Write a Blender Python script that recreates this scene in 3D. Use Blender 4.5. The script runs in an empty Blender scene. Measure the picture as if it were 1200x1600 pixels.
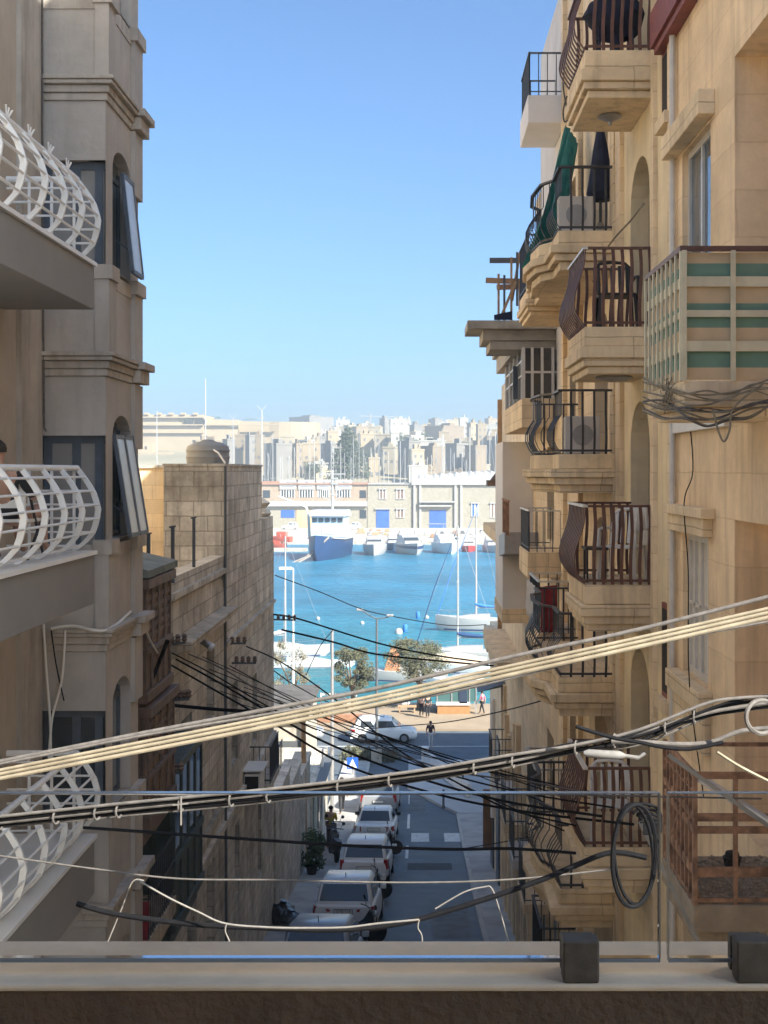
import bpy, bmesh, math, random
from mathutils import Vector, Matrix
R = math.radians
rnd = random.Random(11)
S = bpy.context.scene
COL = S.collection
# ------------------------------------------------------------------ camera, sky, sun, exposure
F, VX, VY = 2000.0, 655.0, 735.0          # focal length and vanishing point in photo pixels
cd = bpy.data.cameras.new('camera'); cam = bpy.data.objects.new('camera', cd); COL.objects.link(cam)
cam.location = (0, 0, 0); cam.rotation_euler = (R(90), 0, 0)
cd.sensor_width = 36; cd.lens = 36 * F / 1600
cd.shift_x = (600 - VX) / 1600; cd.shift_y = (VY - 800) / 1600
cd.clip_start = 0.05; cd.clip_end = 30000
S.camera = cam
SUN_EL = 38.0
SUN_DIR = Vector((0.75 * math.cos(R(SUN_EL)), -0.66 * math.cos(R(SUN_EL)), math.sin(R(SUN_EL)))).normalized()
w = bpy.data.worlds.new('World'); S.world = w; w.use_nodes = True
nt = w.node_tree; bg = nt.nodes['Background']
sky = nt.nodes.new('ShaderNodeTexSky'); sky.sky_type = 'NISHITA'; sky.sun_disc = False
sky.sun_elevation = R(SUN_EL); sky.sun_rotation = math.atan2(SUN_DIR.x, SUN_DIR.y)
sky.altitude = 0; sky.air_density = 0.7; sky.dust_density = 2.5; sky.ozone_density = 5.0
tint = nt.nodes.new('ShaderNodeVectorMath'); tint.operation = 'MULTIPLY'; tint.inputs[1].default_value = (.85, 1.04, 1.09)
nt.links.new(sky.outputs[0], tint.inputs[0]); nt.links.new(tint.outputs[0], bg.inputs[0]); bg.inputs[1].default_value = 0.075
sl = bpy.data.lights.new('sun', 'SUN'); so = bpy.data.objects.new('sun', sl); COL.objects.link(so)
sl.energy = 4.4; sl.angle = R(0.5); sl.color = (1.0, 0.93, 0.80)
so.rotation_euler = SUN_DIR.to_track_quat('Z', 'Y').to_euler()
S.view_settings.view_transform = 'Standard'; S.view_settings.look = 'None'
S.view_settings.gamma = 1; S.view_settings.exposure = 1.76
S.cycles.max_bounces = 10; S.cycles.diffuse_bounces = 6; S.cycles.transparent_max_bounces = 12
S.cycles.use_adaptive_sampling = True; S.cycles.adaptive_threshold = 0.02
S.cycles.use_denoising = True
S.cycles.volume_bounces = 0

def P(x, y, d):
    return Vector(((x - VX) / F * d, d, (VY - y) / F * d))

# ------------------------------------------------------------------ materials
def srgb(h):
    v = [int(h[i:i + 2], 16) / 255 for i in (0, 2, 4)]
    return tuple((c / 12.92 if c <= .04045 else ((c + .055) / 1.055) ** 2.4) for c in v)

MC = {}
def nodes(name):
    m = bpy.data.materials.new(name); m.use_nodes = True
    return m, m.node_tree, m.node_tree.nodes['Principled BSDF']

def mat(name, col, rough=.7, var=.12, scale=3.0, metal=0.0, bump=0.0, spec=.4, dirt=None):
    """plain surface with noise mottling, optional dirt colour in soft patches"""
    if name in MC: return MC[name]
    m, t, b = nodes(name); L = t.links.new
    b.inputs['Roughness'].default_value = rough; b.inputs['Metallic'].default_value = metal
    b.inputs['Specular IOR Level'].default_value = spec
    g = t.nodes.new('ShaderNodeNewGeometry')
    n = t.nodes.new('ShaderNodeTexNoise'); n.inputs['Scale'].default_value = scale; n.inputs['Detail'].default_value = 6
    L(g.outputs['Position'], n.inputs['Vector'])
    r = t.nodes.new('ShaderNodeMapRange'); r.inputs[1].default_value = .3; r.inputs[2].default_value = .7
    r.inputs[3].default_value = 1 - var; r.inputs[4].default_value = 1 + var
    L(n.outputs[0], r.inputs[0])
    v = t.nodes.new('ShaderNodeVectorMath'); v.operation = 'SCALE'; v.inputs[0].default_value = col
    L(r.outputs[0], v.inputs['Scale']); out = v.outputs[0]
    if dirt:
        n2 = t.nodes.new('ShaderNodeTexNoise'); n2.inputs['Scale'].default_value = scale * .45; n2.inputs['Detail'].default_value = 8
        L(g.outputs['Position'], n2.inputs['Vector'])
        r2 = t.nodes.new('ShaderNodeMapRange'); r2.inputs[1].default_value = .52; r2.inputs[2].default_value = .68
        r2.inputs[4].default_value = dirt[1]; L(n2.outputs[0], r2.inputs[0])
        mx = t.nodes.new('ShaderNodeMix'); mx.data_type = 'RGBA'
        L(r2.outputs[0], mx.inputs[0]); L(out, mx.inputs[6]); mx.inputs[7].default_value = (*dirt[0], 1); out = mx.outputs[2]
    L(out, b.inputs['Base Color'])
    if bump:
        bp = t.nodes.new('ShaderNodeBump'); bp.inputs['Strength'].default_value = bump; bp.inputs['Distance'].default_value = .02
        n3 = t.nodes.new('ShaderNodeTexNoise'); n3.inputs['Scale'].default_value = scale * 8; n3.inputs['Detail'].default_value = 5
        L(g.outputs['Position'], n3.inputs['Vector']); L(n3.outputs[0], bp.inputs['Height']); L(bp.outputs[0], b.inputs['Normal'])
    MC[name] = m; return m

def wall(name, col, bw=.9, bh=.3, mortar=.75, msize=.012, vary=.10, streak=.25, stain=(.16, .14, .11), rough=.85, grime=.0):
    """masonry or painted wall: courses in world space, vertical streaks, weather stains"""
    if name in MC: return MC[name]
    m, t, b = nodes(name); L = t.links.new; N = t.nodes.new
    b.inputs['Roughness'].default_value = rough; b.inputs['Specular IOR Level'].default_value = .25
    g = N('ShaderNodeNewGeometry')
    sp = N('ShaderNodeSeparateXYZ'); L(g.outputs['Position'], sp.inputs[0])
    sn = N('ShaderNodeSeparateXYZ'); L(g.outputs['True Normal'], sn.inputs[0])
    ab = N('ShaderNodeMath'); ab.operation = 'ABSOLUTE'; L(sn.outputs[0], ab.inputs[0])
    gt = N('ShaderNodeMath'); gt.operation = 'GREATER_THAN'; gt.inputs[1].default_value = .6; L(ab.outputs[0], gt.inputs[0])
    mu = N('ShaderNodeMix'); L(gt.outputs[0], mu.inputs[0]); L(sp.outputs[0], mu.inputs[2]); L(sp.outputs[1], mu.inputs[3])
    cb = N('ShaderNodeCombineXYZ'); L(mu.outputs[0], cb.inputs[0]); L(sp.outputs[2], cb.inputs[1])
    nd = N('ShaderNodeTexNoise'); nd.inputs['Scale'].default_value = 2.2; nd.inputs['Detail'].default_value = 4; L(g.outputs['Position'], nd.inputs['Vector'])
    dv = N('ShaderNodeVectorMath'); dv.operation = 'MULTIPLY_ADD'; L(nd.outputs['Color'], dv.inputs[0]); dv.inputs[1].default_value = (.07, .05, 0); L(cb.outputs[0], dv.inputs[2])
    br = N('ShaderNodeTexBrick'); L(dv.outputs[0], br.inputs['Vector'])
    br.inputs['Color1'].default_value = (1 + vary, 1 + vary, 1 + vary, 1); br.inputs['Color2'].default_value = (1 - vary, 1 - vary * 1.1, 1 - vary * 1.3, 1)
    br.inputs['Mortar'].default_value = (mortar, mortar * .97, mortar * .92, 1)
    br.inputs['Scale'].default_value = 1; br.inputs['Mortar Size'].default_value = msize; br.inputs['Mortar Smooth'].default_value = .3
    br.inputs['Brick Width'].default_value = bw; br.inputs['Row Height'].default_value = bh
    n = N('ShaderNodeTexNoise'); n.inputs['Scale'].default_value = 1.3; n.inputs['Detail'].default_value = 8; n.inputs['Roughness'].default_value = .65
    L(g.outputs['Position'], n.inputs['Vector'])
    r = N('ShaderNodeMapRange'); r.inputs[1].default_value = .3; r.inputs[2].default_value = .7; r.inputs[3].default_value = .84; r.inputs[4].default_value = 1.14
    L(n.outputs[0], r.inputs[0])
    v1 = N('ShaderNodeVectorMath'); v1.operation = 'SCALE'; L(br.outputs[0], v1.inputs[0]); L(r.outputs[0], v1.inputs['Scale'])
    v2 = N('ShaderNodeVectorMath'); v2.operation = 'MULTIPLY'; L(v1.outputs[0], v2.inputs[0]); v2.inputs[1].default_value = col
    # vertical streaks
    mp = N('ShaderNodeMapping'); mp.inputs['Scale'].default_value = (3.5, 3.5, .28); L(g.outputs['Position'], mp.inputs[0])
    ns = N('ShaderNodeTexNoise'); ns.inputs['Scale'].default_value = 1.6; ns.inputs['Detail'].default_value = 7; ns.inputs['Roughness'].default_value = .6
    L(mp.outputs[0], ns.inputs['Vector'])
    rs = N('ShaderNodeMapRange'); rs.inputs[1].default_value = .5; rs.inputs[2].default_value = .75; rs.inputs[4].default_value = streak
    L(ns.outputs[0], rs.inputs[0])
    mx = N('ShaderNodeMix'); mx.data_type = 'RGBA'; L(rs.outputs[0], mx.inputs[0]); L(v2.outputs[0], mx.inputs[6]); mx.inputs[7].default_value = (*stain, 1)
    out = mx.outputs[2]
    if grime:
        n4 = N('ShaderNodeTexNoise'); n4.inputs['Scale'].default_value = .8; n4.inputs['Detail'].default_value = 10; n4.inputs['Roughness'].default_value = .75
        L(g.outputs['Position'], n4.inputs['Vector'])
        r4 = N('ShaderNodeMapRange'); r4.inputs[1].default_value = .45; r4.inputs[2].default_value = .7; r4.inputs[4].default_value = grime; L(n4.outputs[0], r4.inputs[0])
        mg = N('ShaderNodeMix'); mg.data_type = 'RGBA'; L(r4.outputs[0], mg.inputs[0]); L(out, mg.inputs[6]); mg.inputs[7].default_value = (stain[0] * .7, stain[1] * .7, stain[2] * .7, 1); out = mg.outputs[2]
    L(out, b.inputs['Base Color'])
    bp = N('ShaderNodeBump'); bp.inputs['Strength'].default_value = .5; bp.inputs['Distance'].default_value = .012
    nb = N('ShaderNodeTexNoise'); nb.inputs['Scale'].default_value = 14; nb.inputs['Detail'].default_value = 6; L(g.outputs['Position'], nb.inputs['Vector'])
    sb = N('ShaderNodeMath'); sb.operation = 'MULTIPLY_ADD'; L(br.outputs['Fac'], sb.inputs[0]); sb.inputs[1].default_value = -.8; L(nb.outputs[0], sb.inputs[2])
    L(sb.outputs[0], bp.inputs['Height']); L(bp.outputs[0], b.inputs['Normal'])
    MC[name] = m; return m

def glassy(name, col, rough=.06):
    if name in MC: return MC[name]
    m, t, b = nodes(name); b.inputs['Base Color'].default_value = (*col, 1); b.inputs['Roughness'].default_value = rough
    b.inputs['Specular IOR Level'].default_value = .8
    g = t.nodes.new('ShaderNodeNewGeometry'); n = t.nodes.new('ShaderNodeTexNoise'); n.inputs['Scale'].default_value = 1.2
    t.links.new(g.outputs['Position'], n.inputs['Vector'])
    bp = t.nodes.new('ShaderNodeBump'); bp.inputs['Strength'].default_value = .12; bp.inputs['Distance'].default_value = .05
    t.links.new(n.outputs[0], bp.inputs['Height']); t.links.new(bp.outputs[0], b.inputs['Normal'])
    MC[name] = m; return m

M = {}
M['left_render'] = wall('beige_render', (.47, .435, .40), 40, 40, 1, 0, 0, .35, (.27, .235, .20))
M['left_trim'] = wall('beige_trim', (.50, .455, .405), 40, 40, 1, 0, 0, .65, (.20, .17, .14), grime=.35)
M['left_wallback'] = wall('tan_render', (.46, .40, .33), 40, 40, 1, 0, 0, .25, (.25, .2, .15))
M['slab_grey'] = mat('grey_fascia_render', (.26, .25, .24), .8, .06, 2)
M['white_metal'] = mat('white_painted_steel', (.80, .79, .77), .4, .04, 4)
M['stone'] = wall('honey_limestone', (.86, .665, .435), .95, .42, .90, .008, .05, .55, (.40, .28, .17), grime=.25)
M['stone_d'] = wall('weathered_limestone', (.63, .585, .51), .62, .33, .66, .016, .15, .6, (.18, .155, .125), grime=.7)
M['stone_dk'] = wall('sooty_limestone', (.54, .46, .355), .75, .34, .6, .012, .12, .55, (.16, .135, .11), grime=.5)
M['cream'] = wall('cream_paint', (.84, .70, .46), 40, 40, 1, 0, 0, .4, (.42, .32, .18))
M['cream2'] = wall('pale_cream_stone', (.82, .665, .46), 1.1, .32, .85, .008, .06, .45, (.38, .28, .16))
M['slab_cream'] = wall('balcony_limestone', (.82, .665, .45), 1.3, .27, .66, .008, .06, .5, (.26, .19, .12), grime=.3)
M['white_wall'] = mat('whitewashed_wall', (.74, .72, .70), .85, .06, 1.5)
M['greywhite'] = mat('grey_white_wall', (.62, .60, .58), .85, .08, 1.5)
M['brown_iron'] = mat('brown_painted_iron', (.13, .062, .045), .5, .2, 8)
M['black_iron'] = mat('black_painted_iron', (.045, .045, .052), .45, .2, 8)
M['rust'] = mat('rusty_iron', (.33, .19, .115), .85, .35, 14, dirt=((.09, .05, .035), .7))
M['rail_pale'] = mat('worn_pale_handrail', (.62, .60, .56), .35, .1, 6)
M['brown_wood'] = mat('dark_brown_timber', (.16, .11, .085), .6, .25, 6)
M['red_wood'] = mat('oxblood_timber', (.22, .06, .05), .55, .2, 6)
M['green_wood'] = mat('bottle_green_timber', (.055, .075, .072), .55, .2, 6)
M['blue_wood'] = mat('slate_blue_timber', (.09, .11, .14), .45, .15, 6)
M['dark'] = mat('dark_interior', (.03, .027, .025), .9, .1, 3)
M['glass_d'] = glassy('dark_window_glass', (.035, .045, .055))
M['glass_b'] = glassy('sky_window_glass', (.10, .13, .16), .03)
M['frost'] = mat('frosted_glass', (.55, .57, .56), .25, .06, 4, spec=.7)
M['blind'] = mat('grey_blind', (.27, .26, .25), .8, .08, 2)
M['curtain'] = mat('pale_curtain', (.62, .58, .50), .9, .1, 5)
M['concrete'] = mat('weathered_concrete', (.40, .37, .32), .9, .2, 3, bump=.3, dirt=((.2, .18, .15), .6))
M['asphalt'] = mat('asphalt', (.098, .118, .140), .62, .2, 1.2, bump=.2, dirt=((.125, .135, .145), .55))
M['pave'] = mat('concrete_pavement', (.42, .41, .40), .85, .15, 1.3, dirt=((.2, .19, .18), .5))
M['pave_pale'] = mat('pale_plaza_paving', (.46, .47, .48), .8, .08, 1.3)
M['prom'] = mat('promenade_paving', (.27, .215, .155), .85, .1, .6)
M['paint_white'] = mat('road_paint', (.62, .62, .60), .7, .2, 5)
M['kerb'] = mat('kerb_stone', (.44, .43, .41), .85, .12, 2)
M['car_white'] = mat('white_car_paint', (.74, .75, .76), .22, .02, 1, spec=.6)
M['car_silver'] = mat('silver_car_paint', (.50, .52, .55), .25, .02, 1, metal=.5)
M['car_blue'] = mat('pale_blue_car_paint', (.36, .42, .50), .25, .02, 1, spec=.6)
M['tyre'] = mat('tyre_rubber', (.025, .025, .026), .85, .1, 10)
M['rim'] = mat('alloy_rim', (.45, .45, .46), .3, .05, 10, metal=.8)
M['red_lens'] = mat('red_lamp_lens', (.33, .02, .02), .2, .1, 10)
M['plate'] = mat('number_plate', (.66, .66, .64), .5, .03, 10)
M['ink'] = mat('black_print', (.03, .03, .04), .6, .05, 10)
M['plastic_bk'] = mat('black_plastic', (.03, .03, .032), .5, .1, 10)
M['plastic_w'] = mat('white_plastic', (.76, .74, .70), .45, .04, 6)
M['cable_cream'] = mat('cream_cable_sheath', (.26, .225, .165), .8, .22, 14, spec=.15, dirt=((.16, .13, .09), .5))
M['cable_grey'] = mat('grey_cable_sheath', (.13, .12, .113), .8, .25, 30, spec=.12)
M['cable_black'] = mat('black_cable_sheath', (.009, .009, .011), .8, .2, 30, spec=.12)
M['rope'] = mat('white_rope', (.21, .195, .18), .9, .15, 40)
M['net_green'] = mat('green_shade_net', (.035, .17, .14), .9, .3, 5)
M['cloth_navy'] = mat('navy_cloth', (.02, .025, .05), .9, .3, 6)
M['cloth_red'] = mat('red_cloth', (.26, .03, .04), .9, .2, 6)
M['cloth_grey'] = mat('pale_grey_cloth', (.48, .48, .50), .9, .15, 6)
M['steel_dk'] = mat('dark_grey_steel', (.10, .11, .12), .5, .1, 8)
M['steel'] = mat('galvanised_steel', (.36, .36, .37), .45, .1, 8, metal=.4)
M['timber'] = mat('raw_timber', (.38, .25, .15), .8, .2, 6)
M['skin'] = mat('skin', (.46, .27, .19), .6, .05, 10)
M['hair'] = mat('dark_hair', (.03, .022, .018), .8, .2, 20)

# ------------------------------------------------------------------ mesh building
class MB:
    def __init__(s): s.v = []; s.f = []; s.m = []; s.mi = 0; s.X = None
    def pt(s, p):
        p = Vector(p)
        if s.X is not None: p = s.X @ p
        s.v.append(p); return len(s.v) - 1
    def face(s, pts):
        s.f.append([s.pt(p) for p in pts]); s.m.append(s.mi)
    def faces(s, ids):
        s.f.append(list(ids)); s.m.append(s.mi)
    def box(s, x0, x1, y0, y1, z0, z1):
        i = [s.pt(p) for p in ((x0, y0, z0), (x1, y0, z0), (x1, y1, z0), (x0, y1, z0), (x0, y0, z1), (x1, y0, z1), (x1, y1, z1), (x0, y1, z1))]
        for q in ((0, 3, 2, 1), (4, 5, 6, 7), (0, 1, 5, 4), (1, 2, 6, 5), (2, 3, 7, 6), (3, 0, 4, 7)): s.faces([i[k] for k in q])
        return s
    def bar(s, a, b, w, h=None):
        """box beam from a to b, width w across, h the other way"""
        a = Vector(a); b = Vector(b); h = h or w; t = (b - a).normalized()
        u = t.cross(Vector((0, 0, 1)))
        u = Vector((1, 0, 0)) if u.length < 1e-4 else u.normalized()
        n = u.cross(t); i = []
        for c in (a, b):
            for p, q in ((-1, -1), (1, -1), (1, 1), (-1, 1)): i.append(s.pt(c + u * (p * w / 2) + n * (q * h / 2)))
        for q in ((0, 1, 2, 3), (7, 6, 5, 4), (0, 4, 5, 1), (1, 5, 6, 2), (2, 6, 7, 3), (3, 7, 4, 0)): s.faces([i[k] for k in q])
        return s
    def tube(s, pts, r, n=8, cap=True):
        pts = [Vector(p) for p in pts]; rings = []; up = None
        for k, p in enumerate(pts):
            t = (pts[min(k + 1, len(pts) - 1)] - pts[max(k - 1, 0)]).normalized()
            if up is None:
                up = t.cross(Vector((0, 0, 1)))
                if up.length < 1e-3: up = Vector((1, 0, 0))
            up = (up - t * up.dot(t)).normalized(); v = t.cross(up)
            rr = r[k] if isinstance(r, (list, tuple)) else r
            rings.append([s.pt(p + (up * math.cos(a) + v * math.sin(a)) * rr) for a in [2 * math.pi * j / n for j in range(n)]])
        for a, b in zip(rings, rings[1:]):
            for j in range(n): s.faces((a[j], a[(j + 1) % n], b[(j + 1) % n], b[j]))
        if cap: s.faces(rings[0][::-1]); s.faces(rings[-1])
        return s
    def lathe(s, c, prof, n=16, axis='z'):
        rings = []
        for r, h in prof:
            ring = []
            for j in range(n):
                a = 2 * math.pi * j / n; q = (r * math.cos(a), r * math.sin(a), h)
                if axis == 'x': q = (h, q[0], q[1])
                if axis == 'y': q = (q[0], h, q[1])
                ring.append(s.pt(Vector(c) + Vector(q)))
            rings.append(ring)
        for a, b in zip(rings, rings[1:]):
            for j in range(n): s.faces((a[j], a[(j + 1) % n], b[(j + 1) % n], b[j]))
        s.faces(rings[0][::-1]); s.faces(rings[-1]); return s
    def loft(s, secs, closed=True, cap=True):
        rings = [[s.pt(p) for p in sec] for sec in secs]
        for a, b in zip(rings, rings[1:]):
            n = len(a)
            for j in range(n if closed else n - 1): s.faces((a[j], a[(j + 1) % n], b[(j + 1) % n], b[j]))
        if cap and closed: s.faces(rings[0][::-1]); s.faces(rings[-1])
        return s
    def prism(s, poly, a0, a1, axis='y'):
        """poly = 2D points; axis is the extrusion axis"""
        def q(p, a): return {'x': (a, p[0], p[1]), 'y': (p[0], a, p[1]), 'z': (p[0], p[1], a)}[axis]
        return s.loft([[q(p, a0) for p in poly], [q(p, a1) for p in poly]])
    def build(s, name, mats, parent=None, smooth=False, bevel=0, world=True, solid=0, split=False):
        if split:
            root = list(range(len(s.v)))
            def find(a):
                while root[a] != a: root[a] = root[root[a]]; a = root[a]
                return a
            for f in s.f:
                for k in f[1:]: root[find(k)] = find(f[0])
            grp = {}
            for f in s.f: grp.setdefault(find(f[0]), []).append(f)
            out = None
            for fs in grp.values():
                q = MB(); ids = {}
                for f in fs:
                    for k in f:
                        if k not in ids: ids[k] = len(q.v); q.v.append(s.v[k])
                    q.f.append([ids[k] for k in f]); q.m.append(0)
                out = q.build(name, mats, parent, smooth, bevel, world, solid)
            return out
        me = bpy.data.meshes.new(name)
        off = Vector((0, 0, 0))
        if parent is not None and world:
            p = parent
            while p is not None: off += p.location; p = p.parent
        me.from_pydata([v - off for v in s.v], [], s.f)
        for mm in (mats if isinstance(mats, (list, tuple)) else [mats]): me.materials.append(mm)
        if len(me.materials) > 1:
            for pl, k in zip(me.polygons, s.m): pl.material_index = k
        bm = bmesh.new(); bm.from_mesh(me); bmesh.ops.recalc_face_normals(bm, faces=bm.faces); bm.to_mesh(me); bm.free()
        if smooth:
            me.polygons.foreach_set('use_smooth', [True] * len(me.polygons))
            me.set_sharp_from_angle(angle=R(40))
        o = bpy.data.objects.new(name, me); COL.objects.link(o)
        if parent is not None: o.parent = parent
        if bevel:
            b = o.modifiers.new('bevel', 'BEVEL'); b.width = bevel; b.segments = 2; b.limit_method = 'ANGLE'; b.angle_limit = R(35)
        if solid:
            b = o.modifiers.new('solid', 'SOLIDIFY'); b.thickness = solid
        return o

def tag(o, label=None, cat=None, group=None, kind=None):
    if label: o['label'] = label
    if cat: o['category'] = cat
    if group: o['group'] = group
    if kind: o['kind'] = kind
    return o
def thing(name, label, cat, loc=(0, 0, 0), rz=0, group=None):
    o = bpy.data.objects.new(name, None); COL.objects.link(o); o.location = loc; o.rotation_euler = (0, 0, rz); o.empty_display_size = .2
    return tag(o, label, cat, group)
def dup(root, loc, rz, label=None, group=None, scale=None):
    c = root.copy(); COL.objects.link(c); c.location = loc; c.rotation_euler = (0, 0, rz)
    if scale: c.scale = scale
    if label: c['label'] = label
    if group: c['group'] = group
    for ch in list(root.children):
        k = ch.copy(); COL.objects.link(k); k.parent = c
        for g in list(ch.children):
            q = g.copy(); COL.objects.link(q); q.parent = k
    return c
def structure(o): o['kind'] = 'structure'; return o

def facade(mb, c, sg, u0, u1, z0, z1, ops=(), t=.25):
    """wall sheet on plane X=c facing sg*X with real openings (ua,ub,za,zb,arch) and reveals t deep"""
    us = sorted({u0, u1, *[o[0] for o in ops], *[o[1] for o in ops]}); zs = sorted({z0, z1, *[o[2] for o in ops], *[o[3] for o in ops]})
    for a, b in zip(us, us[1:]):
        for p, q in zip(zs, zs[1:]):
            cu, cz = (a + b) / 2, (p + q) / 2
            if any(o[0] < cu < o[1] and o[2] < cz < o[3] for o in ops): continue
            mb.face([(c, a, p), (c, b, p), (c, b, q), (c, a, q)])
    ci = c - sg * t
    for o in ops:
        a, b, p, q = o[:4]; h = o[4] if len(o) > 4 else 0
        mb.face([(c, a, p), (ci, a, p), (ci, a, q - h), (c, a, q - h)]); mb.face([(c, b, p), (ci, b, p), (ci, b, q - h), (c, b, q - h)])
        mb.face([(c, a, p), (c, b, p), (ci, b, p), (ci, a, p)])
        if not h: mb.face([(c, a, q), (c, b, q), (ci, b, q), (ci, a, q)])
        else:
            N = 10; mid = (a + b) / 2; ru = (b - a) / 2
            arc = [(mid - ru * math.cos(math.pi * k / N), q - h + h * math.sin(math.pi * k / N)) for k in range(N + 1)]
            for (ua, za), (ub, zb) in zip(arc, arc[1:]):
                mb.face([(c, ua, za), (c, ub, zb), (c, ub, q), (c, ua, q)])
                mb.face([(c, ua, za), (c, ub, zb), (ci, ub, zb), (ci, ua, za)])
    return mb
# ------------------------------------------------------------------ ground, street, quay, sea
ZN = [(-40, -8.0), (0, -8.0), (12, -8.8), (20, -10.0), (30, -12.15), (37, -13.45), (45.5, -14.72), (55, -16.0), (65, -17.05), (75, -17.8), (79.5, -18.05), (89, -18.25), (99, -18.25)]
def zr(d):
    for (a, p), (b, q) in zip(ZN, ZN[1:]):
        if a <= d <= b: return p + (q - p) * (d - a) / (b - a)
    return ZN[-1][1]
SEA = -19.4
def strip(name, m, xa, xb, d0, d1, dz, n=60, depth=0):
    mb = MB(); ds = [d0 + (d1 - d0) * k / n for k in range(n + 1)]
    for a, b in zip(ds, ds[1:]):
        fa = xa(a) if callable(xa) else xa; fb = xa(b) if callable(xa) else xa
        ga = xb(a) if callable(xb) else xb; gb = xb(b) if callable(xb) else xb
        mb.face([(fa, a, zr(a) + dz), (ga, a, zr(a) + dz), (gb, b, zr(b) + dz), (fb, b, zr(b) + dz)])
        if depth:
            for p, q in ((fa, fb), (ga, gb)):
                mb.face([(p, a, zr(a) + dz), (q, b, zr(b) + dz), (q, b, zr(b) + dz - depth), (p, a, zr(a) + dz - depth)])
    return structure(mb.build(name, m))
g = MB(); g.box(-160, 160, -60, 98.4, -30, -18.42); structure(g.build('ground', M['concrete']))
strip('road', M['asphalt'], -7, 9, -12, 79.6, 0.0)
# pavements with kerbs
strip('pavement_left', M['pave'], -4.6, -3.15, 8, 79, .13, depth=.13)
strip('pavement_right', M['pave'], 1.95, 3.2, 8, 62, .13, depth=.13)
strip('kerb_right', M['kerb'], 1.80, 1.947, 8, 62, .125, depth=.13)
strip('kerb_left', M['kerb'], -3.147, -3.0, 8, 79, .125, depth=.13)
strip('plaza_paving', M['pave_pale'], lambda d: 1.95 - max(0, min(1, (d - 62) / 8)) * 2.6, 9, 62.05, 79.2, .14, 24, depth=.14)
mb = MB(); mb.box(-160, 160, 79.4, 89, -18.6, -18.12); structure(mb.build('coast_road', M['asphalt']))
mb = MB(); mb.box(-160, 160, 89.02, 98.8, -22, -18.0); structure(mb.build('promenade', M['prom']))
mk = MB()
for a in (51, 58.5, 65.5, 72): 
    b = a + 3.2 if a != 58.5 else 62.5
    mk.face([(-.56, a, zr(a) + .006), (-.44, a, zr(a) + .006), (-.44, b, zr(b) + .006), (-.56, b, zr(b) + .006)])
structure(mk.build('road_centre_marking', M['paint_white']))
mk = MB()
for k in range(2):
    x = -.35 + k * 1.45
    mk.face([(x, 55.2, zr(55.2) + .008), (x + .78, 55.2, zr(55.2) + .008), (x + .78, 57.3, zr(57.3) + .008), (x, 57.3, zr(57.3) + .008)])
structure(mk.build('road_block_marking', M['paint_white']))
mk = MB(); mk.box(-30, 20, 84.0, 84.12, -18.2, -18.112); structure(mk.build('coast_road_marking', M['paint_white']))
mk = MB()
mk.face([(-.45, 48.4, zr(48.4) + .005), (1.25, 48.4, zr(48.4) + .005), (1.25, 49.9, zr(49.9) + .005), (-.45, 49.9, zr(49.9) + .005)])
structure(mk.build('road_patch', mat('fresh_asphalt_patch', (.035, .038, .043), .75, .2, 3)))

for x, d, r_ in ((.45, 43.5, .3), (-.9, 61, .32), (1.2, 67, .3)):
    q = MB(); q.lathe((x, d, zr(d) - .01), [(r_ * .99, 0), (r_, .018), (r_ * .8, .02), (.02, .021)], 20); o = q.build('manhole_cover', M['steel_dk']); o.rotation_euler = (0, 0, 0); tag(o, {.45: 'round iron manhole cover in the road nearest the viewer', -.9: 'round iron manhole cover near the centre line beyond the painted blocks', 1.2: 'round iron manhole cover beside the pale plaza'}[x], 'manhole cover')
mk = MB()
for x0, x1, a, b2 in ((.4, 1.5, 36.5, 41), (-.5, .3, 63, 69)): mk.face([(x0, a, zr(a) + .004), (x1, a, zr(a) + .004), (x1, b2, zr(b2) + .03), (x0, b2, zr(b2) + .03)])
structure(mk.build('road_patch', mat('worn_asphalt_patch', (.14, .15, .16), .8, .25, 2)))
# sea
m, t, b = nodes('sea_water'); L = t.links.new
b.inputs['Roughness'].default_value = .3; b.inputs['IOR'].default_value = 1.33; b.inputs['Specular IOR Level'].default_value = .35
gg = t.nodes.new('ShaderNodeNewGeometry'); sp = t.nodes.new('ShaderNodeSeparateXYZ'); L(gg.outputs['Position'], sp.inputs[0])
rr = t.nodes.new('ShaderNodeMapRange'); rr.inputs[1].default_value = 98; rr.inputs[2].default_value = 190; L(sp.outputs[1], rr.inputs[0])
cr = t.nodes.new('ShaderNodeValToRGB'); cr.color_ramp.elements[0].color = (.028, .185, .215, 1); cr.color_ramp.elements[1].color = (.016, .135, .235, 1)
L(rr.outputs[0], cr.inputs[0])
nn = t.nodes.new('ShaderNodeTexNoise'); nn.inputs['Scale'].default_value = .05; nn.inputs['Detail'].default_value = 5; L(gg.outputs['Position'], nn.inputs['Vector'])
mx = t.nodes.new('ShaderNodeMix'); mx.data_type = 'RGBA'; mx.blend_type = 'MULTIPLY'; mx.inputs[0].default_value = .55
L(cr.outputs[0], mx.inputs[6]); L(nn.outputs[0], mx.inputs[7]); 
r2 = t.nodes.new('ShaderNodeMapRange'); r2.inputs[1].default_value = .3; r2.inputs[2].default_value = .7; r2.inputs[3].default_value = .7; r2.inputs[4].default_value = 1.3; L(nn.outputs[0], r2.inputs[0])
vs = t.nodes.new('ShaderNodeVectorMath'); vs.operation = 'SCALE'; L(cr.outputs[0], vs.inputs[0]); L(r2.outputs[0], vs.inputs['Scale']); L(vs.outputs[0], b.inputs['Base Color'])
mp = t.nodes.new('ShaderNodeMapping'); mp.inputs['Scale'].default_value = (.55, 1.0, 1); L(gg.outputs['Position'], mp.inputs[0])
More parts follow.
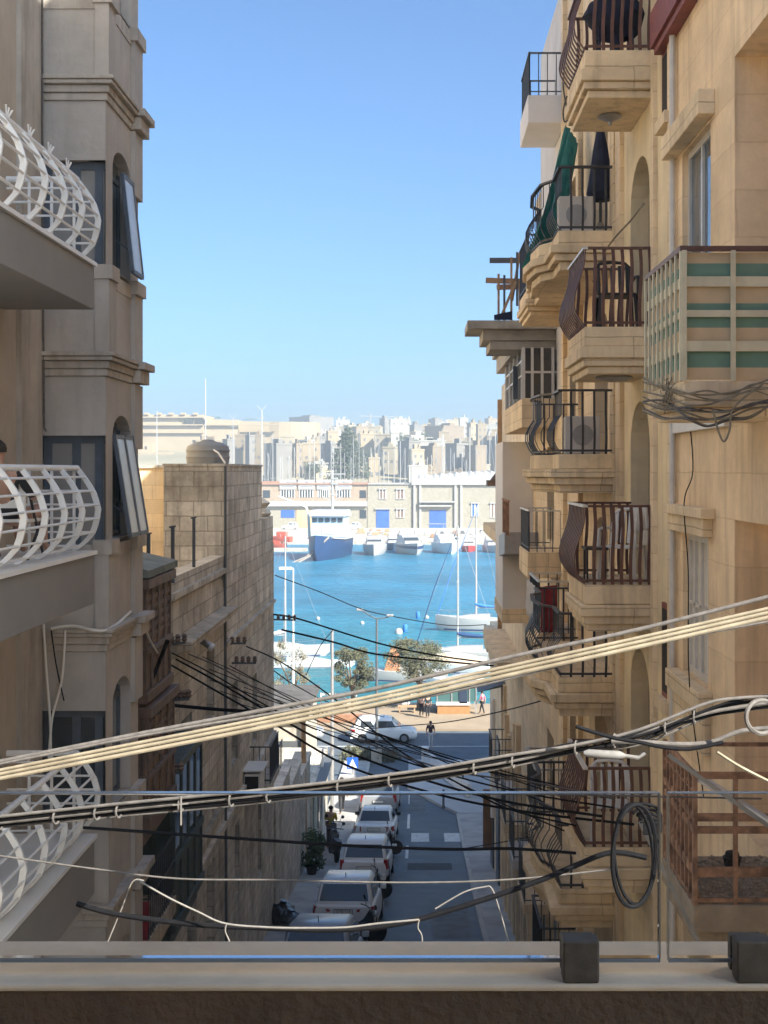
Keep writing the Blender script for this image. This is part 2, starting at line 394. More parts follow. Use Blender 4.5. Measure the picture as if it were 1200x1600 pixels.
wv = t.nodes.new('ShaderNodeTexNoise'); wv.inputs['Scale'].default_value = .6; wv.inputs['Detail'].default_value = 6; wv.inputs['Roughness'].default_value = .6; wv.inputs['Distortion'].default_value = .5; L(mp.outputs[0], wv.inputs['Vector'])
bp = t.nodes.new('ShaderNodeBump'); bp.inputs['Strength'].default_value = 1; bp.inputs['Distance'].default_value = 1.1; L(wv.outputs[0], bp.inputs['Height']); L(bp.outputs[0], b.inputs['Normal'])
s_ = MB(); s_.face([(-9000, 60, SEA), (9000, 60, SEA), (9000, 14000, SEA), (-9000, 14000, SEA)]); structure(s_.build('sea', m))

# ------------------------------------------------------------------ shared builders
def curved_rail(parent, xo, d0, d1, z0, h, m, xw, sgn, n_posts, n_bars, rail_m=None, bulge=.16, spikes=False):
    """white bellied balcony railing on the left side: flat curved posts, horizontal tubes"""
    prof = [(-.24, 0), (-.06, .16), (.0, .34), (.02, .5), (-.02, .68), (-.10, .84), (-.21, 1.0)]
    def at(f):
        for (a, p), (b, q) in zip(prof, prof[1:]):
            if p <= f <= q: return a + (b - a) * (f - p) / (q - p)
        return prof[-1][0]
    mb = MB()
    for k in range(n_posts):
        d = d0 + (d1 - d0) * k / (n_posts - 1)
        secs = []
        for j in range(11):
            f = j / 10; x = xo + sgn * at(f); z = z0 + h * f
            secs.append([(x - .03, d - .016, z), (x + .03, d - .016, z), (x + .03, d + .016, z), (x - .03, d + .016, z)])
        mb.loft(secs)
    for k in range(n_bars):
        f = (k + .35) / n_bars; x = xo + sgn * at(f); z = z0 + h * f
        mb.tube([(x + .012, d0, z), (x + .012, d1, z)], .013, 6)
        mb.tube([(x, d1, z), (xw, d1, z)], .013, 6)          # far end return
        mb.tube([(x, d0, z), (xw, d0, z)], .013, 6)
    for k in range(1, 4):
        x = xo + (xw - xo) * k / 4
        mb.bar((x, d1, z0), (x, d1, z0 + h), .03, .012)
    o = mb.build('railing', m, parent)
    hr = MB(); x = xo + sgn * at(1.0)
    hr.tube([(x, d0 - .02, z0 + h), (x, d1, z0 + h), (xw, d1, z0 + h)], .032, 10)
    hr.build('handrail', rail_m or m, o, smooth=True)
    if spikes:
        sp = MB()
        for k in range(7):
            d = d0 + (d1 - d0) * (k + .4) / 7
            for q in (-.09, 0, .09): sp.bar((x, d, z0 + h), (x + .02, d + q, z0 + h + .11), .016, .01)
        sp.build('bird_spike', m, o, split=True)
    return o

def window_x(parent, c, sg, a, b, p, q, t=.22, m_frame=None, m_pane=None, arch=0, muntin=1, bars=1, name='window'):
    """window or glazed door filling a real opening of a facade on plane X=c"""
    ci = c - sg * (t - .06); fw = .07
    f = MB()
    f.box(min(ci, ci - sg * .05), max(ci, ci - sg * .05), a, a + fw, p, q); f.box(min(ci, ci - sg * .05), max(ci, ci - sg * .05), b - fw, b, p, q)
    f.box(min(ci, ci - sg * .045), max(ci, ci - sg * .045), a + fw, b - fw, p, p + fw); f.box(min(ci, ci - sg * .045), max(ci, ci - sg * .045), a + fw, b - fw, q - fw, q)
    for k in range(1, muntin + 1):
        u = a + (b - a) * k / (muntin + 1); f.box(min(ci, ci - sg * .04), max(ci, ci - sg * .04), u - .025, u + .025, p + fw, q - fw)
    for k in range(1, bars + 1):
        z = p + (q - p) * k / (bars + 1); f.box(min(ci, ci - sg * .035), max(ci, ci - sg * .035), a + fw, b - fw, z - .02, z + .02)
    w = f.build(name, m_frame or M['brown_wood'], parent)
    g = MB(); cg = ci - sg * .028; g.box(min(cg, cg - sg * .01), max(cg, cg - sg * .01), a + fw * .5, b - fw * .5, p + fw * .5, q - fw * .5)
    g.build('pane', m_pane or M['glass_d'], w)
    return w

def moulded_slab(parent, xo, xw, d0, d1, zb, h, m, step=.09, under=None):
    """balcony floor: parapet block, wider cornice band, stepped soffit"""
    s = MB()
    s.box(xo + .05, xw, d0 + .05, d1 - .05, zb + h * .58, zb + h)
    s.box(xo, xw, d0, d1, zb + h * .33, zb + h * .58 - .004)
    s.box(xo + step * .45, xw, d0 + step * .45, d1 - step * .45, zb + h * .16, zb + h * .33 - .003)
    s.box(xo + step, xw, d0 + step, d1 - step, zb, zb + h * .16 - .003)
    return s.build('balcony', m, parent, bevel=.012)

def belly_rail(slab, xo, xw, d0, d1, z0, h, m, rail_m, nn_near=7, nn_side=12, belly=.14, wave=.03):
    """iron balustrade of flat bars: street side bellies out low down, end sides nearly straight"""
    mb = MB()
    prof = [(0, .0), (.5, .10), (.95, .22), (1, .34), (.75, .5), (.35, .66), (.08, .82), (0, 1.0)]
    def at(f):
        for (a, p), (b, q) in zip(prof, prof[1:]):
            if p <= f <= q: return a + (b - a) * (f - p) / (q - p)
        return 0
    N = 10
    for k in range(nn_side):
        d = d0 + .03 + (d1 - d0 - .06) * k / (nn_side - 1); secs = []
        for j in range(N + 1):
            f = j / N; x = xo - belly * at(f); z = z0 + h * f
            secs.append([(x - .008, d - .02, z), (x + .008, d - .02, z), (x + .008, d + .02, z), (x - .008, d + .02, z)])
        mb.loft(secs)
    for dd in (d0 + .02, d1 - .02):
        for k in range(1, nn_near + 1):
            x = xo + (xw - xo) * k / (nn_near + .4); secs = []
            for j in range(N + 1):
                f = j / N; q = dd - (wave * at(f) if dd < (d0 + d1) / 2 else 0); z = z0 + h * f; xx = x - .012 * math.sin(f * 6.28)
                secs.append([(xx - .02, q - .008, z), (xx + .02, q - .008, z), (xx + .02, q + .008, z), (xx - .02, q + .008, z)])
            mb.loft(secs)
        mb.bar((xo, dd, z0 + .05), (xw, dd, z0 + .05), .02, .03)
    mb.bar((xo, d0 + .02, z0 + .04), (xo, d1 - .02, z0 + .04), .02, .03)
    o = mb.build('railing', m, slab)
    hr = MB(); zt = z0 + h
    hr.bar((xo, d0 + .0, zt + .012), (xo, d1, zt + .012), .055, .03)
    o2 = hr.build('handrail', rail_m, slab)
    h2 = MB(); h2.bar((xo + .03, d0 + .02, zt + .012), (xw, d0 + .02, zt + .012), .05, .028); h2.bar((xo + .03, d1 - .02, zt + .012), (xw, d1 - .02, zt + .012), .05, .028)
    h2.build('end_rail', m, slab)
    return o
def bar_rail(slab, xo, xw, d0, d1, z0, h, m, sp=.13, rail_m=None):
    mb = MB()
    n = max(2, int((d1 - d0) / sp))
    for k in range(n + 1):
        d = d0 + .03 + (d1 - d0 - .06) * k / n; mb.bar((xo + .02, d, z0), (xo + .02, d, z0 + h), .018)
    n = max(2, int((xw - xo) / sp))
    for dd in (d0 + .03, d1 - .03):
        for k in range(n + 1):
            x = xo + .02 + (xw - xo - .02) * k / n; mb.bar((x, dd, z0), (x, dd, z0 + h), .018)
        for z in (z0 + .08,): mb.bar((xo, dd, z), (xw, dd, z), .02)
    mb.bar((xo + .02, d0, z0 + .08), (xo + .02, d1, z0 + .08), .02)
    o = mb.build('railing', m, slab)
    hr = MB(); hr.bar((xo + .02, d0, z0 + h), (xo + .02, d1, z0 + h), .05, .03)
    for dd in (d0 + .03, d1 - .03): hr.bar((xo + .05, dd, z0 + h - .002), (xw, dd, z0 + h - .002), .04, .028)
    hr.build('handrail', rail_m or m, slab, split=True); return o

# ------------------------------------------------------------------ the viewer's own parapet, glass and building
pb = MB()
pb.box(-3.0, 3.0, 1.80, 1.97, -.734, -.7235); par = pb.build('parapet_ledge', wall('ledge_render', (.50, .45, .375), 40, 40, 1, 0, 0, .3, (.26, .21, .16), grime=.3), bevel=.004)
tag(par, 'pale rendered parapet ledge running along the bottom of the picture', 'parapet')
pb = MB(); pb.box(-3.0, 3.0, 1.803, 1.967, -2.2, -.7345); pp = pb.build('parapet_wall', mat('dark_brown_parapet', (.075, .055, .042), .9, .25, 7, bump=.4), par)
m, t, b = nodes('balustrade_glass'); t.nodes.remove(b); L = t.links.new
tr = t.nodes.new('ShaderNodeBsdfTransparent'); tr.inputs[0].default_value = (.96, .97, .98, 1)
gl = t.nodes.new('ShaderNodeBsdfGlossy'); gl.inputs['Roughness'].default_value = .04
fr = t.nodes.new('ShaderNodeFresnel'); fr.inputs[0].default_value = 1.45; ms = t.nodes.new('ShaderNodeMixShader')
L(fr.outputs[0], ms.inputs[0]); L(tr.outputs[0], ms.inputs[1]); L(gl.outputs[0], ms.inputs[2]); L(ms.outputs[0], t.nodes['Material Output'].inputs[0])
m_edge = mat('polished_glass_edge', (.16, .20, .25), .15, .05, 2, spec=.6); m_side = mat('side_glass_edge', (.22, .21, .19), .3, .05, 2)
for x0, x1, lab in ((-3.0, .346, 'wide clear glass balustrade pane left of the narrow gap'), (.358, 3.0, 'clear glass balustrade pane right of the narrow gap, cut by the frame edge')):
    r = thing('glass_balustrade', lab, 'glass panel', ((x0 + x1) / 2, 1.843, -.7062), group='glass balustrade panes on the parapet')
    pb = MB(); pb.box(x0 + .002, x1 - .002, 1.838, 1.848, -.700, -.4645); pb.build('pane', m, r)
    pb = MB(); pb.box(x0, x1, 1.837, 1.849, -.4643, -.4633); pb.build('top_edge', m_edge, r)
    pb = MB(); pb.box(x0, x1, 1.837, 1.849, -.7062, -.7012); pb.build('bottom_edge', m_edge, r)
    xe = x1 if x0 < 0 else x0
    pb = MB(); pb.box(xe - .0006, xe + .0006, 1.8365, 1.8495, -.70, -.4645); pb.build('side_edge', m_side, r)
m_cl = mat('dark_clamp_rubber', (.055, .053, .05), .6, .25, 40, bump=.12)
for x, lab in (((909 - VX) / F * 1.80, 'square dark glass clamp on the ledge, the one left of the pane gap'), ((1181 - VX) / F * 1.80, 'square dark glass clamp on the ledge cut by the right frame edge')):
    r = thing('glass_clamp', lab, 'glass clamp', (x, 1.83, -.7235), group='glass clamps on the ledge')
    c = MB(); c.box(x - .0255, x + .0255, 1.803, 1.836, -.7234, -.6635); c.build('front_jaw', m_cl, r, bevel=.003)
    c = MB(); c.box(x - .024, x + .024, 1.850, 1.868, -.7234, -.672); c.build('back_jaw', m_cl, r, bevel=.003)
vb = thing('corner_house', 'rendered house the picture is taken from, behind the parapet', 'house', (-5, -6, -8))
v = MB(); v.box(-16, 3.2, -14, -.4, -9, 2.4); v.build('wall', M['cream'], vb)
v = MB(); v.box(-1.6, 1.4, -.39, -.30, -1.9, .8); v.build('balcony_door', M['glass_d'], vb)
v = MB(); v.box(-3.05, 3.05, -.395, 2.0, -2.4, -2.2); v.build('balcony_floor', M['concrete'], vb)
M['tar'] = mat('tarred_roof', (.09, .085, .08), .9, .3, 2)
# ------------------------------------------------------------------ LEFT: rendered apartment block with bays and white balconies
A = thing('apartment_building', 'beige rendered block with stacked bay windows and white bellied balconies', 'apartment building', (-8, 12, -10))
fb = MB()
XW = -4.47
facade(fb, XW, 1, 8.6, 17.2, -10, 18, [(10.3, 12.9, z, z + 2.25) for z in (2.19, -.90, -3.96, -7.0)], .3)
fb.box(-12, XW - .31, 8.6, 17.2, -10, 18)
fb.face([(XW, 17.2, -10), (XW - .4, 17.2, -10), (XW - .4, 17.2, 18), (XW, 17.2, 18)])
fb.face([(XW, 8.6, -10), (XW - .4, 8.6, -10), (XW - .4, 8.6, 18), (XW, 8.6, 18)])
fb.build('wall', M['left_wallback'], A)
for z in (2.19, -.90, -3.96): window_x(A, XW, 1, 10.3, 12.9, z, z + 2.25, .3, M['white_metal'], M['glass_d'], muntin=2, bars=0, name='balcony_door')
pl = MB(); pl.box(XW, XW + .055, 14.2, 15.0, -10, 18); pl.build('pilaster', M['left_trim'], A)
pl = MB(); pl.tube([(XW + .07, 14.93, 12), (XW + .07, 14.95, 3), (XW + .08, 14.98, .5), (XW + .1, 15.0, .46)], .012, 6); pl.build('drain_pipe', M['cable_grey'], A)
# bay column
BX, BD0, BD1 = -3.69, 15.06, 16.80
for k, zt in enumerate((7.87, 4.63, 1.39, -1.85, -5.09)):
    # zt = top of cornice; window band zt-.98 .. zt-2.2
    w0, w1 = zt - 2.20, zt - .98
    bm = MB()
    # solid drum above the window band: near face, street face with arch hole edge, far pier
    bm.box(XW, BX, BD0, BD1, zt - .28, zt + .81 + .0)
    facade(bm, BX, 1, BD0, BD1, w0 - .02, zt - .284, [(BD0 + .34, BD1 - .44, w0 - .01, w1 + .27, .27)], .2)
    bm.face([(XW, BD0, w1), (BX, BD0, w1), (BX, BD0, zt - .284), (XW, BD0, zt - .284)])
    bm.face([(BX, BD0, w1), (BX - .2, BD0, w1), (BX - .2, BD0 + .3, w1), (BX, BD0 + .3, w1)])
    bm.face([(XW, BD0, w1), (BX, BD0, w1), (BX, BD0 + .25, w1), (XW, BD0 + .25, w1)])
    bm.box(XW, BX - .21, BD1 - .3, BD1, w0, zt - .29)
    bm.build('bay_wall', M['left_render'], A)
    # piers stand slightly proud, near one and far one
    pm = MB()
    pm.box(BX - .12, BX + .045, BD0 - .03, BD0 + .33, zt + .002, zt + .86)
    pm.box(BX - .12, BX + .055, BD1 - .43, BD1 + .03, zt + .002, zt + .86)
    pm.box(BX - .12, BX + .055, BD1 - .43, BD1 + .03, w1 - .13, zt - .29)
    pm.build('pier', M['left_render'], A, split=True)
    cp = MB(); cp.box(BX - .14, BX + .085, BD0 - .05, BD0 + .36, zt + .862, zt + 1.03); cp.box(BX - .14, BX + .095, BD1 - .46, BD1 + .06, zt + .862, zt + 1.03)
    cp.box(XW, BX + .01, BD0 - .012, BD1 + .01, zt + .80, zt + .97)
    cp.build('sill', M['left_trim'], A, split=True)
    cn = MB()
    for q, (a, b, e) in enumerate(((0, .05, .12), (.054, .10, .10), (.104, .19, .05), (.194, .28, .025))):
        cn.box(XW, BX + e, BD0 - e, BD1 + e, zt - b, zt - a)
    cn.box(BX + .02, BX + .19, BD1 - .46, BD1 + .16, zt - .10, zt - .003)
    cn.box(BX + .02, BX + .13, BD1 - .44, BD1 + .10, zt - .27, zt - .105)
    cn.build('cornice', M['left_trim'], A, bevel=.01)
    # near side glazing (faces the viewer)
    f = MB()
    f.box(XW + .02, BX - .02, BD0 + .10, BD0 + .16, w1 - .09, w1); f.box(XW + .02, BX - .02, BD0 + .10, BD0 + .16, w0 - .2, w0 - .1)
    for x in (XW + .02, BX - .15, BX - .42): f.box(x, x + (.1 if x < BX - .4 else .09), BD0 + .10, BD0 + .16, w0 - .1, w1 - .09)
    fr_ = f.build('window', M['blue_wood'], A)
    gl_ = MB(); gl_.box(XW + .04, BX - .04, BD0 + .12, BD0 + .14, w0 - .19, w1 - .02); gl_.build('pane', M['blind'] if k != 3 else M['glass_d'], fr_)
    # street side glazing with top-hung sashes standing open
    f = MB(); x = BX - .13
    a0, a1 = BD0 + .34, BD1 - .44
    for u in (a0, (a0 + a1) / 2 - .03, a1 - .06): f.box(x - .05, x, u, u + .06, w0, w1 + (.1 if u == a0 or u > a1 - .1 else .2))
    f.box(x - .045, x - .003, a0 + .06, a1 - .06, w0, w0 + .06); f.box(x - .045, x - .003, a0 + .06, a1 - .06, w1 - .04, w1 + .02)
    fr_ = f.build('window', M['blue_wood'], A)
    gl_ = MB(); gl_.box(x - .03, x - .02, a0 + .03, a1 - .03, w0 + .03, w1 + .22); gl_.build('pane', M['glass_b'], fr_)
    sash = {1: [(a0 + .42, a1, .15)], 2: [(a0 + .02, a0 + .47, .21), (a0 + .50, a1, .21)]}.get(k, [])
    for (u0, u1, out) in sash:
        f = MB(); top = Vector((BX + .02, 0, w1 - .0)); bot = Vector((BX + out, 0, w0 + .03))
        def q(s, u): v_ = top + (bot - top) * s; return (v_.x, u, v_.z)
        for u in (u0, u1): f.bar(q(0, u), q(1, u), .05, .045)
        for s in (0, 1): f.bar(q(s, u0), q(s, u1), .045, .05)
        sh = f.build('open_sash', M['blue_wood'], A)
        f = MB(); e = .012
        f.loft([[(top.x - e, u0, top.z), (top.x + e, u0, top.z), (bot.x + e, u0, bot.z), (bot.x - e, u0, bot.z)], [(top.x - e, u1, top.z), (top.x + e, u1, top.z), (bot.x + e, u1, bot.z), (bot.x - e, u1, bot.z)]])
        f.build('pane', M['frost'], sh)
        f = MB(); f.bar((BX - .1, u0 + .05, w0 + .45), q(.8, u0 + .05), .02, .012); f.build('stay', M['blue_wood'], sh)
# narrow return panel beyond the bay
pr = MB(); pr.box(XW, -3.93, 16.95, 17.18, -1.0, .20); pr.box(XW, -3.88, 16.9, 17.2, -1.1, -1.0); pr.build('end_panel', mat('mauve_grey_render', (.38, .31, .29), .85, .06, 2), A)
# white balconies
for zt, th in ((2.19, .46), (-.905, .53), (-3.96, .6)):
    s = MB(); s.box(XW, -3.50, 9.0, 13.78, zt - th, zt); sl_ = s.build('balcony', M['slab_grey'], A, bevel=.01)
    s = MB(); s.box(XW, -3.47, 9.0, 13.80, zt + .003, zt + .045); s.build('coping', M['white_metal'], sl_)
    curved_rail(sl_, -3.46, 9.2, 13.72, zt + .045, .885, M['white_metal'], XW + .05, 1, 8, 6, spikes=(zt > 1))
lt = MB(); lt.lathe((-4.15, 11.6, 1.665), [(.02, .06), (.12, .05), (.14, .02), (.10, -.02), (.02, -.04)], 16); lt.build('ceiling_lamp', M['frost'], A, smooth=True)
# loose service wires hanging on the front of the bay
def cable(name, pts, r, m, label, cat='cable', group=None, n=6, sub=6):
    pts = [Vector(p) for p in pts]; out = []
    for k in range(len(pts) - 1):
        p0, p1, p2, p3 = pts[max(k - 1, 0)], pts[k], pts[k + 1], pts[min(k + 2, len(pts) - 1)]
        for j in range(sub):
            t = j / sub
            out.append(.5 * ((2 * p1) + (p2 - p0) * t + (2 * p0 - 5 * p1 + 4 * p2 - p3) * t * t + (3 * p1 - p0 - 3 * p2 + p3) * t ** 3))
    out.append(pts[-1])
    if pts[0].y < 7 and pts[0].x / pts[0].y < -.34: v_ = (out[0] - out[1]).normalized(); out.insert(0, out[0] + v_ * 6)      # runs on along the cross street
    if pts[-1].y < 7 and pts[-1].x / pts[-1].y > .28: v_ = (out[-1] - out[-2]).normalized(); out.append(out[-1] + v_ * max(0, (2.79 - out[-1].x) / max(.2, v_.x)))      # ends on the right hand wall
    mb = MB(); mb.tube(out, r, n); o = mb.build(name, m, smooth=True)
    return tag(o, label, cat, group)
dF = 14.93
cable('service_wire', [P(68, 975, dF), P(72, 1040, dF), P(78, 1120, dF), P(80, 1200, dF)], .014, M['plastic_w'], 'cream service wire hanging down the bay below its cornice, left of the black one')
cable('service_wire', [P(80, 985, dF), P(88, 1040, dF), P(100, 1095, dF)], .008, M['cable_black'], 'black service wire hanging on the bay between the two cream wires')
cable('service_wire', [P(102, 985, dF), P(97, 1060, dF), P(82, 1120, dF), P(76, 1185, dF)], .014, M['plastic_w'], 'cream service wire looping across the bay, right of the black one')
cable('service_wire', [P(80, 982, dF), P(115, 978, dF), P(165, 985, dF), P(205, 955, 16.4)], .018, M['plastic_w'], 'thick pale wire lying along the bay cornice under the middle balcony')
cable('service_wire', [P(220, 958, 16.9), P(232, 995, 17.4), P(246, 1020, 18.0)], .018, M['plastic_w'], 'short white wire dropping from the bay cornice to the brown gallery')
# lower podium wall of the block
lo = MB(); lo.box(XW, -3.80, 15.05, 17.0, -10.5, -6.0); lo.box(XW, -3.72, 14.95, 17.05, -6.0, -5.85)
lo.build('podium', M['left_trim'], A)

# ------------------------------------------------------------------ LEFT: house with dark timber galleries
B0 = thing('town_house', 'low stone house carrying the dark brown closed timber gallery', 'house', (-6, 19.5, -10))
WX = -4.35
b_ = MB(); facade(b_, WX, 1, 17.25, 22.3, -10.6, -2.0, [(20.1, 21.2, -9.8, -7.6)], .25); b_.box(-9.5, WX - .26, 17.25, 22.3, -10.6, -2.0)
b_.face([(WX, 22.3, -10.6), (WX - .3, 22.3, -10.6), (WX - .3, 22.3, -2), (WX, 22.3, -2)])
b_.face([(WX, 17.25, -2.0), (WX - .3, 17.25, -2.0), (WX - .3, 22.3, -2), (WX, 22.3, -2)])
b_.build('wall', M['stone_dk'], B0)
window_x(B0, WX, 1, 20.1, 21.2, -9.8, -7.6, .25, M['brown_wood'], M['glass_d'], name='door')
rf = MB(); rf.box(WX - 1.6, -3.66, 17.35, 19.4, -1.46, -1.36); rf.loft([[(-3.66, 17.35, -1.36), (WX, 17.35, -1.2), (WX, 17.35, -1.36)], [(-3.66, 19.4, -1.36), (WX, 19.4, -1.2), (WX, 19.4, -1.36)]])
rf.build('gallery_roof', mat('grey_green_roof_felt', (.20, .22, .20), .9, .25, 4), B0)
for z0, z1, d0, d1, mm, xo in ((-3.15, -1.5, 17.45, 19.2, M['brown_wood'], -3.75), (-4.85, -3.25, 17.45, 19.3, M['brown_wood'], -3.72), (-7.1, -4.55, 19.75, 22.25, M['green_wood'], -3.80)):
    gm = MB(); gm.box(WX, xo, d0, d1, z0, z1)
    gal = gm.build('gallery', mm, B0)
    tr_ = MB()
    tr_.box(WX, xo + .09, d0 - .09, d1 + .09, z1 - .12, z1 + .02); tr_.box(WX, xo + .06, d0 - .06, d1 + .06, z0 - .03, z0 + .12); tr_.box(WX, xo + .05, d0 - .05, d1 + .05, z0 + (z1 - z0) * .38, z0 + (z1 - z0) * .43)
    tr_.box(WX + .05, xo - .05, d0 + .05, d1 - .05, z0 - .3, z0 - .03)
    for u in [d0 + (d1 - d0) * j / 4 for j in range(5)]: tr_.box(xo, xo + .035, max(d0, u - .04), min(d1, u + .04), z0 + .12, z1 - .12)
    for x in (WX + .02, (WX + xo) / 2 - .03, xo - .06): tr_.box(x, x + .06, d0 - .03, d0, z0 + .12, z1 - .12)
    tr_.build('mouldings', mm, gal, bevel=.01)
    if mm is M['brown_wood']:
        ls = MB()
        for j in range(4):
            for q in range(5):
                z = z0 + (z1 - z0) * .5 + q * .13; u = d0 + (d1 - d0) * j / 4
                ls.box(xo, xo + .018, u + .06, u + (d1 - d0) / 4 - .06, z, z + .07)
        ls.build('louvres', M['brown_wood'], gal)
    else:
        gp = MB()
        for j in range(4):
            u = d0 + (d1 - d0) * j / 4; gp.box(xo, xo + .012, u + .07, u + (d1 - d0) / 4 - .07, z0 + (z1 - z0) * .47, z1 - .18)
        gp.build('pane', M['glass_d'], gal, split=True)
# balcony with red cloth below
s = MB(); s.box(WX, -3.72, 17.7, 19.6, -6.75, -6.5); s.box(WX, -3.78, 17.75, 19.55, -6.9, -6.753); sb = s.build('balcony', M['stone_dk'], B0)
mb = MB()
for k in range(14):
    d = 17.75 + 1.8 * k / 13; mb.bar((-3.75, d, -6.5), (-3.75, d, -5.55), .016)
for k in range(5):
    x = WX + .05 + .55 * k / 4; mb.bar((x, 17.75, -6.5), (x, 17.75, -5.55), .016)
for z in (-6.42, -5.95, -5.55): mb.bar((-3.75, 17.72, z), (-3.75, 19.58, z), .022); mb.bar((WX, 17.75, z), (-3.75, 17.75, z), .022)
mb.build('railing', M['black_iron'], sb)
def cloth(pts_grid, name, m, label, cat='cloth', amp=.02, seed=1, solid=.006):
    """draped sheet from a coarse grid of points, subdivided with folds"""
    rg = random.Random(seed); mb = MB(); n = len(pts_grid); k = len(pts_grid[0]); NU, NV = 14, 14
    def at(u, v):
        a = min(int(u * (n - 1)), n - 2); b = min(int(v * (k - 1)), k - 2); fu = u * (n - 1) - a; fv = v * (k - 1) - b
        g_ = [[Vector(pts_grid[a + i][b + j]) for j in (0, 1)] for i in (0, 1)]
        return g_[0][0] * (1 - fu) * (1 - fv) + g_[1][0] * fu * (1 - fv) + g_[0][1] * (1 - fu) * fv + g_[1][1] * fu * fv
    ph = rg.random() * 6; ids = []
    for i in range(NU + 1):
        row = []
        for j in range(NV + 1):
            u, v = i / NU, j / NV; p = at(u, v)
            f = amp * (math.sin(v * 17 + ph) + .6 * math.sin(v * 31 + u * 3 + ph)) * (.3 + u)
            row.append(mb.pt(p + Vector((f * .6, f, rg.uniform(-.2, .2) * amp))))
        ids.append(row)
    for i in range(NU):
        for j in range(NV): mb.faces((ids[i][j], ids[i][j + 1], ids[i + 1][j + 1], ids[i + 1][j]))
    return tag(mb.build(name, m, smooth=True, solid=solid), label, cat)
cloth([[(-4.25, 17.69, -6.0), (-3.73, 17.68, -5.95)], [(-4.28, 17.69, -6.5), (-3.73, 17.66, -6.48)]], 'hanging_cloth', M['cloth_red'], 'dark red cloth hung on the black iron balcony under the galleries', amp=.015)
# ------------------------------------------------------------------ LEFT: stone row with the tall roof block
B1 = thing('stone_house', 'weathered stone house with a tall windowless block rising at its far end', 'house', (-7, 29, -12))
b_ = MB()
facade(b_, WX, 1, 22.3, 38.3, -14.2, -2.15, [(26.2, 27.2, -5.2, -3.7), (29.7, 30.7, -6.9, -5.0), (23.4, 24.5, -7.0, -4.6), (33.4, 34.3, -7.2, -5.4), (26.2, 27.2, -10.6, -8.2), (30.2, 31.0, -10.2, -8.4), (34.5, 35.3, -11, -8.6), (24.0, 24.8, -10.6, -8.6)], .25)
b_.box(-9.5, WX - .26, 22.3, 38.3, -14.2, -2.5)
b_.face([(WX, 38.3, -14.2), (WX - .3, 38.3, -14.2), (WX - .3, 38.3, -2.15), (WX, 38.3, -2.15)])
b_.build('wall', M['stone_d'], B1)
for q in ((26.2, 27.2, -5.2, -3.7), (29.7, 30.7, -6.9, -5.0), (23.4, 24.5, -7.0, -4.6), (33.4, 34.3, -7.2, -5.4), (26.2, 27.2, -10.6, -8.2), (30.2, 31.0, -10.2, -8.4), (34.5, 35.3, -11, -8.6), (24.0, 24.8, -10.6, -8.6)):
    window_x(B1, WX, 1, *q, t=.25, m_frame=M['green_wood'] if q[2] > -8 else M['brown_wood'])
# parapet, ledge, block
pp_ = MB(); pp_.box(WX - .28, WX + .03, 22.3, 28.3, -2.147, -1.88); pp_.box(WX - .3, WX + .09, 22.25, 28.3, -2.26, -2.15); pp_.build('parapet', M['stone_d'], B1)
pp_ = MB(); pp_.loft([[(WX, 22.6, -3.0), (WX + .34, 22.6, -3.04), (WX + .34, 22.6, -3.16), (WX, 22.6, -3.26)], [(WX, 28.6, -3.0), (WX + .30, 28.6, -3.04), (WX + .30, 28.6, -3.16), (WX, 28.6, -3.26)]]); pp_.build('ledge', M['stone_dk'], B1)
pp_ = MB(); pp_.box(-5.66, WX + .02, 28.35, 35.2, -2.6, .10); pp_.box(-5.68, WX + .05, 28.32, 35.25, .10, .15); pp_.build('roof_block', M['stone_d'], B1)
pp_ = MB(); pp_.box(-5.5, WX + .02, 35.3, 37.9, -2.4, -1.35); pp_.lathe((WX - .25, 37.4, -1.35), [(.2, 0), (.28, .1), (.12, .25), (.25, .4), (.02, .55)], 10); pp_.build('far_parapet', M['stone_d'], B1)
pp_ = MB(); pp_.tube([(WX + .06, 28.3, .1), (WX + .06, 28.3, -2.6), (WX + .08, 28.35, -12)], .032, 8); pp_.build('drain_pipe', M['steel_dk'], B1)
pp_ = MB()
for a, b2, z0, z1 in ((28.5, 38.0, -3.9, -3.82), (22.4, 28.0, -7.4, -7.28), (22.4, 38.2, -7.9, -7.75)): pp_.box(WX, WX + .1, a, b2, z0, z1)
pp_.build('string_course', M['stone_d'], B1, split=True)
sb = MB(); sb.box(WX, WX + .55, 32.8, 34.8, -8.2, -8.05); sb.box(WX, WX + .3, 32.9, 33.1, -8.5, -8.2); sb.box(WX, WX + .3, 34.5, 34.7, -8.5, -8.2); sbo = sb.build('balcony', M['stone_d'], B1)
mb = MB()
for k in range(14): mb.bar((WX + .52, 32.85 + 1.9 * k / 13, -8.05), (WX + .52, 32.85 + 1.9 * k / 13, -7.1), .018)
for x in (.1, .25, .4): mb.bar((WX + x, 32.85, -8.05), (WX + x, 32.85, -7.1), .018)
for z in (-7.1, -7.95): mb.bar((WX + .52, 32.82, z), (WX + .52, 34.78, z), .03); mb.bar((WX, 32.85, z), (WX + .52, 32.85, z), .03)
mb.build('railing', M['black_iron'], sbo)
CB = thing('rear_house', 'plain cream wall of a house behind the stone roof block', 'house', (-7, 30, -8))
c_ = MB(); c_.box(-9, -5.70, 29.2, 33, -8, .05); c_.build('wall', M['cream2'], CB)
c_ = MB(); c_.box(-9.02, -5.69, 29.15, 33.05, .052, .12); c_.build('coping', M['stone_d'], CB)
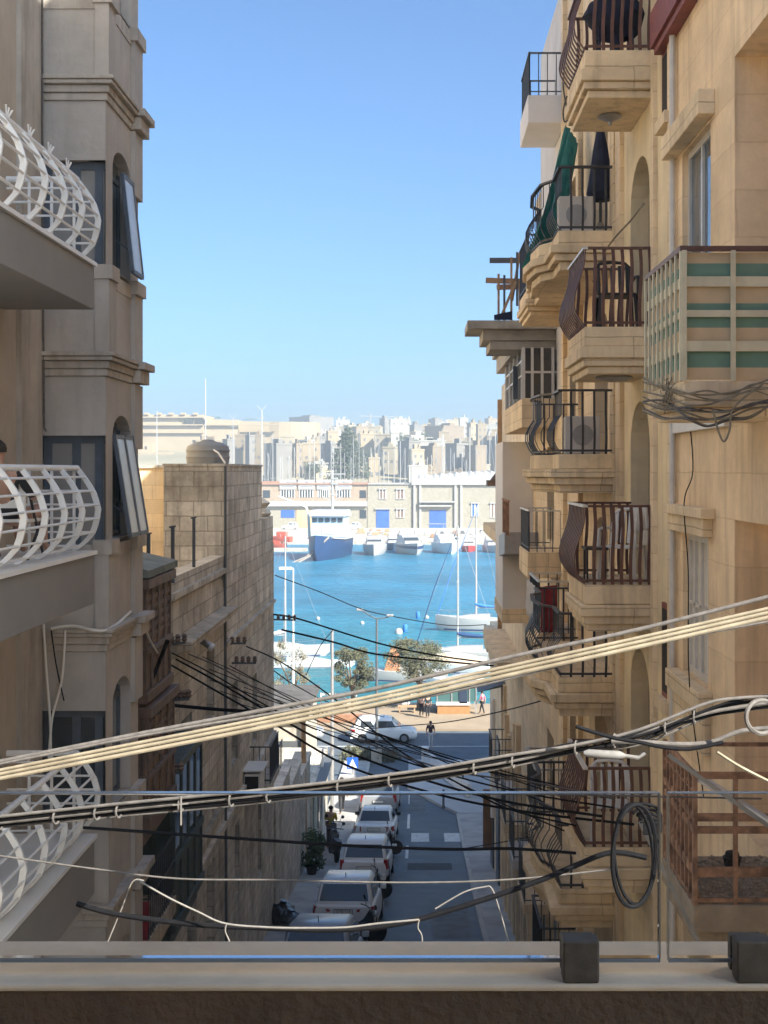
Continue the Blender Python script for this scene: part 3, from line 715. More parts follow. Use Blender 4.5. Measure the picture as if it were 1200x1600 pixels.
# rooftop tank
tk = thing('water_tank', 'grey domed plastic water tank on top of the tall stone block', 'water tank', (-5.15, 31.2, .15))
k_ = MB(); k_.lathe((-5.15, 31.2, .15), [(.50, 0), (.52, .08), (.52, .14), (.54, .17), (.52, .2), (.52, .3), (.54, .33), (.52, .36), (.50, .44), (.36, .52), (.2, .55), (.12, .6), (.02, .6)], 24); k_.build('tank', mat('grey_tank_plastic', (.24, .235, .225), .6, .08, 3), tk, smooth=True)
k_ = MB(); k_.tube([(-4.95, 30.75, .5), (-4.8, 30.6, .42), (-4.62, 30.5, .17)], .022, 8); k_.build('pipe', M['plastic_w'], tk)
# roof stakes
for x, y0, y1, d, lab in ((232, 833, 895, 20.6, 'thin rusty stake on the low roof, left of three'), (270, 822, 905, 20.9, 'thin rusty stake on the low roof, middle of three'), (303, 808, 880, 24.5, 'thin rusty stake on the low roof, right of three')):
    q = MB(); a = P(x, y1 + 6, d); b = P(x, y0, d); q.bar(a, b, .055, .05); q.bar(b + Vector((-.06, 0, -.02)), b + Vector((.05, 0, 0)), .03); o = q.build('metal_stake', M['steel_dk']); tag(o, lab, 'stake', 'stakes on the low roof')
# wall lamp arm
wl = thing('street_lamp', 'long tubular street lamp leaning out from the stone wall under the parapet', 'street lamp', P(330, 1011, 24.6))
q = MB(); q.tube([P(262, 966, 24.9), P(330, 1011, 24.6)], .065, 10); q.build('tube', M['steel'], wl, smooth=True)
q = MB(); q.tube([P(258, 962, 24.9), P(264, 967, 24.9)], .085, 10); q.tube([P(328, 1009.5, 24.6), P(333, 1013, 24.6)], .08, 10); q.build('end_cap', M['rail_pale'], wl, smooth=True, split=True)
# utility brackets with insulators on the left walls
def bracket(pts, d, label):
    r = thing('cable_bracket', label, 'cable bracket', P(*pts[0], d), group='cable brackets on the left walls')
    q = MB(); a, b = P(*pts[0], d), P(*pts[1], d); q.bar(a, b, .05, .04); q.build('arm', M['steel_dk'], r)
    for f in (.2, .45, .7, .95):
        c = a + (b - a) * f; q = MB(); q.lathe(c + Vector((0, 0, .02)), [(.03, 0), (.055, .04), (.035, .07), (.055, .1), (.02, .14)], 8); q.build('insulator', M['brown_wood'], r, smooth=True)
    return r
bracket(((250, 1008), (290, 1004)), 22.4, 'dark bracket of insulators on the wall beside the brown gallery')
bracket(((345, 1006), (384, 1005)), 29.0, 'upper dark bracket of insulators on the tall stone wall')
bracket(((362, 1036), (400, 1036)), 29.6, 'lower dark bracket of insulators on the tall stone wall')
bracket(((268, 1094), (296, 1092)), 21.4, 'dark bracket of insulators above the green gallery')
bracket(((245, 1207), (284, 1207)), 19.4, 'rusty bracket of insulators below the brown gallery')
bracket(((428, 968), (462, 969)), 38.0, 'dark bracket of insulators at the far corner against the sea')
for (a, b, d, lab) in (((270, 1102), (398, 1112), 21.0, 'dark horizontal pole stay fixed above the green gallery'), ((228, 1085), (262, 1000), 18.0, 'thick black conduit climbing steeply past the brown gallery')):
    cable('wall_conduit', [P(*a, d), P((a[0] + b[0]) / 2, (a[1] + b[1]) / 2 + 1, d), P(*b, d)], .03, M['cable_black'], lab, 'conduit')
# air conditioner on the far stone wall
ac = thing('air_conditioner', 'white air conditioner box on the far left stone wall', 'air conditioner', P(388, 1212, 35))
q = MB(); q.box(WX + .02, WX + .42, 31.6, 32.5, -8.1, -7.5); q.build('casing', M['plastic_w'], ac, bevel=.02)
q = MB(); q.box(WX + .05, WX + .38, 31.57, 31.6, -8.04, -7.56); q.build('grille', M['dark'], ac)
q = MB(); q.box(WX, WX + .5, 31.55, 32.6, -7.44, -7.40); q.build('cover', M['plastic_w'], ac)
# low yard walls further down
YW = thing('yard_wall', 'old yellowish yard wall along the left pavement beyond the stone row', 'wall', (-4.5, 42, -14))
q = MB()
for d0, d1, zt in ((38.35, 42.5, -9.9), (42.5, 46.5, -10.6), (46.5, 50.5, -11.2)): q.box(-4.85, -4.30, d0, d1 - .01, zr(d1) - .4, zt)
q.build('wall', M['stone_d'], YW, split=True)
q = MB()
for d0, d1, zt in ((38.35, 42.5, -9.9), (42.5, 46.5, -10.6), (46.5, 50.5, -11.2)): q.box(-4.9, -4.25, d0, d1 - .02, zt + .002, zt + .12)
q.build('coping', M['stone_d'], YW, split=True)
q = MB()
for k in range(10): q.bar((-4.55, 38.6 + k * .42, -9.77), (-4.55, 38.6 + k * .42, -8.9), .03)
q.bar((-4.55, 38.5, -8.95), (-4.55, 42.5, -8.95), .04); q.build('railing', M['steel_dk'], YW)
sh_ = thing('corner_shop', 'narrow shop front with a pale green glazed door at the left pavement', 'shop', (-4.6, 54, -16))
q = MB(); q.box(-9, -4.32, 51.2, 60.5, -17.5, -13.1); q.build('wall', M['stone_d'], sh_)
q = MB(); q.box(-4.32, -4.26, 52.0, 53.4, -15.4, -13.3); q.build('door', mat('pale_green_door', (.28, .36, .33), .4, .05, 3), sh_)
q = MB(); q.box(-4.32, -4.27, 54.4, 57.4, -15.2, -13.6); q.build('window', M['glass_d'], sh_)
q = MB(); q.box(-4.31, -3.9, 51.4, 58.2, -13.05, -12.97); q.build('canopy', M['steel_dk'], sh_)
bh = thing('banded_house', 'low house end striped in white and dark bands behind the left yard wall', 'house', (-6.6, 61, -16))
q = MB(); q.box(-10, -5.6, 61.5, 70, -18, -12.0); q.build('wall', M['concrete'], bh)
q = MB()
for z in (-13.0, -13.9): q.box(-10, -5.58, 61.44, 61.5, z - .34, z)
q.build('dark_band', M['steel_dk'], bh, split=True)
q = MB(); q.box(-10.2, -5.45, 61.2, 70.2, -12.0, -11.75); q.build('roof_slab', M['tar'], bh)

# unseen houses added behind the left row to bounce sunlight onto the right row
for k, (d0, d1, z) in enumerate(((17.4, 28.9, 9.0), (29.1, 41.5, 8.0), (41.8, 52, -6.0))):
    r = thing('sun_bounce_house', 'unseen house added behind the left row to bounce sunlight, ' + ('nearest of three', 'middle of three', 'farthest of three')[k], 'house', (-20, (d0 + d1) / 2, -14))
    q = MB(); q.box(-36, -9.6 if z > 0 else -10.5, d0, d1, -15, z); q.build('wall', M['cream2'], r)
    q = MB(); q.box(-36.05, -35.7, d0, d1, z + .002, z + .9); q.build('parapet', M['cream2'], r)
# ------------------------------------------------------------------ RIGHT: near honey stone house with recessed terraces
RX = 2.8
RN = thing('stone_apartment_house', 'honey limestone house at the right edge with deep recessed terraces and two small windows', 'apartment building', (6, 9, -12))
q = MB(); rec = [(6.2, 11.36, .66, 3.67), (6.2, 11.36, -3.1, -.44), (6.2, 11.36, -6.9, -4.3), (6.2, 11.36, 4.5, 7.4)]
win = [(12.3, 13.62, 1.5, 3.36), (12.4, 13.6, -2.12, -.66), (12.4, 13.6, -6.1, -4.5)]
facade(q, RX, -1, 4.3, 14.0, -14, 13.0, rec + win, .3)
for a, b, z0, z1 in rec:      # deepen the recess beyond the reveal
    for (u) in (a, b): q.face([(RX + .3, u, z0), (RX + 1.6, u, z0), (RX + 1.6, u, z1), (RX + .3, u, z1)])
    for z in (z0, z1): q.face([(RX + .3, a, z), (RX + 1.6, a, z), (RX + 1.6, b, z), (RX + .3, b, z)])
    q.face([(RX + 1.6, a, z0), (RX + 1.6, b, z0), (RX + 1.6, b, z1), (RX + 1.6, a, z1)])
for p in ([(RX, 4.3, -14), (12, 4.3, -14), (12, 4.3, 13.0), (RX, 4.3, 13.0)], [(RX, 14, -14), (12, 14, -14), (12, 14, 13.0), (RX, 14, 13.0)], [(RX, 4.3, 13.0), (12, 4.3, 13.0), (12, 14, 13.0), (RX, 14, 13.0)], [(12, 4.3, -14), (12, 14, -14), (12, 14, 13.0), (12, 4.3, 13.0)]): q.face(p)
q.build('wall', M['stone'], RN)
w1 = window_x(RN, RX, -1, 12.3, 13.62, 1.5, 3.36, .12, M['rail_pale'], M['glass_b'], muntin=1, bars=0)
w2 = window_x(RN, RX, -1, 12.4, 13.6, -2.12, -.66, .12, M['rail_pale'], M['curtain'], muntin=3, bars=1)
window_x(RN, RX, -1, 12.4, 13.6, -6.1, -4.5, .3, M['rail_pale'], M['glass_d'])
tm = MB()
tm.box(RX - .16, RX, 12.12, 13.98, 3.38, 3.62); tm.box(RX - .1, RX, 12.2, 13.9, -.64, -.46); tm.box(RX - .14, RX, 12.1, 13.95, -.46, -.36); tm.box(RX - .14, RX, 12.2, 13.85, -2.32, -2.13); tm.box(RX - .08, RX, 12.3, 13.75, -2.75, -2.32)
tm.build('lintel', M['slab_cream'], RN, bevel=.01, split=True)
cn_ = MB()
for z in (.40, -4.1): cn_.box(RX - .06, RX, 11.5, 14.0, z, z + .14)
cn_.tube([(RX - .05, 13.9, 13), (RX - .05, 13.9, -12)], .035, 8); cn_.build('drain_pipe', M['rail_pale'], RN)
rc = MB(); rc.box(RX - .17, RX, 12.2, 14.6, 4.80, 5.2); rc.box(RX - .13, RX, 12.25, 14.55, 4.72, 4.797); rc.build('red_canopy', M['red_wood'], RN)
for z0, z1 in ((3.98, 4.74), (-2.56, -1.5)):
    sl2 = MB(); sl2.box(RX - .03, RX + .02, 14.22, 14.62, z0, z1); o = sl2.build('slot_window', M['red_wood'], RN)
    sl2 = MB(); sl2.box(RX - .035, RX - .03, 14.28, 14.56, z0 + .06, z1 - .06); sl2.build('pane', M['dark'], o)
    sl2 = MB(); sl2.box(RX - .1, RX, 14.1, 14.7, z0 - .14, z0 - .005); sl2.build('sill', M['slab_cream'], RN)
bx = MB()
for x in (3.02, 3.25):
    for z in (-.28, -.17, -.06, .05): bx.box(x, x + .1, 11.30, 11.36, z, z + .075)
bx.build('junction_box', M['slab_cream'], RN)
# green striped balcony
gz = .66
s = MB(); s.box(1.95, RX, 9.44, 10.9, .47, gz); s.box(2.02, RX, 9.5, 10.85, .40, .468); gb = s.build('balcony', M['slab_cream'], RN, bevel=.015)
f = MB()
XO, D0, D1 = 1.95, 9.44, 10.9
zb = [gz + .03, gz + .235, gz + .475, gz + .72]
def zpx(y, d): return (VY - y) / F * d
for y, h in ((440, .075), (490, .05), (541, .075)):
    z = zpx(y, D0); f.box(XO, RX, D0 - .012, D0 + .012, z - h / 2, z + h / 2); f.box(XO - .012, XO + .012, D0 + .014, D1, z - h / 2, z + h / 2)
    f.box(XO, RX, D1 - .012, D1 + .012, z - h / 2, z + h / 2)
for x in (XO, 2.31, 2.66): f.box(x - .018, x + .018, D0 - .03, D0 - .013, gz, 1.62)
for k in range(9):
    d = D0 + (D1 - D0) * k / 8; f.box(XO - .03, XO - .013, d - .015, d + .015, gz, 1.62)
gr = f.build('railing', mat('pale_green_grey_iron', (.62, .555, .385), .55, .12, 6), gb)
f = MB(); f.bar((XO, D0, 1.635), (RX, D0, 1.635), .05, .035); f.bar((XO, D0 - .02, 1.635), (XO, D1, 1.635), .06, .04); f.build('handrail', M['brown_iron'], gr)
f = MB(); bands = [(592, 572, 0), (572, 548, 1), (533, 508, 0), (508, 497, 1), (484, 472, 1), (472, 447, 0), (432, 408, 1), (408, 392, 0)]
cuts = [(gz + .01, 0, .76), (.76, 1, .90), (.90, 0, 1.055), (1.055, 1, 1.235), (1.235, 0, 1.37), (1.37, 1, 1.53), (1.53, 0, 1.61)]
for z0, mi, z1 in cuts:
    f.mi = mi
    f.box(XO + .02, RX, D0 + .02, D0 + .028, z0, z1); f.box(XO + .02, XO + .028, D0 + .03, D1 - .03, z0, z1)
f.build('striped_screen', [mat('tan_screen_fabric', (.58, .44, .27), .9, .1, 5), mat('green_screen_fabric', (.16, .27, .20), .9, .12, 5)], gr)
# tangle of wires and netting round the slab
rg = random.Random(5)
for k in range(12):
    f_ = MB()
    y0 = rg.uniform(588, 640); pts = []
    for j in range(7):
        t_ = j / 6; x = 1005 + 200 * t_; y = y0 + 22 * math.sin(3.1 * t_ + rg.uniform(-.4, .4)) + rg.uniform(-6, 6)
        d = 9.36 + rg.uniform(-.03, .02) if x > 1066 else 10.8 - (x - 1005) / 61 * 1.4; pts.append(P(x, y, d))
    cable('loose_wire', pts, .005 + .004 * rg.random(), M['cable_cream'] if k % 3 else M['cable_grey'], 'thin loose wire strung round the slab of the green striped balcony', 'wire', 'wires tangled round the green balcony slab', 5)
f_ = MB()
for k in range(26):
    a = P(rg.uniform(1004, 1066), rg.uniform(588, 640), 9.9); b = a + Vector((rg.uniform(-.06, .06), rg.uniform(-.35, .35), rg.uniform(-.14, .10))); a.x = b.x = 1.93 + rg.uniform(-.015, .015)
    f_.tube([a, (a + b) / 2 + Vector((-.02, 0, -.03)), b], .004, 4)
tag(f_.build('torn_netting', M['cable_cream']), 'torn pale netting bunched on the corner of the green balcony slab', 'netting')
cable('hanging_wire', [P(1114, 640, 9.3), P(1122, 672, 9.3), P(1131, 690, 9.3), P(1140, 672, 9.3), P(1147, 636, 9.3), P(1192, 600, 9.3)], .008, M['cable_cream'], 'knotted wire hanging in a V below the green balcony slab', 'wire')
cable('wall_wire', [(RX - .02, 13.2, .6), (RX - .02, 13.0, 0), (RX - .13, 12.9, -.33), (RX - .12, 12.75, -1.0), (RX - .14, 12.6, -2.1), (RX - .02, 12.5, -3.2)], .006, M['cable_black'], 'thin black wire running down the honey wall past the lower window', 'wire')
# rusty balcony
rz = -3.1
s = MB(); s.box(1.95, RX, 9.13, 10.3, rz - .20, rz); s.box(2.0, RX, 9.2, 10.26, rz - .34, rz - .205); rb = s.build('balcony', mat('brown_old_concrete', (.30, .24, .17), .9, .25, 5, bump=.4), RN, bevel=.015)
f = MB()
for k in range(9): f.bar((1.97, 9.15 + 1.12 * k / 8, rz), (1.97, 9.15 + 1.12 * k / 8, rz + .92), .03, .03 if k else .05)
for x in (2.26, 2.55, 2.76): f.bar((x, 9.15, rz), (x, 9.15, rz + .92), .03)
for z, h in ((.92, .05), (.80, .012), (.62, .055), (.53, .05), (.23, .07), (.03, .03)): f.bar((1.97, 9.15, rz + z), (RX, 9.15, rz + z), .02, h); f.bar((1.97, 9.15, rz + z), (1.97, 10.28, rz + z), .02, h)
f.bar((1.97, 10.28, rz + .9), (RX, 10.28, rz + .9), .03)
f.bar((2.0, 9.15, rz + .02), (1.97, 10.0, rz + .85), .018); f.bar((1.97, 9.3, rz + .9), (1.97, 10.2, rz + .05), .02)
f.build('railing', M['rust'], rb)
f = MB()
rg = random.Random(3)
for k in range(900):
    x, y = rg.uniform(2.0, 2.78), rg.uniform(9.2, 10.25); r_ = rg.uniform(.004, .016); f.X = Matrix.Translation((x, y, rz + r_ * .4)) @ Matrix.Rotation(rg.uniform(0, 3), 4, (rg.random(), rg.random(), 1))
    f.box(-r_, r_, -r_ * .8, r_ * .8, -r_ * .5, r_ * .5)
f.X = None
tag(f.build('rubble', mat('broken_stone_rubble', (.36, .30, .23), .95, .3, 20)), 'broken stone rubble scattered on the rusty balcony floor', 'rubble', kind='stuff')
f = MB(); f.lathe((2.42, 9.9, rz), [(.05, 0), (.07, .1), (.075, .11), (.06, .115), (.05, .15), (.02, .16)], 12); tag(f.build('flower_pot', M['dark'], smooth=True), 'small dark pot standing in the rubble of the rusty balcony', 'pot')
f = MB(); f.bar((2.02, 9.5, rz + .86), (2.9, 8.6, rz + .38), .05, .05); 
tag(f.build('plank', M['rail_pale']), 'pale plank slanting down across the rusty balcony railing', 'plank')
s = MB(); s.box(1.9, RX, 9.3, 10.4, -7.15, -6.9); s.box(1.9, 1.94, 9.3, 10.4, -6.9, -6.0); s.build('lower_balcony', M['concrete'], RN)

# ------------------------------------------------------------------ RIGHT: cream house with brown bellied balconies (d 14..17.9)
R1 = thing('cream_house', 'tall cream house with four brown bellied iron balconies one above the other', 'apartment building', (6, 16, -13))
zs1 = [(4.47, .56), (1.16, .56), (-1.93, .56), (-5.07, .56)]
doors1 = [(15.55, 16.95, zb_ + .56, zb_ + .56 + 2.25, .55) for zb_, _ in zs1] + [(15.5, 16.8, -13, -10.4)]
q = MB(); facade(q, RX, -1, 14.0, 17.9, -14, 8.2, doors1, .3); q.box(RX + .31, 12, 14.01, 17.89, -14, 8.2)
q.build('wall', M['cream'], R1)
for a in doors1: window_x(R1, RX, -1, *a[:4], t=.3, m_frame=M['brown_wood'], muntin=1, bars=2, name='balcony_door')
q = MB(); q.box(RX - .05, RX, 14.05, 14.2, -14, 8.2); q.box(RX - .06, RX, 17.5, 17.9, -14, 8.2); q.box(RX - .05, RX, 15.05, 15.22, -14, 8.2); q.build('pilaster', M['cream2'], R1, split=True)
for k, (zb_, h) in enumerate(zs1):
    sl_ = moulded_slab(R1, 1.93, RX, 15.26, 17.0, zb_, h, M['slab_cream'])
    belly_rail(sl_, 1.99, RX, 15.31, 16.95, zb_ + h, .93, M['brown_iron'], M['rail_pale'] if k else M['brown_iron'])
lt = MB(); lt.lathe((2.4, 16.1, 4.44), [(.02, .03), (.13, .03), (.16, .0), (.10, -.03), (.03, -.06), (.02, -.1)], 16); lt.build('ceiling_lamp', M['steel'], R1, smooth=True)
lt = MB(); lt.lathe((2.4, 15.75, 1.13), [(.02, .03), (.22, .03), (.24, .0), (.14, -.03), (.03, -.04)], 16); lt.build('ceiling_lamp', M['steel'], R1, smooth=True)
# things on those balconies
mg = MB()
def blob(mb, c, sx, sy, sz, seed, n=10, m=7, amp=.25):
    rg = random.Random(seed); rows = []
    for i in range(m + 1):
        th = math.pi * i / m; row = []
        for j in range(n):
            ph = 2 * math.pi * j / n; k = 1 + rg.uniform(-amp, amp)
            row.append(mb.pt((c[0] + sx * k * math.sin(th) * math.cos(ph), c[1] + sy * k * math.sin(th) * math.sin(ph), c[2] + sz * k * math.cos(th))))
        rows.append(row)
    for a, b in zip(rows, rows[1:]):
        for j in range(n): mb.faces((a[j], a[(j + 1) % n], b[(j + 1) % n], b[j]))
bag = thing('covered_barbecue', 'barbecue under a crumpled navy cover on the topmost brown balcony', 'barbecue', (2.42, 15.75, 5.03))
mb = MB(); blob(mb, (2.40, 15.7, 5.56), .36, .26, .30, 4, 14, 10, .13); mb.build('cover', M['cloth_navy'], bag, smooth=True)
mb = MB()
for x in (2.2, 2.6): mb.bar((x, 15.6, 5.03), (x, 15.6, 5.5), .03); mb.bar((x, 15.8, 5.03), (x, 15.8, 5.5), .03)
mb.box(2.33, 2.47, 15.58, 15.66, 5.03, 5.5); mb.build('stand', M['cloth_navy'], bag)
def plastic_chair(name, m, label, loc, rz, group=None):
    r = thing(name, label, 'chair', loc, rz, group)
    q = MB(); q.box(-.22, .22, -.2, .22, .41, .44); q.build('seat', m, r, world=False, bevel=.015)
    q = MB()
    for k in range(5): x = -.18 + .09 * k; q.bar((x, -.2, .46), (x, -.29, .84), .045, .014)
    q.bar((-.23, -.20, .44), (-.22, -.29, .82), .04, .03); q.bar((.23, -.20, .44), (.22, -.29, .82), .04, .03)
    q.tube([(-.22, -.285, .81), (-.16, -.295, .87), (0, -.3, .89), (.16, -.295, .87), (.22, -.285, .81)], .022, 6)
    q.build('backrest', m, r, world=False)
    for x, y in ((-.21, -.18), (.21, -.18), (-.21, .2), (.21, .2)):
        q = MB(); q.bar((x, y, .42), (x * 1.12, y * 1.15, 0), .045, .035); q.build('leg', m, r, world=False)
    for x in (-.24, .24):
        q = MB(); q.tube([(x, -.22, .64), (x, .0, .66), (x, .18, .64), (x, .21, .42)], .02, 6); q.build('armrest', m, r, world=False)
    return r
plastic_chair('garden_chair', M['plastic_bk'], 'black plastic garden chair on the second brown balcony from the top', (2.42, 15.75, 1.72), R(180))
plastic_chair('garden_chair', M['plastic_w'], 'white slatted garden chair with a towel on the third brown balcony', (2.52, 15.85, -1.37), R(150))
plastic_chair('garden_chair', M['plastic_w'], 'white plastic chair with pierced backrest on the lowest brown balcony', (2.35, 15.7, -4.51), R(175))
ch = thing('garden_table', 'low dark table beside the white chair on the third brown balcony', 'table', (2.15, 15.75, -1.37))
q = MB(); q.box(2.02, 2.3, 15.55, 15.95, -.97, -.94); q.build('table_top', M['plastic_bk'], ch)
for x in (2.05, 2.27): 
    q = MB(); q.bar((x, 15.6, -1.37), (x, 15.6, -.97), .02); q.bar((x, 15.9, -1.37), (x, 15.9, -.97), .02); q.build('leg', M['plastic_bk'], ch, split=True)
cloth([[(2.60, 15.62, -.42), (2.78, 15.60, -.42)], [(2.60, 15.52, -.75), (2.78, 15.55, -.72)]], 'towel', M['plastic_w'], 'white towel thrown over the chair on the third brown balcony', 'towel', .012)

# ------------------------------------------------------------------ RIGHT: house with black iron balconies (d 17.9..24.6)
R2 = thing('stone_town_house', 'pale stone house with black iron balconies beyond the cream house', 'apartment building', (6, 21, -14))
zs2 = [2.83, -.32, -3.47, -6.45]
doors2 = [(19.0, 20.4, z + .53, z + 2.75, .3) for z in zs2] + [(22.6, 23.8, z - .2, z + 1.9, .3) for z in (3.4, .2, -2.7, -5.8, -9)]
q = MB(); facade(q, RX, -1, 17.9, 24.6, -15, 9.3, doors2, .3); q.box(RX + .31, 12, 17.91, 24.59, -15, 9.3); q.build('wall', M['cream2'], R2)
for a in doors2: window_x(R2, RX, -1, *a[:4], t=.3, m_frame=M['brown_wood'], muntin=1, bars=2, name='balcony_door')
q = MB()
for d in (17.92, 21.9, 24.2): q.box(RX - .08, RX, d, d + .35, -15, 9.3)
q.build('pilaster', M['slab_cream'], R2, split=True)
def bow_slab(parent, zb_, h, d0=18.0, d1=22.0, xo=1.93):
    """baroque plan: straight ends, bowed middle"""
    def plan(e):
        pts = [(RX, d0 - e), (xo - e, d0 - e), (xo - e, d0 + .9), (xo - .16 - e, d0 + 1.2), (xo - .22 - e, (d0 + d1) / 2), (xo - .16 - e, d1 - 1.2), (xo - e, d1 - .9), (xo - e, d1 + e), (RX, d1 + e)]
        return pts
    s = MB()
    for z0, z1, e in ((.34, .55, -.03), (.22, .336, .09), (.12, .216, .03), (0, .116, -.05)): s.prism(plan(e), zb_ + z0, zb_ + z1, 'z')
    return s.build('balcony', M['slab_cream'], parent, bevel=.012), plan(-.06)
def bow_rail(slab, plan, z0, h, m):
    mb = MB(); path = [Vector((*p, 0)) for p in plan]
    seg = [(a, b, (b - a).length) for a, b in zip(path, path[1:])]; tot = sum(s[2] for s in seg); n = int(tot / .16)
    ctr = Vector((RX, 20, 0))
    for k in range(n + 1):
        s_ = tot * k / n
        for a, b, l in seg:
            if s_ <= l + 1e-6: p = a + (b - a) * (s_ / l); break
            s_ -= l
        out = Vector((-1, 0, 0)) if RX - p.x > .8 else Vector((0, -1 if p.y < 20 else 1, 0)); secs = []
        side = out.cross(Vector((0, 0, 1)))
        for j in range(9):
            f = j / 8; o = (.13 * math.sin(min(1, f / .62) * math.pi) if out.x else .05 * math.sin(min(1, f / .62) * math.pi)) - .02
            c = p + out * o + Vector((0, 0, z0 + h * f)); secs.append([c - side * .016 - out * .006, c + side * .016 - out * .006, c + side * .016 + out * .006, c - side * .016 + out * .006])
        mb.loft(secs)
    for a, b, l in seg: mb.bar(a + Vector((0, 0, z0 + .05)), b + Vector((0, 0, z0 + .05)), .03, .03)
    o = mb.build('railing', m, slab)
    hr = MB()
    for a, b, l in seg: hr.bar(a + Vector((0, 0, z0 + h)), b + Vector((0, 0, z0 + h)), .06, .03)
    hr.build('handrail', m, o)
for z in zs2:
    s_, pl_ = bow_slab(R2, z, .55); bow_rail(s_, pl_, z + .55, .9, M['black_iron'])
# plain balconies of the next bays
for (d0, d1, xo, zt, h, m, hr) in ((22.5, 24.5, 2.06, -2.88, .5, M['black_iron'], M['rail_pale']), (22.4, 24.4, 1.86, 3.22, .5, M['black_iron'], None), (22.5, 24.4, 2.0, -6.2, .4, M['black_iron'], M['steel']), (22.5, 24.4, 2.1, -9.0, .3, M['black_iron'], None)):
    s_ = moulded_slab(R2, xo, RX, d0, d1, zt - h, h, M['slab_cream']); bar_rail(s_, xo + .04, RX, d0 + .05, d1 - .05, zt, .92, m, .14, hr)
# white upper house with thin railing
R3 = thing('white_house', 'white rendered house with a boxy white balcony high against the sky', 'apartment building', (6, 27, -14))
ops3 = [(26.6, 28.0, z, z + 2.0) for z in (-1.5, -4.6, -7.6)]
q = MB(); facade(q, RX, -1, 24.6, 29.5, 1.2, 9.5, [], .2); q.box(RX + .21, 12, 24.61, 29.49, -15.5, 9.5); q.build('wall', M['greywhite'], R3)
q = MB(); facade(q, RX, -1, 24.6, 29.5, -15.5, 1.195, ops3, .2); q.build('lower_wall', M['cream2'], R3)
for a in ops3: window_x(R3, RX, -1, *a[:4], t=.2, m_frame=M['green_wood'], name='window')
s = MB(); s.box(2.08, RX, 24.5, 26.4, 6.65, 7.19); bs = s.build('balcony', M['white_wall'], R3, bevel=.02); bar_rail(bs, 2.1, RX, 24.53, 26.35, 7.19, .82, M['steel_dk'], .15)
s = MB(); s.box(2.14, RX, 25.3, 27.4, -2.13, -1.62); bs = s.build('balcony', M['slab_cream'], R3, bevel=.02); bar_rail(bs, 2.16, RX, 25.33, 27.35, -1.62, .82, M['steel_dk'], .13, M['rail_pale'])
# glazed closed balcony under the concrete canopy
R4 = thing('glazed_balcony_house', 'unfinished house with white glazed balcony under a wide concrete canopy', 'apartment building', (6, 36, -15))
q = MB(); q.box(RX, 12, 29.5, 43.5, -17, 2.86); q.build('wall', M['cream2'], R4)
q = MB(); q.box(RX + .5, 12, 29.5, 36.5, 2.862, 6.4); q.box(RX + .2, 12, 31, 33, 6.402, 6.9); q.build('upper_wall', M['stone'], R4)
s = MB(); s.box(.98, RX, 26.0, 27.6, 2.88, 3.05); s.box(1.9, RX, 27.6, 33.4, 2.88, 3.04); s.box(1.30, RX, 26.2, 27.7, 2.66, 2.876); s.box(1.45, RX, 26.25, 27.8, 2.48, 2.656); s.box(2.0, RX, 27.82, 33.2, 2.5, 2.876); s.build('canopy', M['concrete'], R4, bevel=.01)
s = MB(); s.box(2.09, RX - .003, 26.0, 31.4, .88, 1.46); gl4 = s.build('closed_balcony', M['slab_cream'], R4)
f = MB()
for d in (26.05, 27.2, 28.4, 29.6, 30.9): f.bar((2.12, d, 1.46), (2.12, d, 2.5), .07); f.bar((2.12, d + .5, 1.46), (2.12, d + .5, 2.5), .035)
for z in (1.95, 2.25): f.bar((2.12, 26.05, z), (2.12, 31.3, z), .04)
for x in (2.3, 2.5, 2.72): f.bar((x, 26.05, 1.46), (x, 26.05, 2.5), .055)
f.bar((2.12, 26.05, 2.0), (RX, 26.05, 2.0), .045)
fr4 = f.build('window_frame', M['rail_pale'], gl4)
f = MB(); f.box(2.13, 2.14, 26.1, 31.2, 1.47, 2.49); f.box(2.15, RX - .05, 26.06, 26.07, 1.47, 2.49); f.build('pane', M['glass_d'], fr4, split=True)
f = MB(); f.box(1.98, 2.08, 27.0, 27.04, 1.5, 2.2); f.build('shutter', M['blue_wood'], gl4)
s = MB(); s.box(2.05, RX - .003, 31.45, 34.4, -3.4, .7); s.build('white_side_wall', M['white_wall'], R4)
s = MB(); s.box(2.03, RX - .003, 31.4, 34.5, -3.75, -3.402); s.box(2.1, RX - .003, 34.6, 42, -5.5, -5.2); s.box(2.1, RX - .003, 34.6, 42, -2.0, -1.7); s.build('balcony', M['slab_cream'], R4, split=True)
s = MB(); s.loft([[(2.0, 30.0, -1.95), (RX - .01, 30.0, -1.95), (RX - .01, 30.0, -1.45), (2.0, 30.0, -1.45)], [(1.95, 31.4, -2.1), (RX - .01, 31.4, -2.1), (RX - .01, 31.4, -1.6), (1.95, 31.4, -1.6)]]); s.build('metal_box', M['steel'], R4)
f = MB()
for k in range(10): f.bar((2.04, 29.2 + k * .22, -1.5), (2.04, 29.2 + k * .22, -.7), .025)
f.bar((2.04, 29.1, -.7), (2.04, 31.3, -.7), .04); f.build('railing', M['rust'], R4)
s = MB(); s.box(2.28, RX - .003, 42.6, 43.6, -.52, -.33); s.loft([[(2.4, 42.7, -.33), (RX - .003, 42.7, -.33), (RX - .003, 43.5, -.33), (2.4, 43.5, -.33)], [(2.72, 43.0, .12), (RX - .003, 43.0, .12), (RX - .003, 43.2, .12), (2.72, 43.2, .12)]]); s.build('corner_hood', M['brown_wood'], R4)
s = MB(); s.box(2.66, 2.8 - .003, 43.3, 43.52, -6, 2.4); s.build('corner_post', M['timber'], R4)
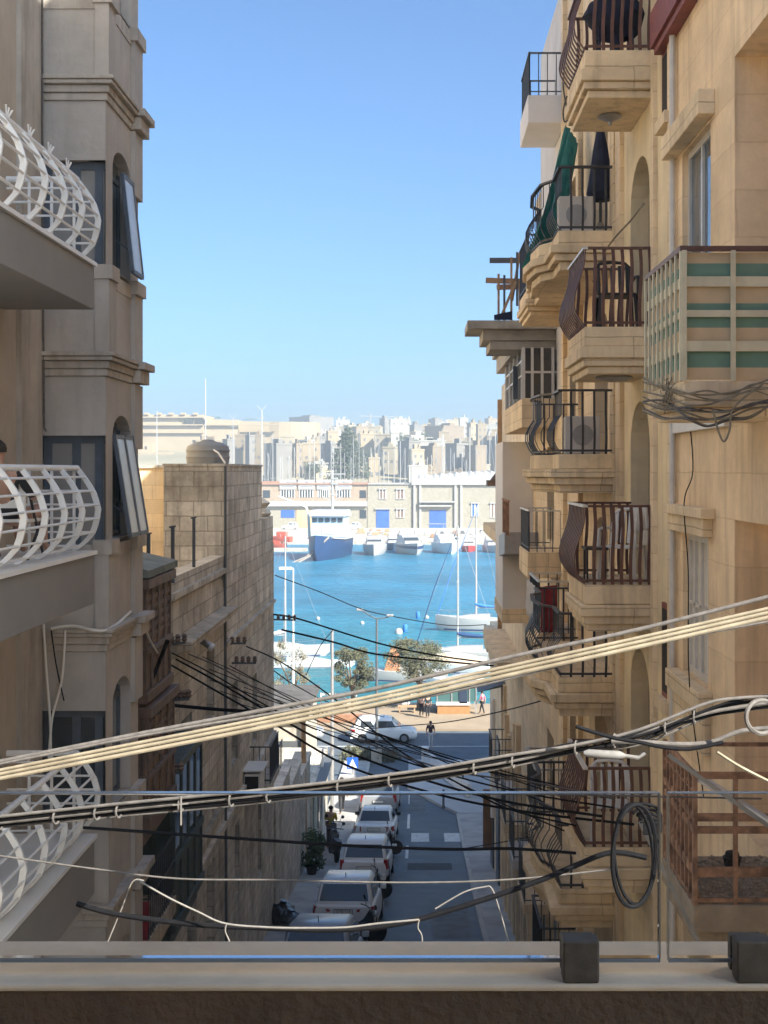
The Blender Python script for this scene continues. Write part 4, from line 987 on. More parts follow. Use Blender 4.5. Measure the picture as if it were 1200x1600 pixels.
for y0, y1, x0, x1, d, lab in ((407, 407, 765, 822, 30.0, 'upper dark plank sticking out level above the concrete canopy'), (438, 441, 759, 818, 29.6, 'middle raw plank sticking out above the concrete canopy'), (449, 447, 776, 815, 29.8, 'lower raw plank sticking out above the concrete canopy')):
    q = MB(); q.bar(P(x0, y0, d), P(x1 + 25, y1, d), .07, .12); tag(q.build('timber_plank', M['timber'] if y0 > 410 else M['steel_dk']), lab, 'plank', 'planks above the canopy')
for k, (x, y0, y1) in enumerate(((779, 428, 500), (788, 430, 498), (799, 402, 495), (808, 394, 470), (812, 438, 490))):
    q = MB(); q.bar(P(x, y1 + 8, 29.3), P(x, y0, 29.3), .05); tag(q.build('timber_prop', M['steel_dk'] if k % 2 else M['timber']), 'upright prop standing on the concrete canopy roof', 'prop', 'upright props on the canopy roof')
q = MB(); q.bar(P(800, 470, 29.5), P(812, 396, 29.5), .09, .06); q.bar(P(785, 490, 29.2), P(806, 440, 29.2), .07, .06); tag(q.build('bracing_timber', M['timber']), 'pair of crossed raw timbers leaning above the canopy roof', 'timber')
q = MB(); q.loft([[P(772, 492, 29), P(800, 486, 29), P(800, 500, 29), P(772, 500, 29)], [P(772, 492, 31), P(800, 486, 31), P(800, 500, 31), P(772, 500, 31)]]); tag(q.build('rolled_tarpaulin', M['cloth_navy']), 'dark rolled tarpaulin lying on the concrete canopy roof', 'tarpaulin')
# low far annex with stone capital
R5 = thing('corner_annex', 'low stone corner building at the far end of the right row', 'house', (6, 47, -17))
q = MB(); q.box(RX + .02, 10, 43.55, 51, -18, -6.0); q.build('wall', M['cream2'], R5)
q = MB(); q.box(2.3, RX + .3, 43.6, 45.5, -6.2, -5.5); q.box(2.45, RX + .2, 43.7, 45.3, -6.6, -6.2); q.build('cornice', M['slab_cream'], R5)
q = MB(); q.box(RX - .05, RX + .02, 44.5, 46.0, -16.0, -9.5); q.box(RX - .05, RX + .02, 48.0, 49.5, -16, -12.5); q.build('door', M['blue_wood'], R5, split=True)
q = MB(); q.tube([(2.68, 46.5, -8.3), (2.68, 46.5, -12.6)], .09, 8); tag(q.build('white_drain_pipe', M['white_wall']), 'thick white drain pipe on the far right corner building', 'pipe')
q = MB(); q.box(2.42, 3.05, 48.4, 48.6, -14.3, -12.1); tag(q.build('brown_board', mat('brown_hoarding', (.24, .14, .08), .8, .2, 3)), 'tall brown board standing on the far right pavement', 'board')
q = MB(); q.box(2.42, 2.75, 43.0, 43.4, -6.95, -6.7); q.loft([[(1.9, 41.5, -7.2), (RX, 41.5, -6.9), (RX, 41.5, -7.0)], [(1.9, 43.3, -7.2), (RX, 43.3, -6.9), (RX, 43.3, -7.0)]]); tag(q.build('shop_awning', M['steel_dk']), 'dark awning jutting from the far right corner above the pavement', 'awning')
# street level clutter along the right foot: pilasters, shutters, doors
q = MB(); rg = random.Random(21)
for k in range(16):
    d = 24.9 + k * 1.15; q.box(RX - .09 - .05 * rg.random(), RX - .003, d, d + .25, -16, rg.uniform(-8.2, -6.6))
q.build('pilaster', M['cream2'], R4, split=True)
for k in range(8):
    d = 25.3 + k * 2.2; z = zr(d); q = MB(); q.box(RX - .06, RX - .004, d, d + .9, z, z + 2.5); q.build('door', [M['blue_wood'], M['green_wood'], M['greywhite'], M['brown_wood']][k % 4], R4)
for k in range(5):
    d = 26.5 + k * 3.0; z = -9.2; s = MB(); s.box(2.15, RX - .004, d, d + 1.6, z, z + .2); s_ = s.build('balcony', M['greywhite'] if k % 2 else M['slab_cream'], R4); bar_rail(s_, 2.17, RX, d + .02, d + 1.58, z + .2, .9, M['steel_dk'], .16)
# unseen block added beside the plaza to cast shade over the coast road
CBk = thing('shade_block', 'unseen block added beyond the right row to shade the coast road', 'apartment building', (20, 62, -18))
q = MB(); q.box(7.0, 34, 46, 78.4, -18.4, -6.4); q.build('wall', M['cream2'], CBk)
for k in range(8):
    q = MB(); q.box(6.96, 7.0, 48 + k * 3.8, 49.4 + k * 3.8, -11, -9.2); q.build('window', M['glass_d'], CBk)
# ------------------------------------------------------------------ loose things on the right balconies
cloth([[P(882, 196, 21.6), P(890, 202, 21.4), P(904, 226, 21.2)], [P(852, 318, 21.4), P(866, 318, 20.6), P(890, 312, 20.2)], [P(822, 418, 20.8), P(836, 432, 20.0), P(862, 404, 19.4)]], 'shade_net', M['net_green'], 'ragged green shade net draped down to the top black balcony', 'net', .13)
u_ = thing('closed_parasol', 'furled dark blue parasol standing on the top black balcony', 'parasol', (2.62, 18.5, 3.38))
mb = MB(); mb.lathe((2.62, 18.5, 3.9), [(.16, 0), (.21, .1), (.16, .4), (.11, .75), (.05, 1.05), (.01, 1.15)], 9); mb.build('canopy', M['cloth_navy'], u_)
mb = MB(); mb.tube([(2.62, 18.5, 3.40), (2.62, 18.5, 5.1)], .022, 8); mb.build('pole', M['steel_dk'], u_)
mb = MB(); mb.lathe((2.62, 18.5, 3.38), [(.2, 0), (.2, .06), (.06, .1), (.04, .2)], 14); mb.build('base', M['concrete'], u_)
for x, d, z, lab in ((2.35, 18.5, .23, 'grey air conditioner unit on the middle black balcony'), (2.25, 18.45, 3.38, 'pale air conditioner unit beside the furled parasol')):
    r = thing('air_conditioner', lab, 'air conditioner', (x, d, z)); q = MB(); q.box(x - .25, x + .25, d - .12, d + .14, z + .003, z + .55); q.build('casing', M['greywhite'], r, bevel=.02)
    q = MB(); q.lathe((x, d - .135, z + .28), [(.15, 0), (.15, .012)], 18, 'y'); q.build('fan_grille', M['steel'], r)
cloth([[(2.12, 22.53, -2.05), (2.42, 22.53, -2.02)], [(2.12, 22.50, -2.85), (2.42, 22.5, -2.84)]], 'laundry', M['cloth_red'], 'dark red cloth hanging on the lower black railing right of the grey laundry', 'laundry', .03)
cloth([[(2.05, 22.7, -2.05), (2.05, 24.2, -2.05)], [(2.0, 22.7, -2.75), (2.03, 24.2, -2.6)]], 'laundry', M['cloth_grey'], 'pale grey laundry hanging on the lower black railing left of the red cloth', 'laundry', .04)
cloth([[P(824, 1286, 22.4), P(862, 1282, 22.4)], [P(836, 1336, 22.4), P(856, 1338, 22.4)]], 'laundry', mat('blue_cloth', (.03, .05, .14), .9, .2, 5), 'dark blue laundry hanging low on the right row above the pavement', 'laundry', .04)
# ------------------------------------------------------------------ cables across the view
G1 = 'cream cables of the bright triple run'
for dy, r, lab in ((-4, .0068, 'top'), (2.5, .0075, 'middle'), (10, .0085, 'bottom')):
    cable('overhead_cable', [P(x, y + dy * (1.0 if x > 100 else .9), 5.0) for x, y in ((-30, 1213), (200, 1168), (410, 1127), (600, 1088), (790, 1046), (1000, 1000), (1230, 948))], r, M['cable_cream'], f'sunlit cream cable slanting across the whole view, {lab} one of the bright triple run', group=G1, n=8)
cable('overhead_cable', [P(x, y, 5.2) for x, y in ((-30, 1196), (200, 1150), (410, 1110), (600, 1073), (800, 1026), (1000, 983), (1230, 925))], .0085, M['cable_grey'], 'grey cable running just above the bright cream triple run', n=8)
cable('overhead_cable', [P(x, y, 5.15) for x, y in ((-30, 1200), (220, 1150), (430, 1114), (560, 1092))], .006, M['cable_grey'], 'thin grey wire lying close over the left half of the cream triple run', n=6)
cable('overhead_cable', [P(x, y, 5.3) for x, y in ((400, 1136), (700, 1082), (980, 1014), (1100, 990), (1230, 966))], .006, M['cable_grey'], 'thin grey wire just under the right half of the cream triple run', n=6)
BB = ((-30, 1286), (200, 1263), (420, 1241), (640, 1212), (790, 1189), (900, 1166), (1000, 1148), (1100, 1112), (1150, 1100), (1230, 1090))
GB = 'cables of the tied silvery bundle'
for dy, r, m, lab in ((-7, .0058, 'cable_grey', 'uppermost'), (-3, .005, 'cable_black', 'second'), (1, .0068, 'cable_grey', 'third'), (4, .006, 'cable_black', 'fourth'), (7, .0055, 'cable_black', 'fifth'), (10, .005, 'cable_grey', 'lowest')):
    cable('overhead_cable', [P(x, y + dy + (1.6 * math.sin(x / 45 + dy * 1.7) if x < 850 else 5 * math.sin(x / 60 + dy)), 4.5 + dy * .002) for x, y in BB], r, M[m], f'{lab} cable of the tied bundle sagging across the lower half of the view', group=GB, n=8)
for k, x in enumerate((0, 88, 152, 186, 283, 362, 420, 530, 610, 742, 802, 900, 960, 1040, 1085)):
    for (a, p), (b2, q_) in zip(BB, BB[1:]):
        if a <= x <= b2: y = p + (q_ - p) * (x - a) / (b2 - a)
    q = MB(); c = P(x, y + 2, 4.5); q.tube([c + Vector((.007 * math.cos(t), .02 * math.cos(t), .0235 * math.sin(t) - .001)) for t in [2 * math.pi * j / 12 for j in range(13)]], .004, 5)
    tag(q.build('cable_tie', M['cable_grey']), 'small tie ring wrapped round the silvery cable bundle', 'cable tie', 'ties on the silvery bundle')
q = MB(); c = P(283, 1258, 4.48); q.bar(c + Vector((0, 0, .03)), c + Vector((0, 0, -.07)), .005); q.bar(c + Vector((-.03, 0, 0)), c + Vector((.025, 0, .006)), .004); tag(q.build('tie_tail', M['rope']), 'white cross of tie ends hanging under the silvery bundle at the left', 'cable tie')
cable('branch_cable', [P(x, y, 4.45) for x, y in ((955, 1158), (1010, 1160), (1060, 1163), (1110, 1160), (1160, 1142), (1230, 1136))], .0085, M['cable_grey'], 'grey branch cable leaving the bundle at the right and dipping before the frame edge', n=8)
cable('branch_cable', [P(x, y, 4.4) for x, y in ((900, 1135), (955, 1152), (1000, 1160), (1040, 1168), (1080, 1170), (1130, 1160))], .007, M['cable_black'], 'black branch cable crossing the bundle near the white splice', n=8)
cable('branch_cable', [P(x, y, 4.3) for x, y in ((1120, 1175), (1160, 1200), (1230, 1235))], .006, M['cable_cream'], 'pale thin branch wire dropping to the right frame edge', n=6)
q = MB(); q.tube([P(912, 1177, 4.42), P(920, 1177, 4.42), P(945, 1179, 4.42), P(968, 1180, 4.42), P(976, 1181, 4.42)], [.008, .014, .015, .015, .008], 10); q.tube([P(976, 1181, 4.42), P(998, 1184, 4.42), P(1008, 1176, 4.42)], .007, 7); tag(q.build('cable_splice', mat('taped_splice', (.17, .165, .16), .8, .15, 60), smooth=True), 'fat white taped splice hanging under the cable bundle at the right', 'cable splice')
def ring_pts(cx, cy, rx, ry, d, n=28, tilt=0, a0=0, a1=360):
    return [P(cx + rx * math.cos(R(a)) + tilt * math.sin(R(a)), cy + ry * math.sin(R(a)), d + .05 * math.cos(R(a))) for a in [a0 + (a1 - a0) * k / n for k in range(n + 1)]]
cable('coiled_cable', ring_pts(991, 1337, 34, 80, 4.6, tilt=-3), .0085, M['cable_black'], 'big black cable coil hanging as a tall loop at the lower right', sub=2)
cable('coiled_cable', ring_pts(990, 1335, 30, 78, 4.63, tilt=4), .0065, M['cable_black'], 'thinner second turn of the black hanging coil at the lower right', sub=2)
cable('coiled_cable', ring_pts(1190, 1120, 24, 26, 4.4), .008, M['cable_grey'], 'round grey cable loop at the right frame edge above the rusty balcony', sub=2)
for k in range(5):
    cable('slack_cable', [P(980 + 8 * k, 1268 + 4 * k, 4.7), P(1000, 1256 + 7 * k, 4.7), P(1025, 1262 + 6 * k, 4.7), P(1032, 1280 + 5 * k, 4.7), P(1005, 1290 + 3 * k, 4.7)], .006, M['cable_black'], 'slack turn of black cable bunched at the top of the hanging coil', group='slack turns over the coil')
cable('black_cable', [P(x, y, 4.9) for x, y in ((120, 1412), (180, 1428), (300, 1444), (420, 1450), (520, 1453), (620, 1444), (720, 1417), (840, 1377), (900, 1352), (955, 1332), (1010, 1340))], .011, M['cable_black'], 'thick black cable sagging across the bottom of the view', n=8)
cable('white_rope', [P(x, y, 4.85) for x, y in ((215, 1375), (262, 1402), (310, 1425), (352, 1443), (420, 1449), (480, 1450), (540, 1449), (590, 1443), (655, 1437))], .0038, M['rope'], 'frayed white rope looping over the black cable at the bottom', 'rope', n=7)
cable('white_rope', [P(354, 1443, 4.84), P(352, 1455, 4.84), P(358, 1470, 4.84), P(361, 1485, 4.84)], .003, M['rope'], 'short white rope tail left of the parked cars', 'rope')
cable('white_rope', [P(655, 1437, 4.84), P(653, 1450, 4.84), P(659, 1462, 4.84), P(660, 1484, 4.84)], .003, M['rope'], 'short white rope tail right of the parked cars', 'rope')
cable('white_rope', [P(680, 1420, 4.9), P(725, 1394, 4.9), P(756, 1386, 4.9), P(768, 1388, 4.9), P(780, 1420, 4.9), P(797, 1480, 4.9)], .003, M['rope'], 'thin white line knotted and dropping over the right pavement', 'rope')
cable('white_rope', [P(165, 1480, 4.9), P(190, 1420, 4.9), P(207, 1378, 4.9), P(225, 1376, 4.9)], .003, M['rope'], 'thin white line rising from the parapet at the lower left', 'rope')
cable('thin_wire', [P(x, y, 6) for x, y in ((-30, 1333), (150, 1358), (280, 1373), (430, 1375), (640, 1379), (800, 1374), (960, 1358))], .0045, M['cable_grey'], 'thin pale wire crossing low over the parked cars')
cable('thin_wire', [P(x, y, 9) for x, y in ((130, 1293), (300, 1305), (430, 1314), (560, 1322), (700, 1327), (800, 1326), (900, 1333))], .011, M['cable_black'], 'thin black wire crossing level over the parked cars')
cable('thin_wire', [P(x, y, 8) for x, y in ((-20, 1240), (200, 1241), (400, 1243), (700, 1240), (900, 1242), (1190, 1248))], .006, M['cable_grey'], 'thin grey wire crossing just at the top edge of the glass')
GS = 'service lines fanning from the left wall brackets to the right row'
for k, pts in enumerate((((268, 1020), (330, 1052), (430, 1110), (520, 1150), (650, 1195), (800, 1235), (960, 1262)), ((275, 1030), (345, 1068), (430, 1118), (520, 1165), (650, 1214), (790, 1252), (940, 1275)), ((262, 1036), (330, 1075), (430, 1132), (540, 1195), (680, 1240), (820, 1268), (990, 1288)), ((295, 1022), (350, 1046), (420, 1088), (560, 1155), (700, 1203), (830, 1222), (960, 1248)), ((385, 1010), (440, 1035), (520, 1090), (620, 1170), (700, 1215), (790, 1262), (900, 1290)))):
    cable('service_line', [P(x, y, 22 - 7 * j / 6) for j, (x, y) in enumerate(pts)], .017 if k in (1, 2) else .012, M['cable_black'] if k != 3 else M['cable_grey'], 'dark service line fanning down from the left wall brackets over the street', group=GS, n=5)
rg = random.Random(61)
for k in range(7):
    x0, y0 = rg.uniform(262, 395), rg.uniform(1015, 1100); x1, y1 = rg.uniform(840, 985), rg.uniform(1225, 1300); sg2 = rg.uniform(8, 34)
    cable('service_line', [P(x0 + (x1 - x0) * t, y0 + (y1 - y0) * t + sg2 * 4 * t * (1 - t) * .5, 24 - 6 * t) for t in (0, .2, .4, .6, .8, 1)], rg.uniform(.006, .011), M['cable_black'], 'thin black service line fanning from the left wall towards the right row', group='thin service lines over the street', n=4)
for pts, d0, d1, r, lab in ((((428, 960), (470, 968), (587, 1004), (680, 1024), (770, 1036), (800, 1038)), 38, 46, .028, 'upper black line from the far left corner across the sea to the right row'), (((440, 984), (520, 1003), (587, 1022), (700, 1034), (770, 1040), (800, 1040)), 38, 46, .03, 'lower black line from the far left corner across the sea to the right row'), (((430, 899), (500, 925), (563, 951), (613, 963), (700, 977), (760, 976)), 70, 88, .03, 'thin line running past the double street lamp over the water'), (((428, 1048), (460, 1070), (520, 1100), (600, 1120)), 40, 60, .02, 'thin black line dropping from the left corner to the coast road'), (((560, 1140), (620, 1135), (700, 1128), (790, 1110), (880, 1085)), 50, 24, .015, 'thin sagging line over the promenade to the right row'), (((640, 1325), (700, 1328), (760, 1320), (840, 1306)), 48, 30, .014, 'dark sagging line low over the road to the right row'), (((478, 985 + 70), (500, 1010), (520, 985)), 58, 58, .02, 'guy wire beside the grey pole at the left of the sea')):
    cable('service_line', [P(x, y, d0 + (d1 - d0) * j / (len(pts) - 1)) for j, (x, y) in enumerate(pts)], r, M['cable_black'], lab, n=5)
cable('wall_cable', [P(1006, 318, 15.1), P(985, 345, 15.4), P(960, 372, 16.6), P(942, 398, 18)], .012, M['cable_cream'], 'loose pale cable slanting from the arched door to the top black balcony')
cable('wall_cable', [P(884, 80, 20), P(880, 130, 20), P(884, 160, 20), P(889, 182, 20), P(882, 190, 20), P(880, 172, 20), P(886, 150, 20)], .014, M['cable_grey'], 'looped grey cable hanging beside the white boxy balcony')
for x0, y0, x1, y1, d, lab in ((1000, 1285, 1100, 1490, 7.0, 'long pale pole leaning down past the rusty balcony corner'), (1045, 1180, 1200, 1290, 6.5, 'broad pale strap slanting across the rusty balcony')):
    q = MB(); q.bar(P(x0, y0, d), P(x1, y1, d), .022 if d != 5.5 else .008, .02); tag(q.build('pale_pole', mat('weathered_pole', (.24, .22, .19), .8, .2, 8)), lab, 'pole')

# ------------------------------------------------------------------ cars
def make_car(name, label, loc, rz, L=4.3, W=1.76, H=1.6, paint='car_white', style='hatch', plate='', group=None, lamps='wide'):
    r = thing(name, label, 'car', loc, rz, group); hw = W / 2; m = M[paint]
    belt = .60 * H if style != 'saloon' else .63 * H
    def ring(y, w_, zb, zt):
        return [(-w_ * .88, y, zb), (-w_, y, zb + .14), (-w_, y, (zb + zt) / 2 + .05), (-w_ * .965, y, zt - .06), (-w_ * .90, y, zt), (w_ * .90, y, zt), (w_ * .965, y, zt - .06), (w_, y, (zb + zt) / 2 + .05), (w_, y, zb + .14), (w_ * .88, y, zb)]
    secs = [(0, .86, .42, belt * .93), (.06, .93, .32, belt * .98), (.35, .985, .24, belt), (1.0, 1, .22, belt), (L * .5, 1, .2, belt * .98), (L - 1.1, .99, .22, belt * .96), (L - .45, .95, .24, belt * .88), (L - .12, .86, .28, belt * .76), (L, .74, .36, belt * .62)]
    q = MB(); q.loft([ring(y, hw * k, a, b_) for y, k, a, b_ in secs]); q.build('body', m, r, smooth=True, world=False, bevel=.015)
    if style == 'saloon': gs = [(.75, .86, belt - .03, .80, belt + .01), (1.25, .88, belt - .03, .70, H - .03), (1.6, .89, belt - .03, .72, H), (2.4, .89, belt - .03, .72, H - .01), (2.75, .88, belt - .03, .70, H - .06), (3.35, .84, belt - .05, .76, belt)]
    else: gs = [(.10, .87, belt - .04, .82, belt + .02), (.52, .9, belt - .03, .74, H - .08), (.8, .9, belt - .03, .76, H), (2.2, .9, belt - .03, .76, H - .01), (2.65, .89, belt - .03, .74, H - .07), (3.35, .85, belt - .06, .78, belt)]
    def grg(y, wb, zb, wt, zt): return [(-hw * wb, y, zb), (-hw * wt - .02, y, zt - .07), (-hw * wt + .06, y, zt), (hw * wt - .06, y, zt), (hw * wt + .02, y, zt - .07), (hw * wb, y, zb)]
    q = MB(); q.loft([grg(*g_) for g_ in gs]); q.build('roof', m, r, smooth=True, world=False)
    a, b_ = gs[0], gs[1]
    def rp(f, s, A=None, B=None, o=-.014): 
        A = A or a; B = B or b_; y = A[0] + (B[0] - A[0]) * f; wtop = A[3] + (B[3] - A[3]) * f; z = A[4] + (B[4] - A[4]) * f
        return (s * hw * (wtop - .045), y + o, z + .006)
    q = MB(); q.face([rp(.10, -1), rp(.10, 1), rp(.86, .97), rp(.86, -.97)]); q.build('rear_window', M['glass_d'], r, world=False, solid=.006)
    A, B = gs[-1], gs[-2]; q = MB(); q.face([rp(.08, -1, A, B, .014), rp(.08, 1, A, B, .014), rp(.88, .97, A, B, .014), rp(.88, -.97, A, B, .014)]); q.build('windscreen', M['glass_d'], r, world=False, solid=.006)
    for s in (-1, 1):
        for ya, yb in ((gs[1][0] + .12, gs[2][0] + .72 if style != 'saloon' else 2.0), (gs[2][0] + .78 if style != 'saloon' else 2.06, gs[4][0] + .28)):
            q = MB(); lo, hi = .12, .80
            def sp_(y, f): return (s * (hw * (.895 + (.755 - .895) * f) + .020), y, belt + (H - .07 - belt) * f)
            q.face([sp_(ya, lo), sp_(yb + .05, lo), sp_(yb - .18, hi), sp_(ya + .05, hi)]); q.build('side_window', M['glass_d'], r, world=False, solid=.004)
        for y in (.78, L - .85):
            q = MB(); q.lathe((s * (hw - .1), y, .32), [(.2, -.11), (.32, -.1), (.325, 0), (.32, .1), (.2, .115)], 18, 'x'); wq = q.build('wheel', M['tyre'], r, smooth=True, world=False)
            q = MB(); q.lathe((s * (hw + .012), y, .32), [(.205, -.012), (.19, .012), (.05, .016)], 14, 'x'); q.build('rim', M['rim'], wq, world=False)
        q = MB()
        if lamps == 'wide': q.loft([[(s * hw * .42, -.012, belt * .80), (s * hw * .42, -.012, belt * .86), (s * hw * .93, .035, belt * .95), (s * hw * .96, .06, belt * .74), (s * hw * .9, .02, belt * .74)], [(s * hw * .42, .1, belt * .80), (s * hw * .42, .1, belt * .86), (s * hw * .99, .3, belt * .95), (s * hw * 1.0, .3, belt * .74), (s * hw * .9, .2, belt * .74)]])
        elif lamps == 'tall': q.loft([[(s * hw * .80, -.0, belt * .72), (s * hw * .80, -.0, belt * 1.02), (s * hw * .96, .05, belt * 1.02), (s * hw * .96, .05, belt * .66)], [(s * hw * .80, .3, belt * .72), (s * hw * .80, .3, belt * 1.02), (s * hw * 1.0, .3, belt * 1.02), (s * hw * 1.0, .3, belt * .66)]])
        else: q.loft([[(s * hw * .62, -.012, belt * .70), (s * hw * .62, -.012, belt * .93), (s * hw * .93, .04, belt * .93), (s * hw * .95, .05, belt * .70)], [(s * hw * .62, .1, belt * .70), (s * hw * .62, .1, belt * .93), (s * hw * .995, .3, belt * .93), (s * hw * 1.0, .3, belt * .70)]])
        q.build('tail_light', M['red_lens'], r, world=False)
        q = MB(); q.box(s * (hw + .06) - .1, s * (hw + .06) + .08, 2.75, 2.85, belt + .02, belt + .16); q.build('mirror', m if style != 'saloon' else M['plastic_bk'], r, world=False, bevel=.02)
        q = MB(); q.loft([[(s * hw * .45, L - .05, belt * .62), (s * hw * .45, L - .05, belt * .72), (s * hw * .86, L - .22, belt * .80), (s * hw * .9, L - .22, belt * .66)], [(s * hw * .45, L - .2, belt * .62), (s * hw * .45, L - .2, belt * .72), (s * hw * .86, L - .4, belt * .80), (s * hw * .9, L - .4, belt * .66)]]); q.build('headlight', M['frost'], r, world=False)
    q = MB(); q.box(-hw * .9, hw * .9, -.035, .12, .26, .46); q.build('bumper', M['plastic_bk'] if style == 'hatch' and paint != 'car_white' else m, r, world=False, bevel=.03)
    pz = belt * .80 if lamps != 'tall' else belt * .70
    q = MB(); q.box(-.27, .27, -.03, .02, pz - .065, pz + .065); po = q.build('number_plate', M['ink'], r, world=False)
    q = MB(); q.box(-.255, .255, -.036, -.031, pz - .052, pz + .052); q.build('plate_face', M['plate'], po, world=False)
    if plate:
        cu = bpy.data.curves.new('plate_text', 'FONT'); cu.body = plate; cu.size = .115; cu.align_x = 'CENTER'; cu.align_y = 'CENTER'; cu.extrude = .001
        tmp = bpy.data.objects.new('plate_text', cu); COL.objects.link(tmp); bpy.context.view_layer.update()
        me = bpy.data.meshes.new_from_object(tmp.evaluated_get(bpy.context.evaluated_depsgraph_get())); bpy.data.objects.remove(tmp)
        me.transform(Matrix.Translation((0, -.040, pz)) @ Matrix.Rotation(R(90), 4, 'X')); me.materials.clear(); me.materials.append(M['ink'])
        o = bpy.data.objects.new('plate_text', me); COL.objects.link(o); o.parent = po
    q = MB(); q.bar((0, .7, H), (0, .62, H + .14), .02); q.build('aerial', M['plastic_bk'], r, world=False)
    sl_ = (zr(loc[1] + 2) - zr(loc[1])) / 2 if loc[1] < 79 else 0; r.rotation_euler = (math.atan(sl_), 0, rz)
    return r
GC = 'cars parked along the left kerb'
def carpos(x, d): return (x, d, zr(d) + .01)
make_car('parked_car', 'pale blue hatchback at the bottom edge, mostly hidden behind the parapet', carpos(-2.35, 28.4), R(-2), paint='car_blue', group=GC)
make_car('parked_car', 'white crossover with wide red tail lamps and dark plate, nearest full car', carpos(-2.16, 36.2), R(-2), L=4.3, W=1.82, H=1.62, plate='GYB 118', group=GC)
make_car('parked_car', 'white small estate with tall tail lamps behind the leaning black motorbike', carpos(-1.95, 44.8), R(-2), L=4.0, W=1.74, H=1.55, lamps='tall', group=GC)
make_car('parked_car', 'white saloon with square dark red lamps, third full car from the viewer', carpos(-1.92, 53.8), R(-2), L=4.3, W=1.72, H=1.42, style='saloon', lamps='square', group=GC)
make_car('parked_car', 'silver grey estate parked farthest down the left kerb, under the cable bundle', carpos(-1.98, 61.6), R(-2), L=4.4, W=1.78, H=1.72, paint='car_silver', lamps='tall', group=GC)
make_car('white_car', 'white crossover driving sideways along the coast road', (-4.55, 85.8, -18.10), R(-90), L=4.4, W=1.8, H=1.62)
make_car('silver_car', 'silver car parked on the coast road at the left, in the sun', (-10.6, 86.2, -18.10), R(-90), L=4.2, W=1.75, H=1.45, paint='car_silver')
make_car('dark_car', 'dark van-like car at the left end of the coast road', (-15.0, 86.0, -18.10), R(-90), L=4.4, W=1.8, H=1.8, paint='car_blue')
# ------------------------------------------------------------------ motorbikes and scooters
def make_bike(name, label, loc, rz, m='plastic_bk', lean=8, shield=False, cat='motorbike'):
    r = thing(name, label, cat, loc, rz); r.rotation_euler = (0, R(lean), rz); mm = M[m]
    for y in (.32, 1.58):
        q = MB(); q.lathe((0, y, .31), [(.2, -.06), (.29, -.055), (.31, 0), (.29, .055), (.2, .06)], 18, 'x'); wq = q.build('wheel', M['tyre'], r, smooth=True, world=False)
        q = MB(); q.lathe((0, y, .31), [(.19, -.045), (.05, -.05), (.05, .05), (.19, .045)], 14, 'x'); q.build('rim', M['rim'], wq, world=False)
    q = MB(); q.loft([[(-.12, .2, .62), (.12, .2, .62), (.1, .2, .74), (-.1, .2, .74)], [(-.17, .5, .42), (.17, .5, .42), (.16, .5, .74), (-.16, .5, .74)], [(-.16, 1.0, .22), (.16, 1.0, .22), (.17, 1.0, .62), (-.17, 1.0, .62)], [(-.12, 1.2, .25), (.12, 1.2, .25), (.14, 1.2, .72), (-.14, 1.2, .72)], [(-.09, 1.42, .6), (.09, 1.42, .6), (.12, 1.36, .98), (-.12, 1.36, .98)]]); q.build('body', mm, r, smooth=True, world=False, bevel=.02)
    q = MB(); q.loft([[(-.10, .12, .78), (.10, .12, .78), (.09, .12, .86), (-.09, .12, .86)], [(-.15, .5, .74), (.15, .5, .74), (.14, .5, .84), (-.14, .5, .84)], [(-.12, .95, .70), (.12, .95, .70), (.1, .95, .78), (-.1, .95, .78)]]); q.build('seat', M['plastic_bk'], r, smooth=True, world=False)
    q = MB(); q.tube([(0, 1.58, .31), (0, 1.42, .75), (0, 1.33, 1.0)], .035, 8); q.tube([(-.34, 1.2, 1.06), (-.2, 1.32, 1.04), (.2, 1.32, 1.04), (.34, 1.2, 1.06)], .018, 7); q.build('handlebar', M['steel_dk'], r, world=False)
    for s in (-1, 1):
        q = MB(); q.tube([(s * .22, 1.3, 1.05), (s * .3, 1.32, 1.22)], .01, 5); q.lathe((s * .33, 1.30, 1.25), [(.06, -.012), (.07, 0), (.05, .012)], 12, 'y'); q.build('mirror', M['plastic_bk'], r, world=False)
    q = MB(); q.lathe((0, 1.46, .88), [(.03, -.06), (.09, -.02), (.1, .03), (.04, .06)], 14, 'y'); q.build('headlight', M['frost'], r, world=False)
    if shield: q = MB(); q.loft([[(-.2, 1.36, .98), (.2, 1.36, .98), (.16, 1.2, 1.38), (-.16, 1.2, 1.38)], [(-.2, 1.37, .98), (.2, 1.37, .98), (.16, 1.21, 1.38), (-.16, 1.21, 1.38)]]); q.build('wind_shield', M['glass_d'], r, world=False)
    return r
make_bike('motorbike', 'black motorbike parked across between the crossover and the small white estate', (-2.75, 42.2, zr(42.2)), R(-78), lean=12, shield=True)
make_bike('motorbike', 'dark motorbike standing behind the nearest full crossover at the bottom', (-2.55, 34.2, zr(34.2)), R(-60), lean=9)
make_bike('scooter', 'dark scooter in front of the white saloon, handlebar sticking up', (-2.5, 51.2, zr(51.2)), R(-75), lean=8, cat='scooter')
make_bike('scooter', 'black scooter on the left pavement beside the man in olive', (-3.35, 50.6, zr(50.6) + .14), R(10), lean=7, cat='scooter')
make_bike('scooter', 'second black scooter nearer to the small white estate on the pavement', (-3.1, 48.6, zr(48.6) + .14), R(14), lean=7, cat='scooter')
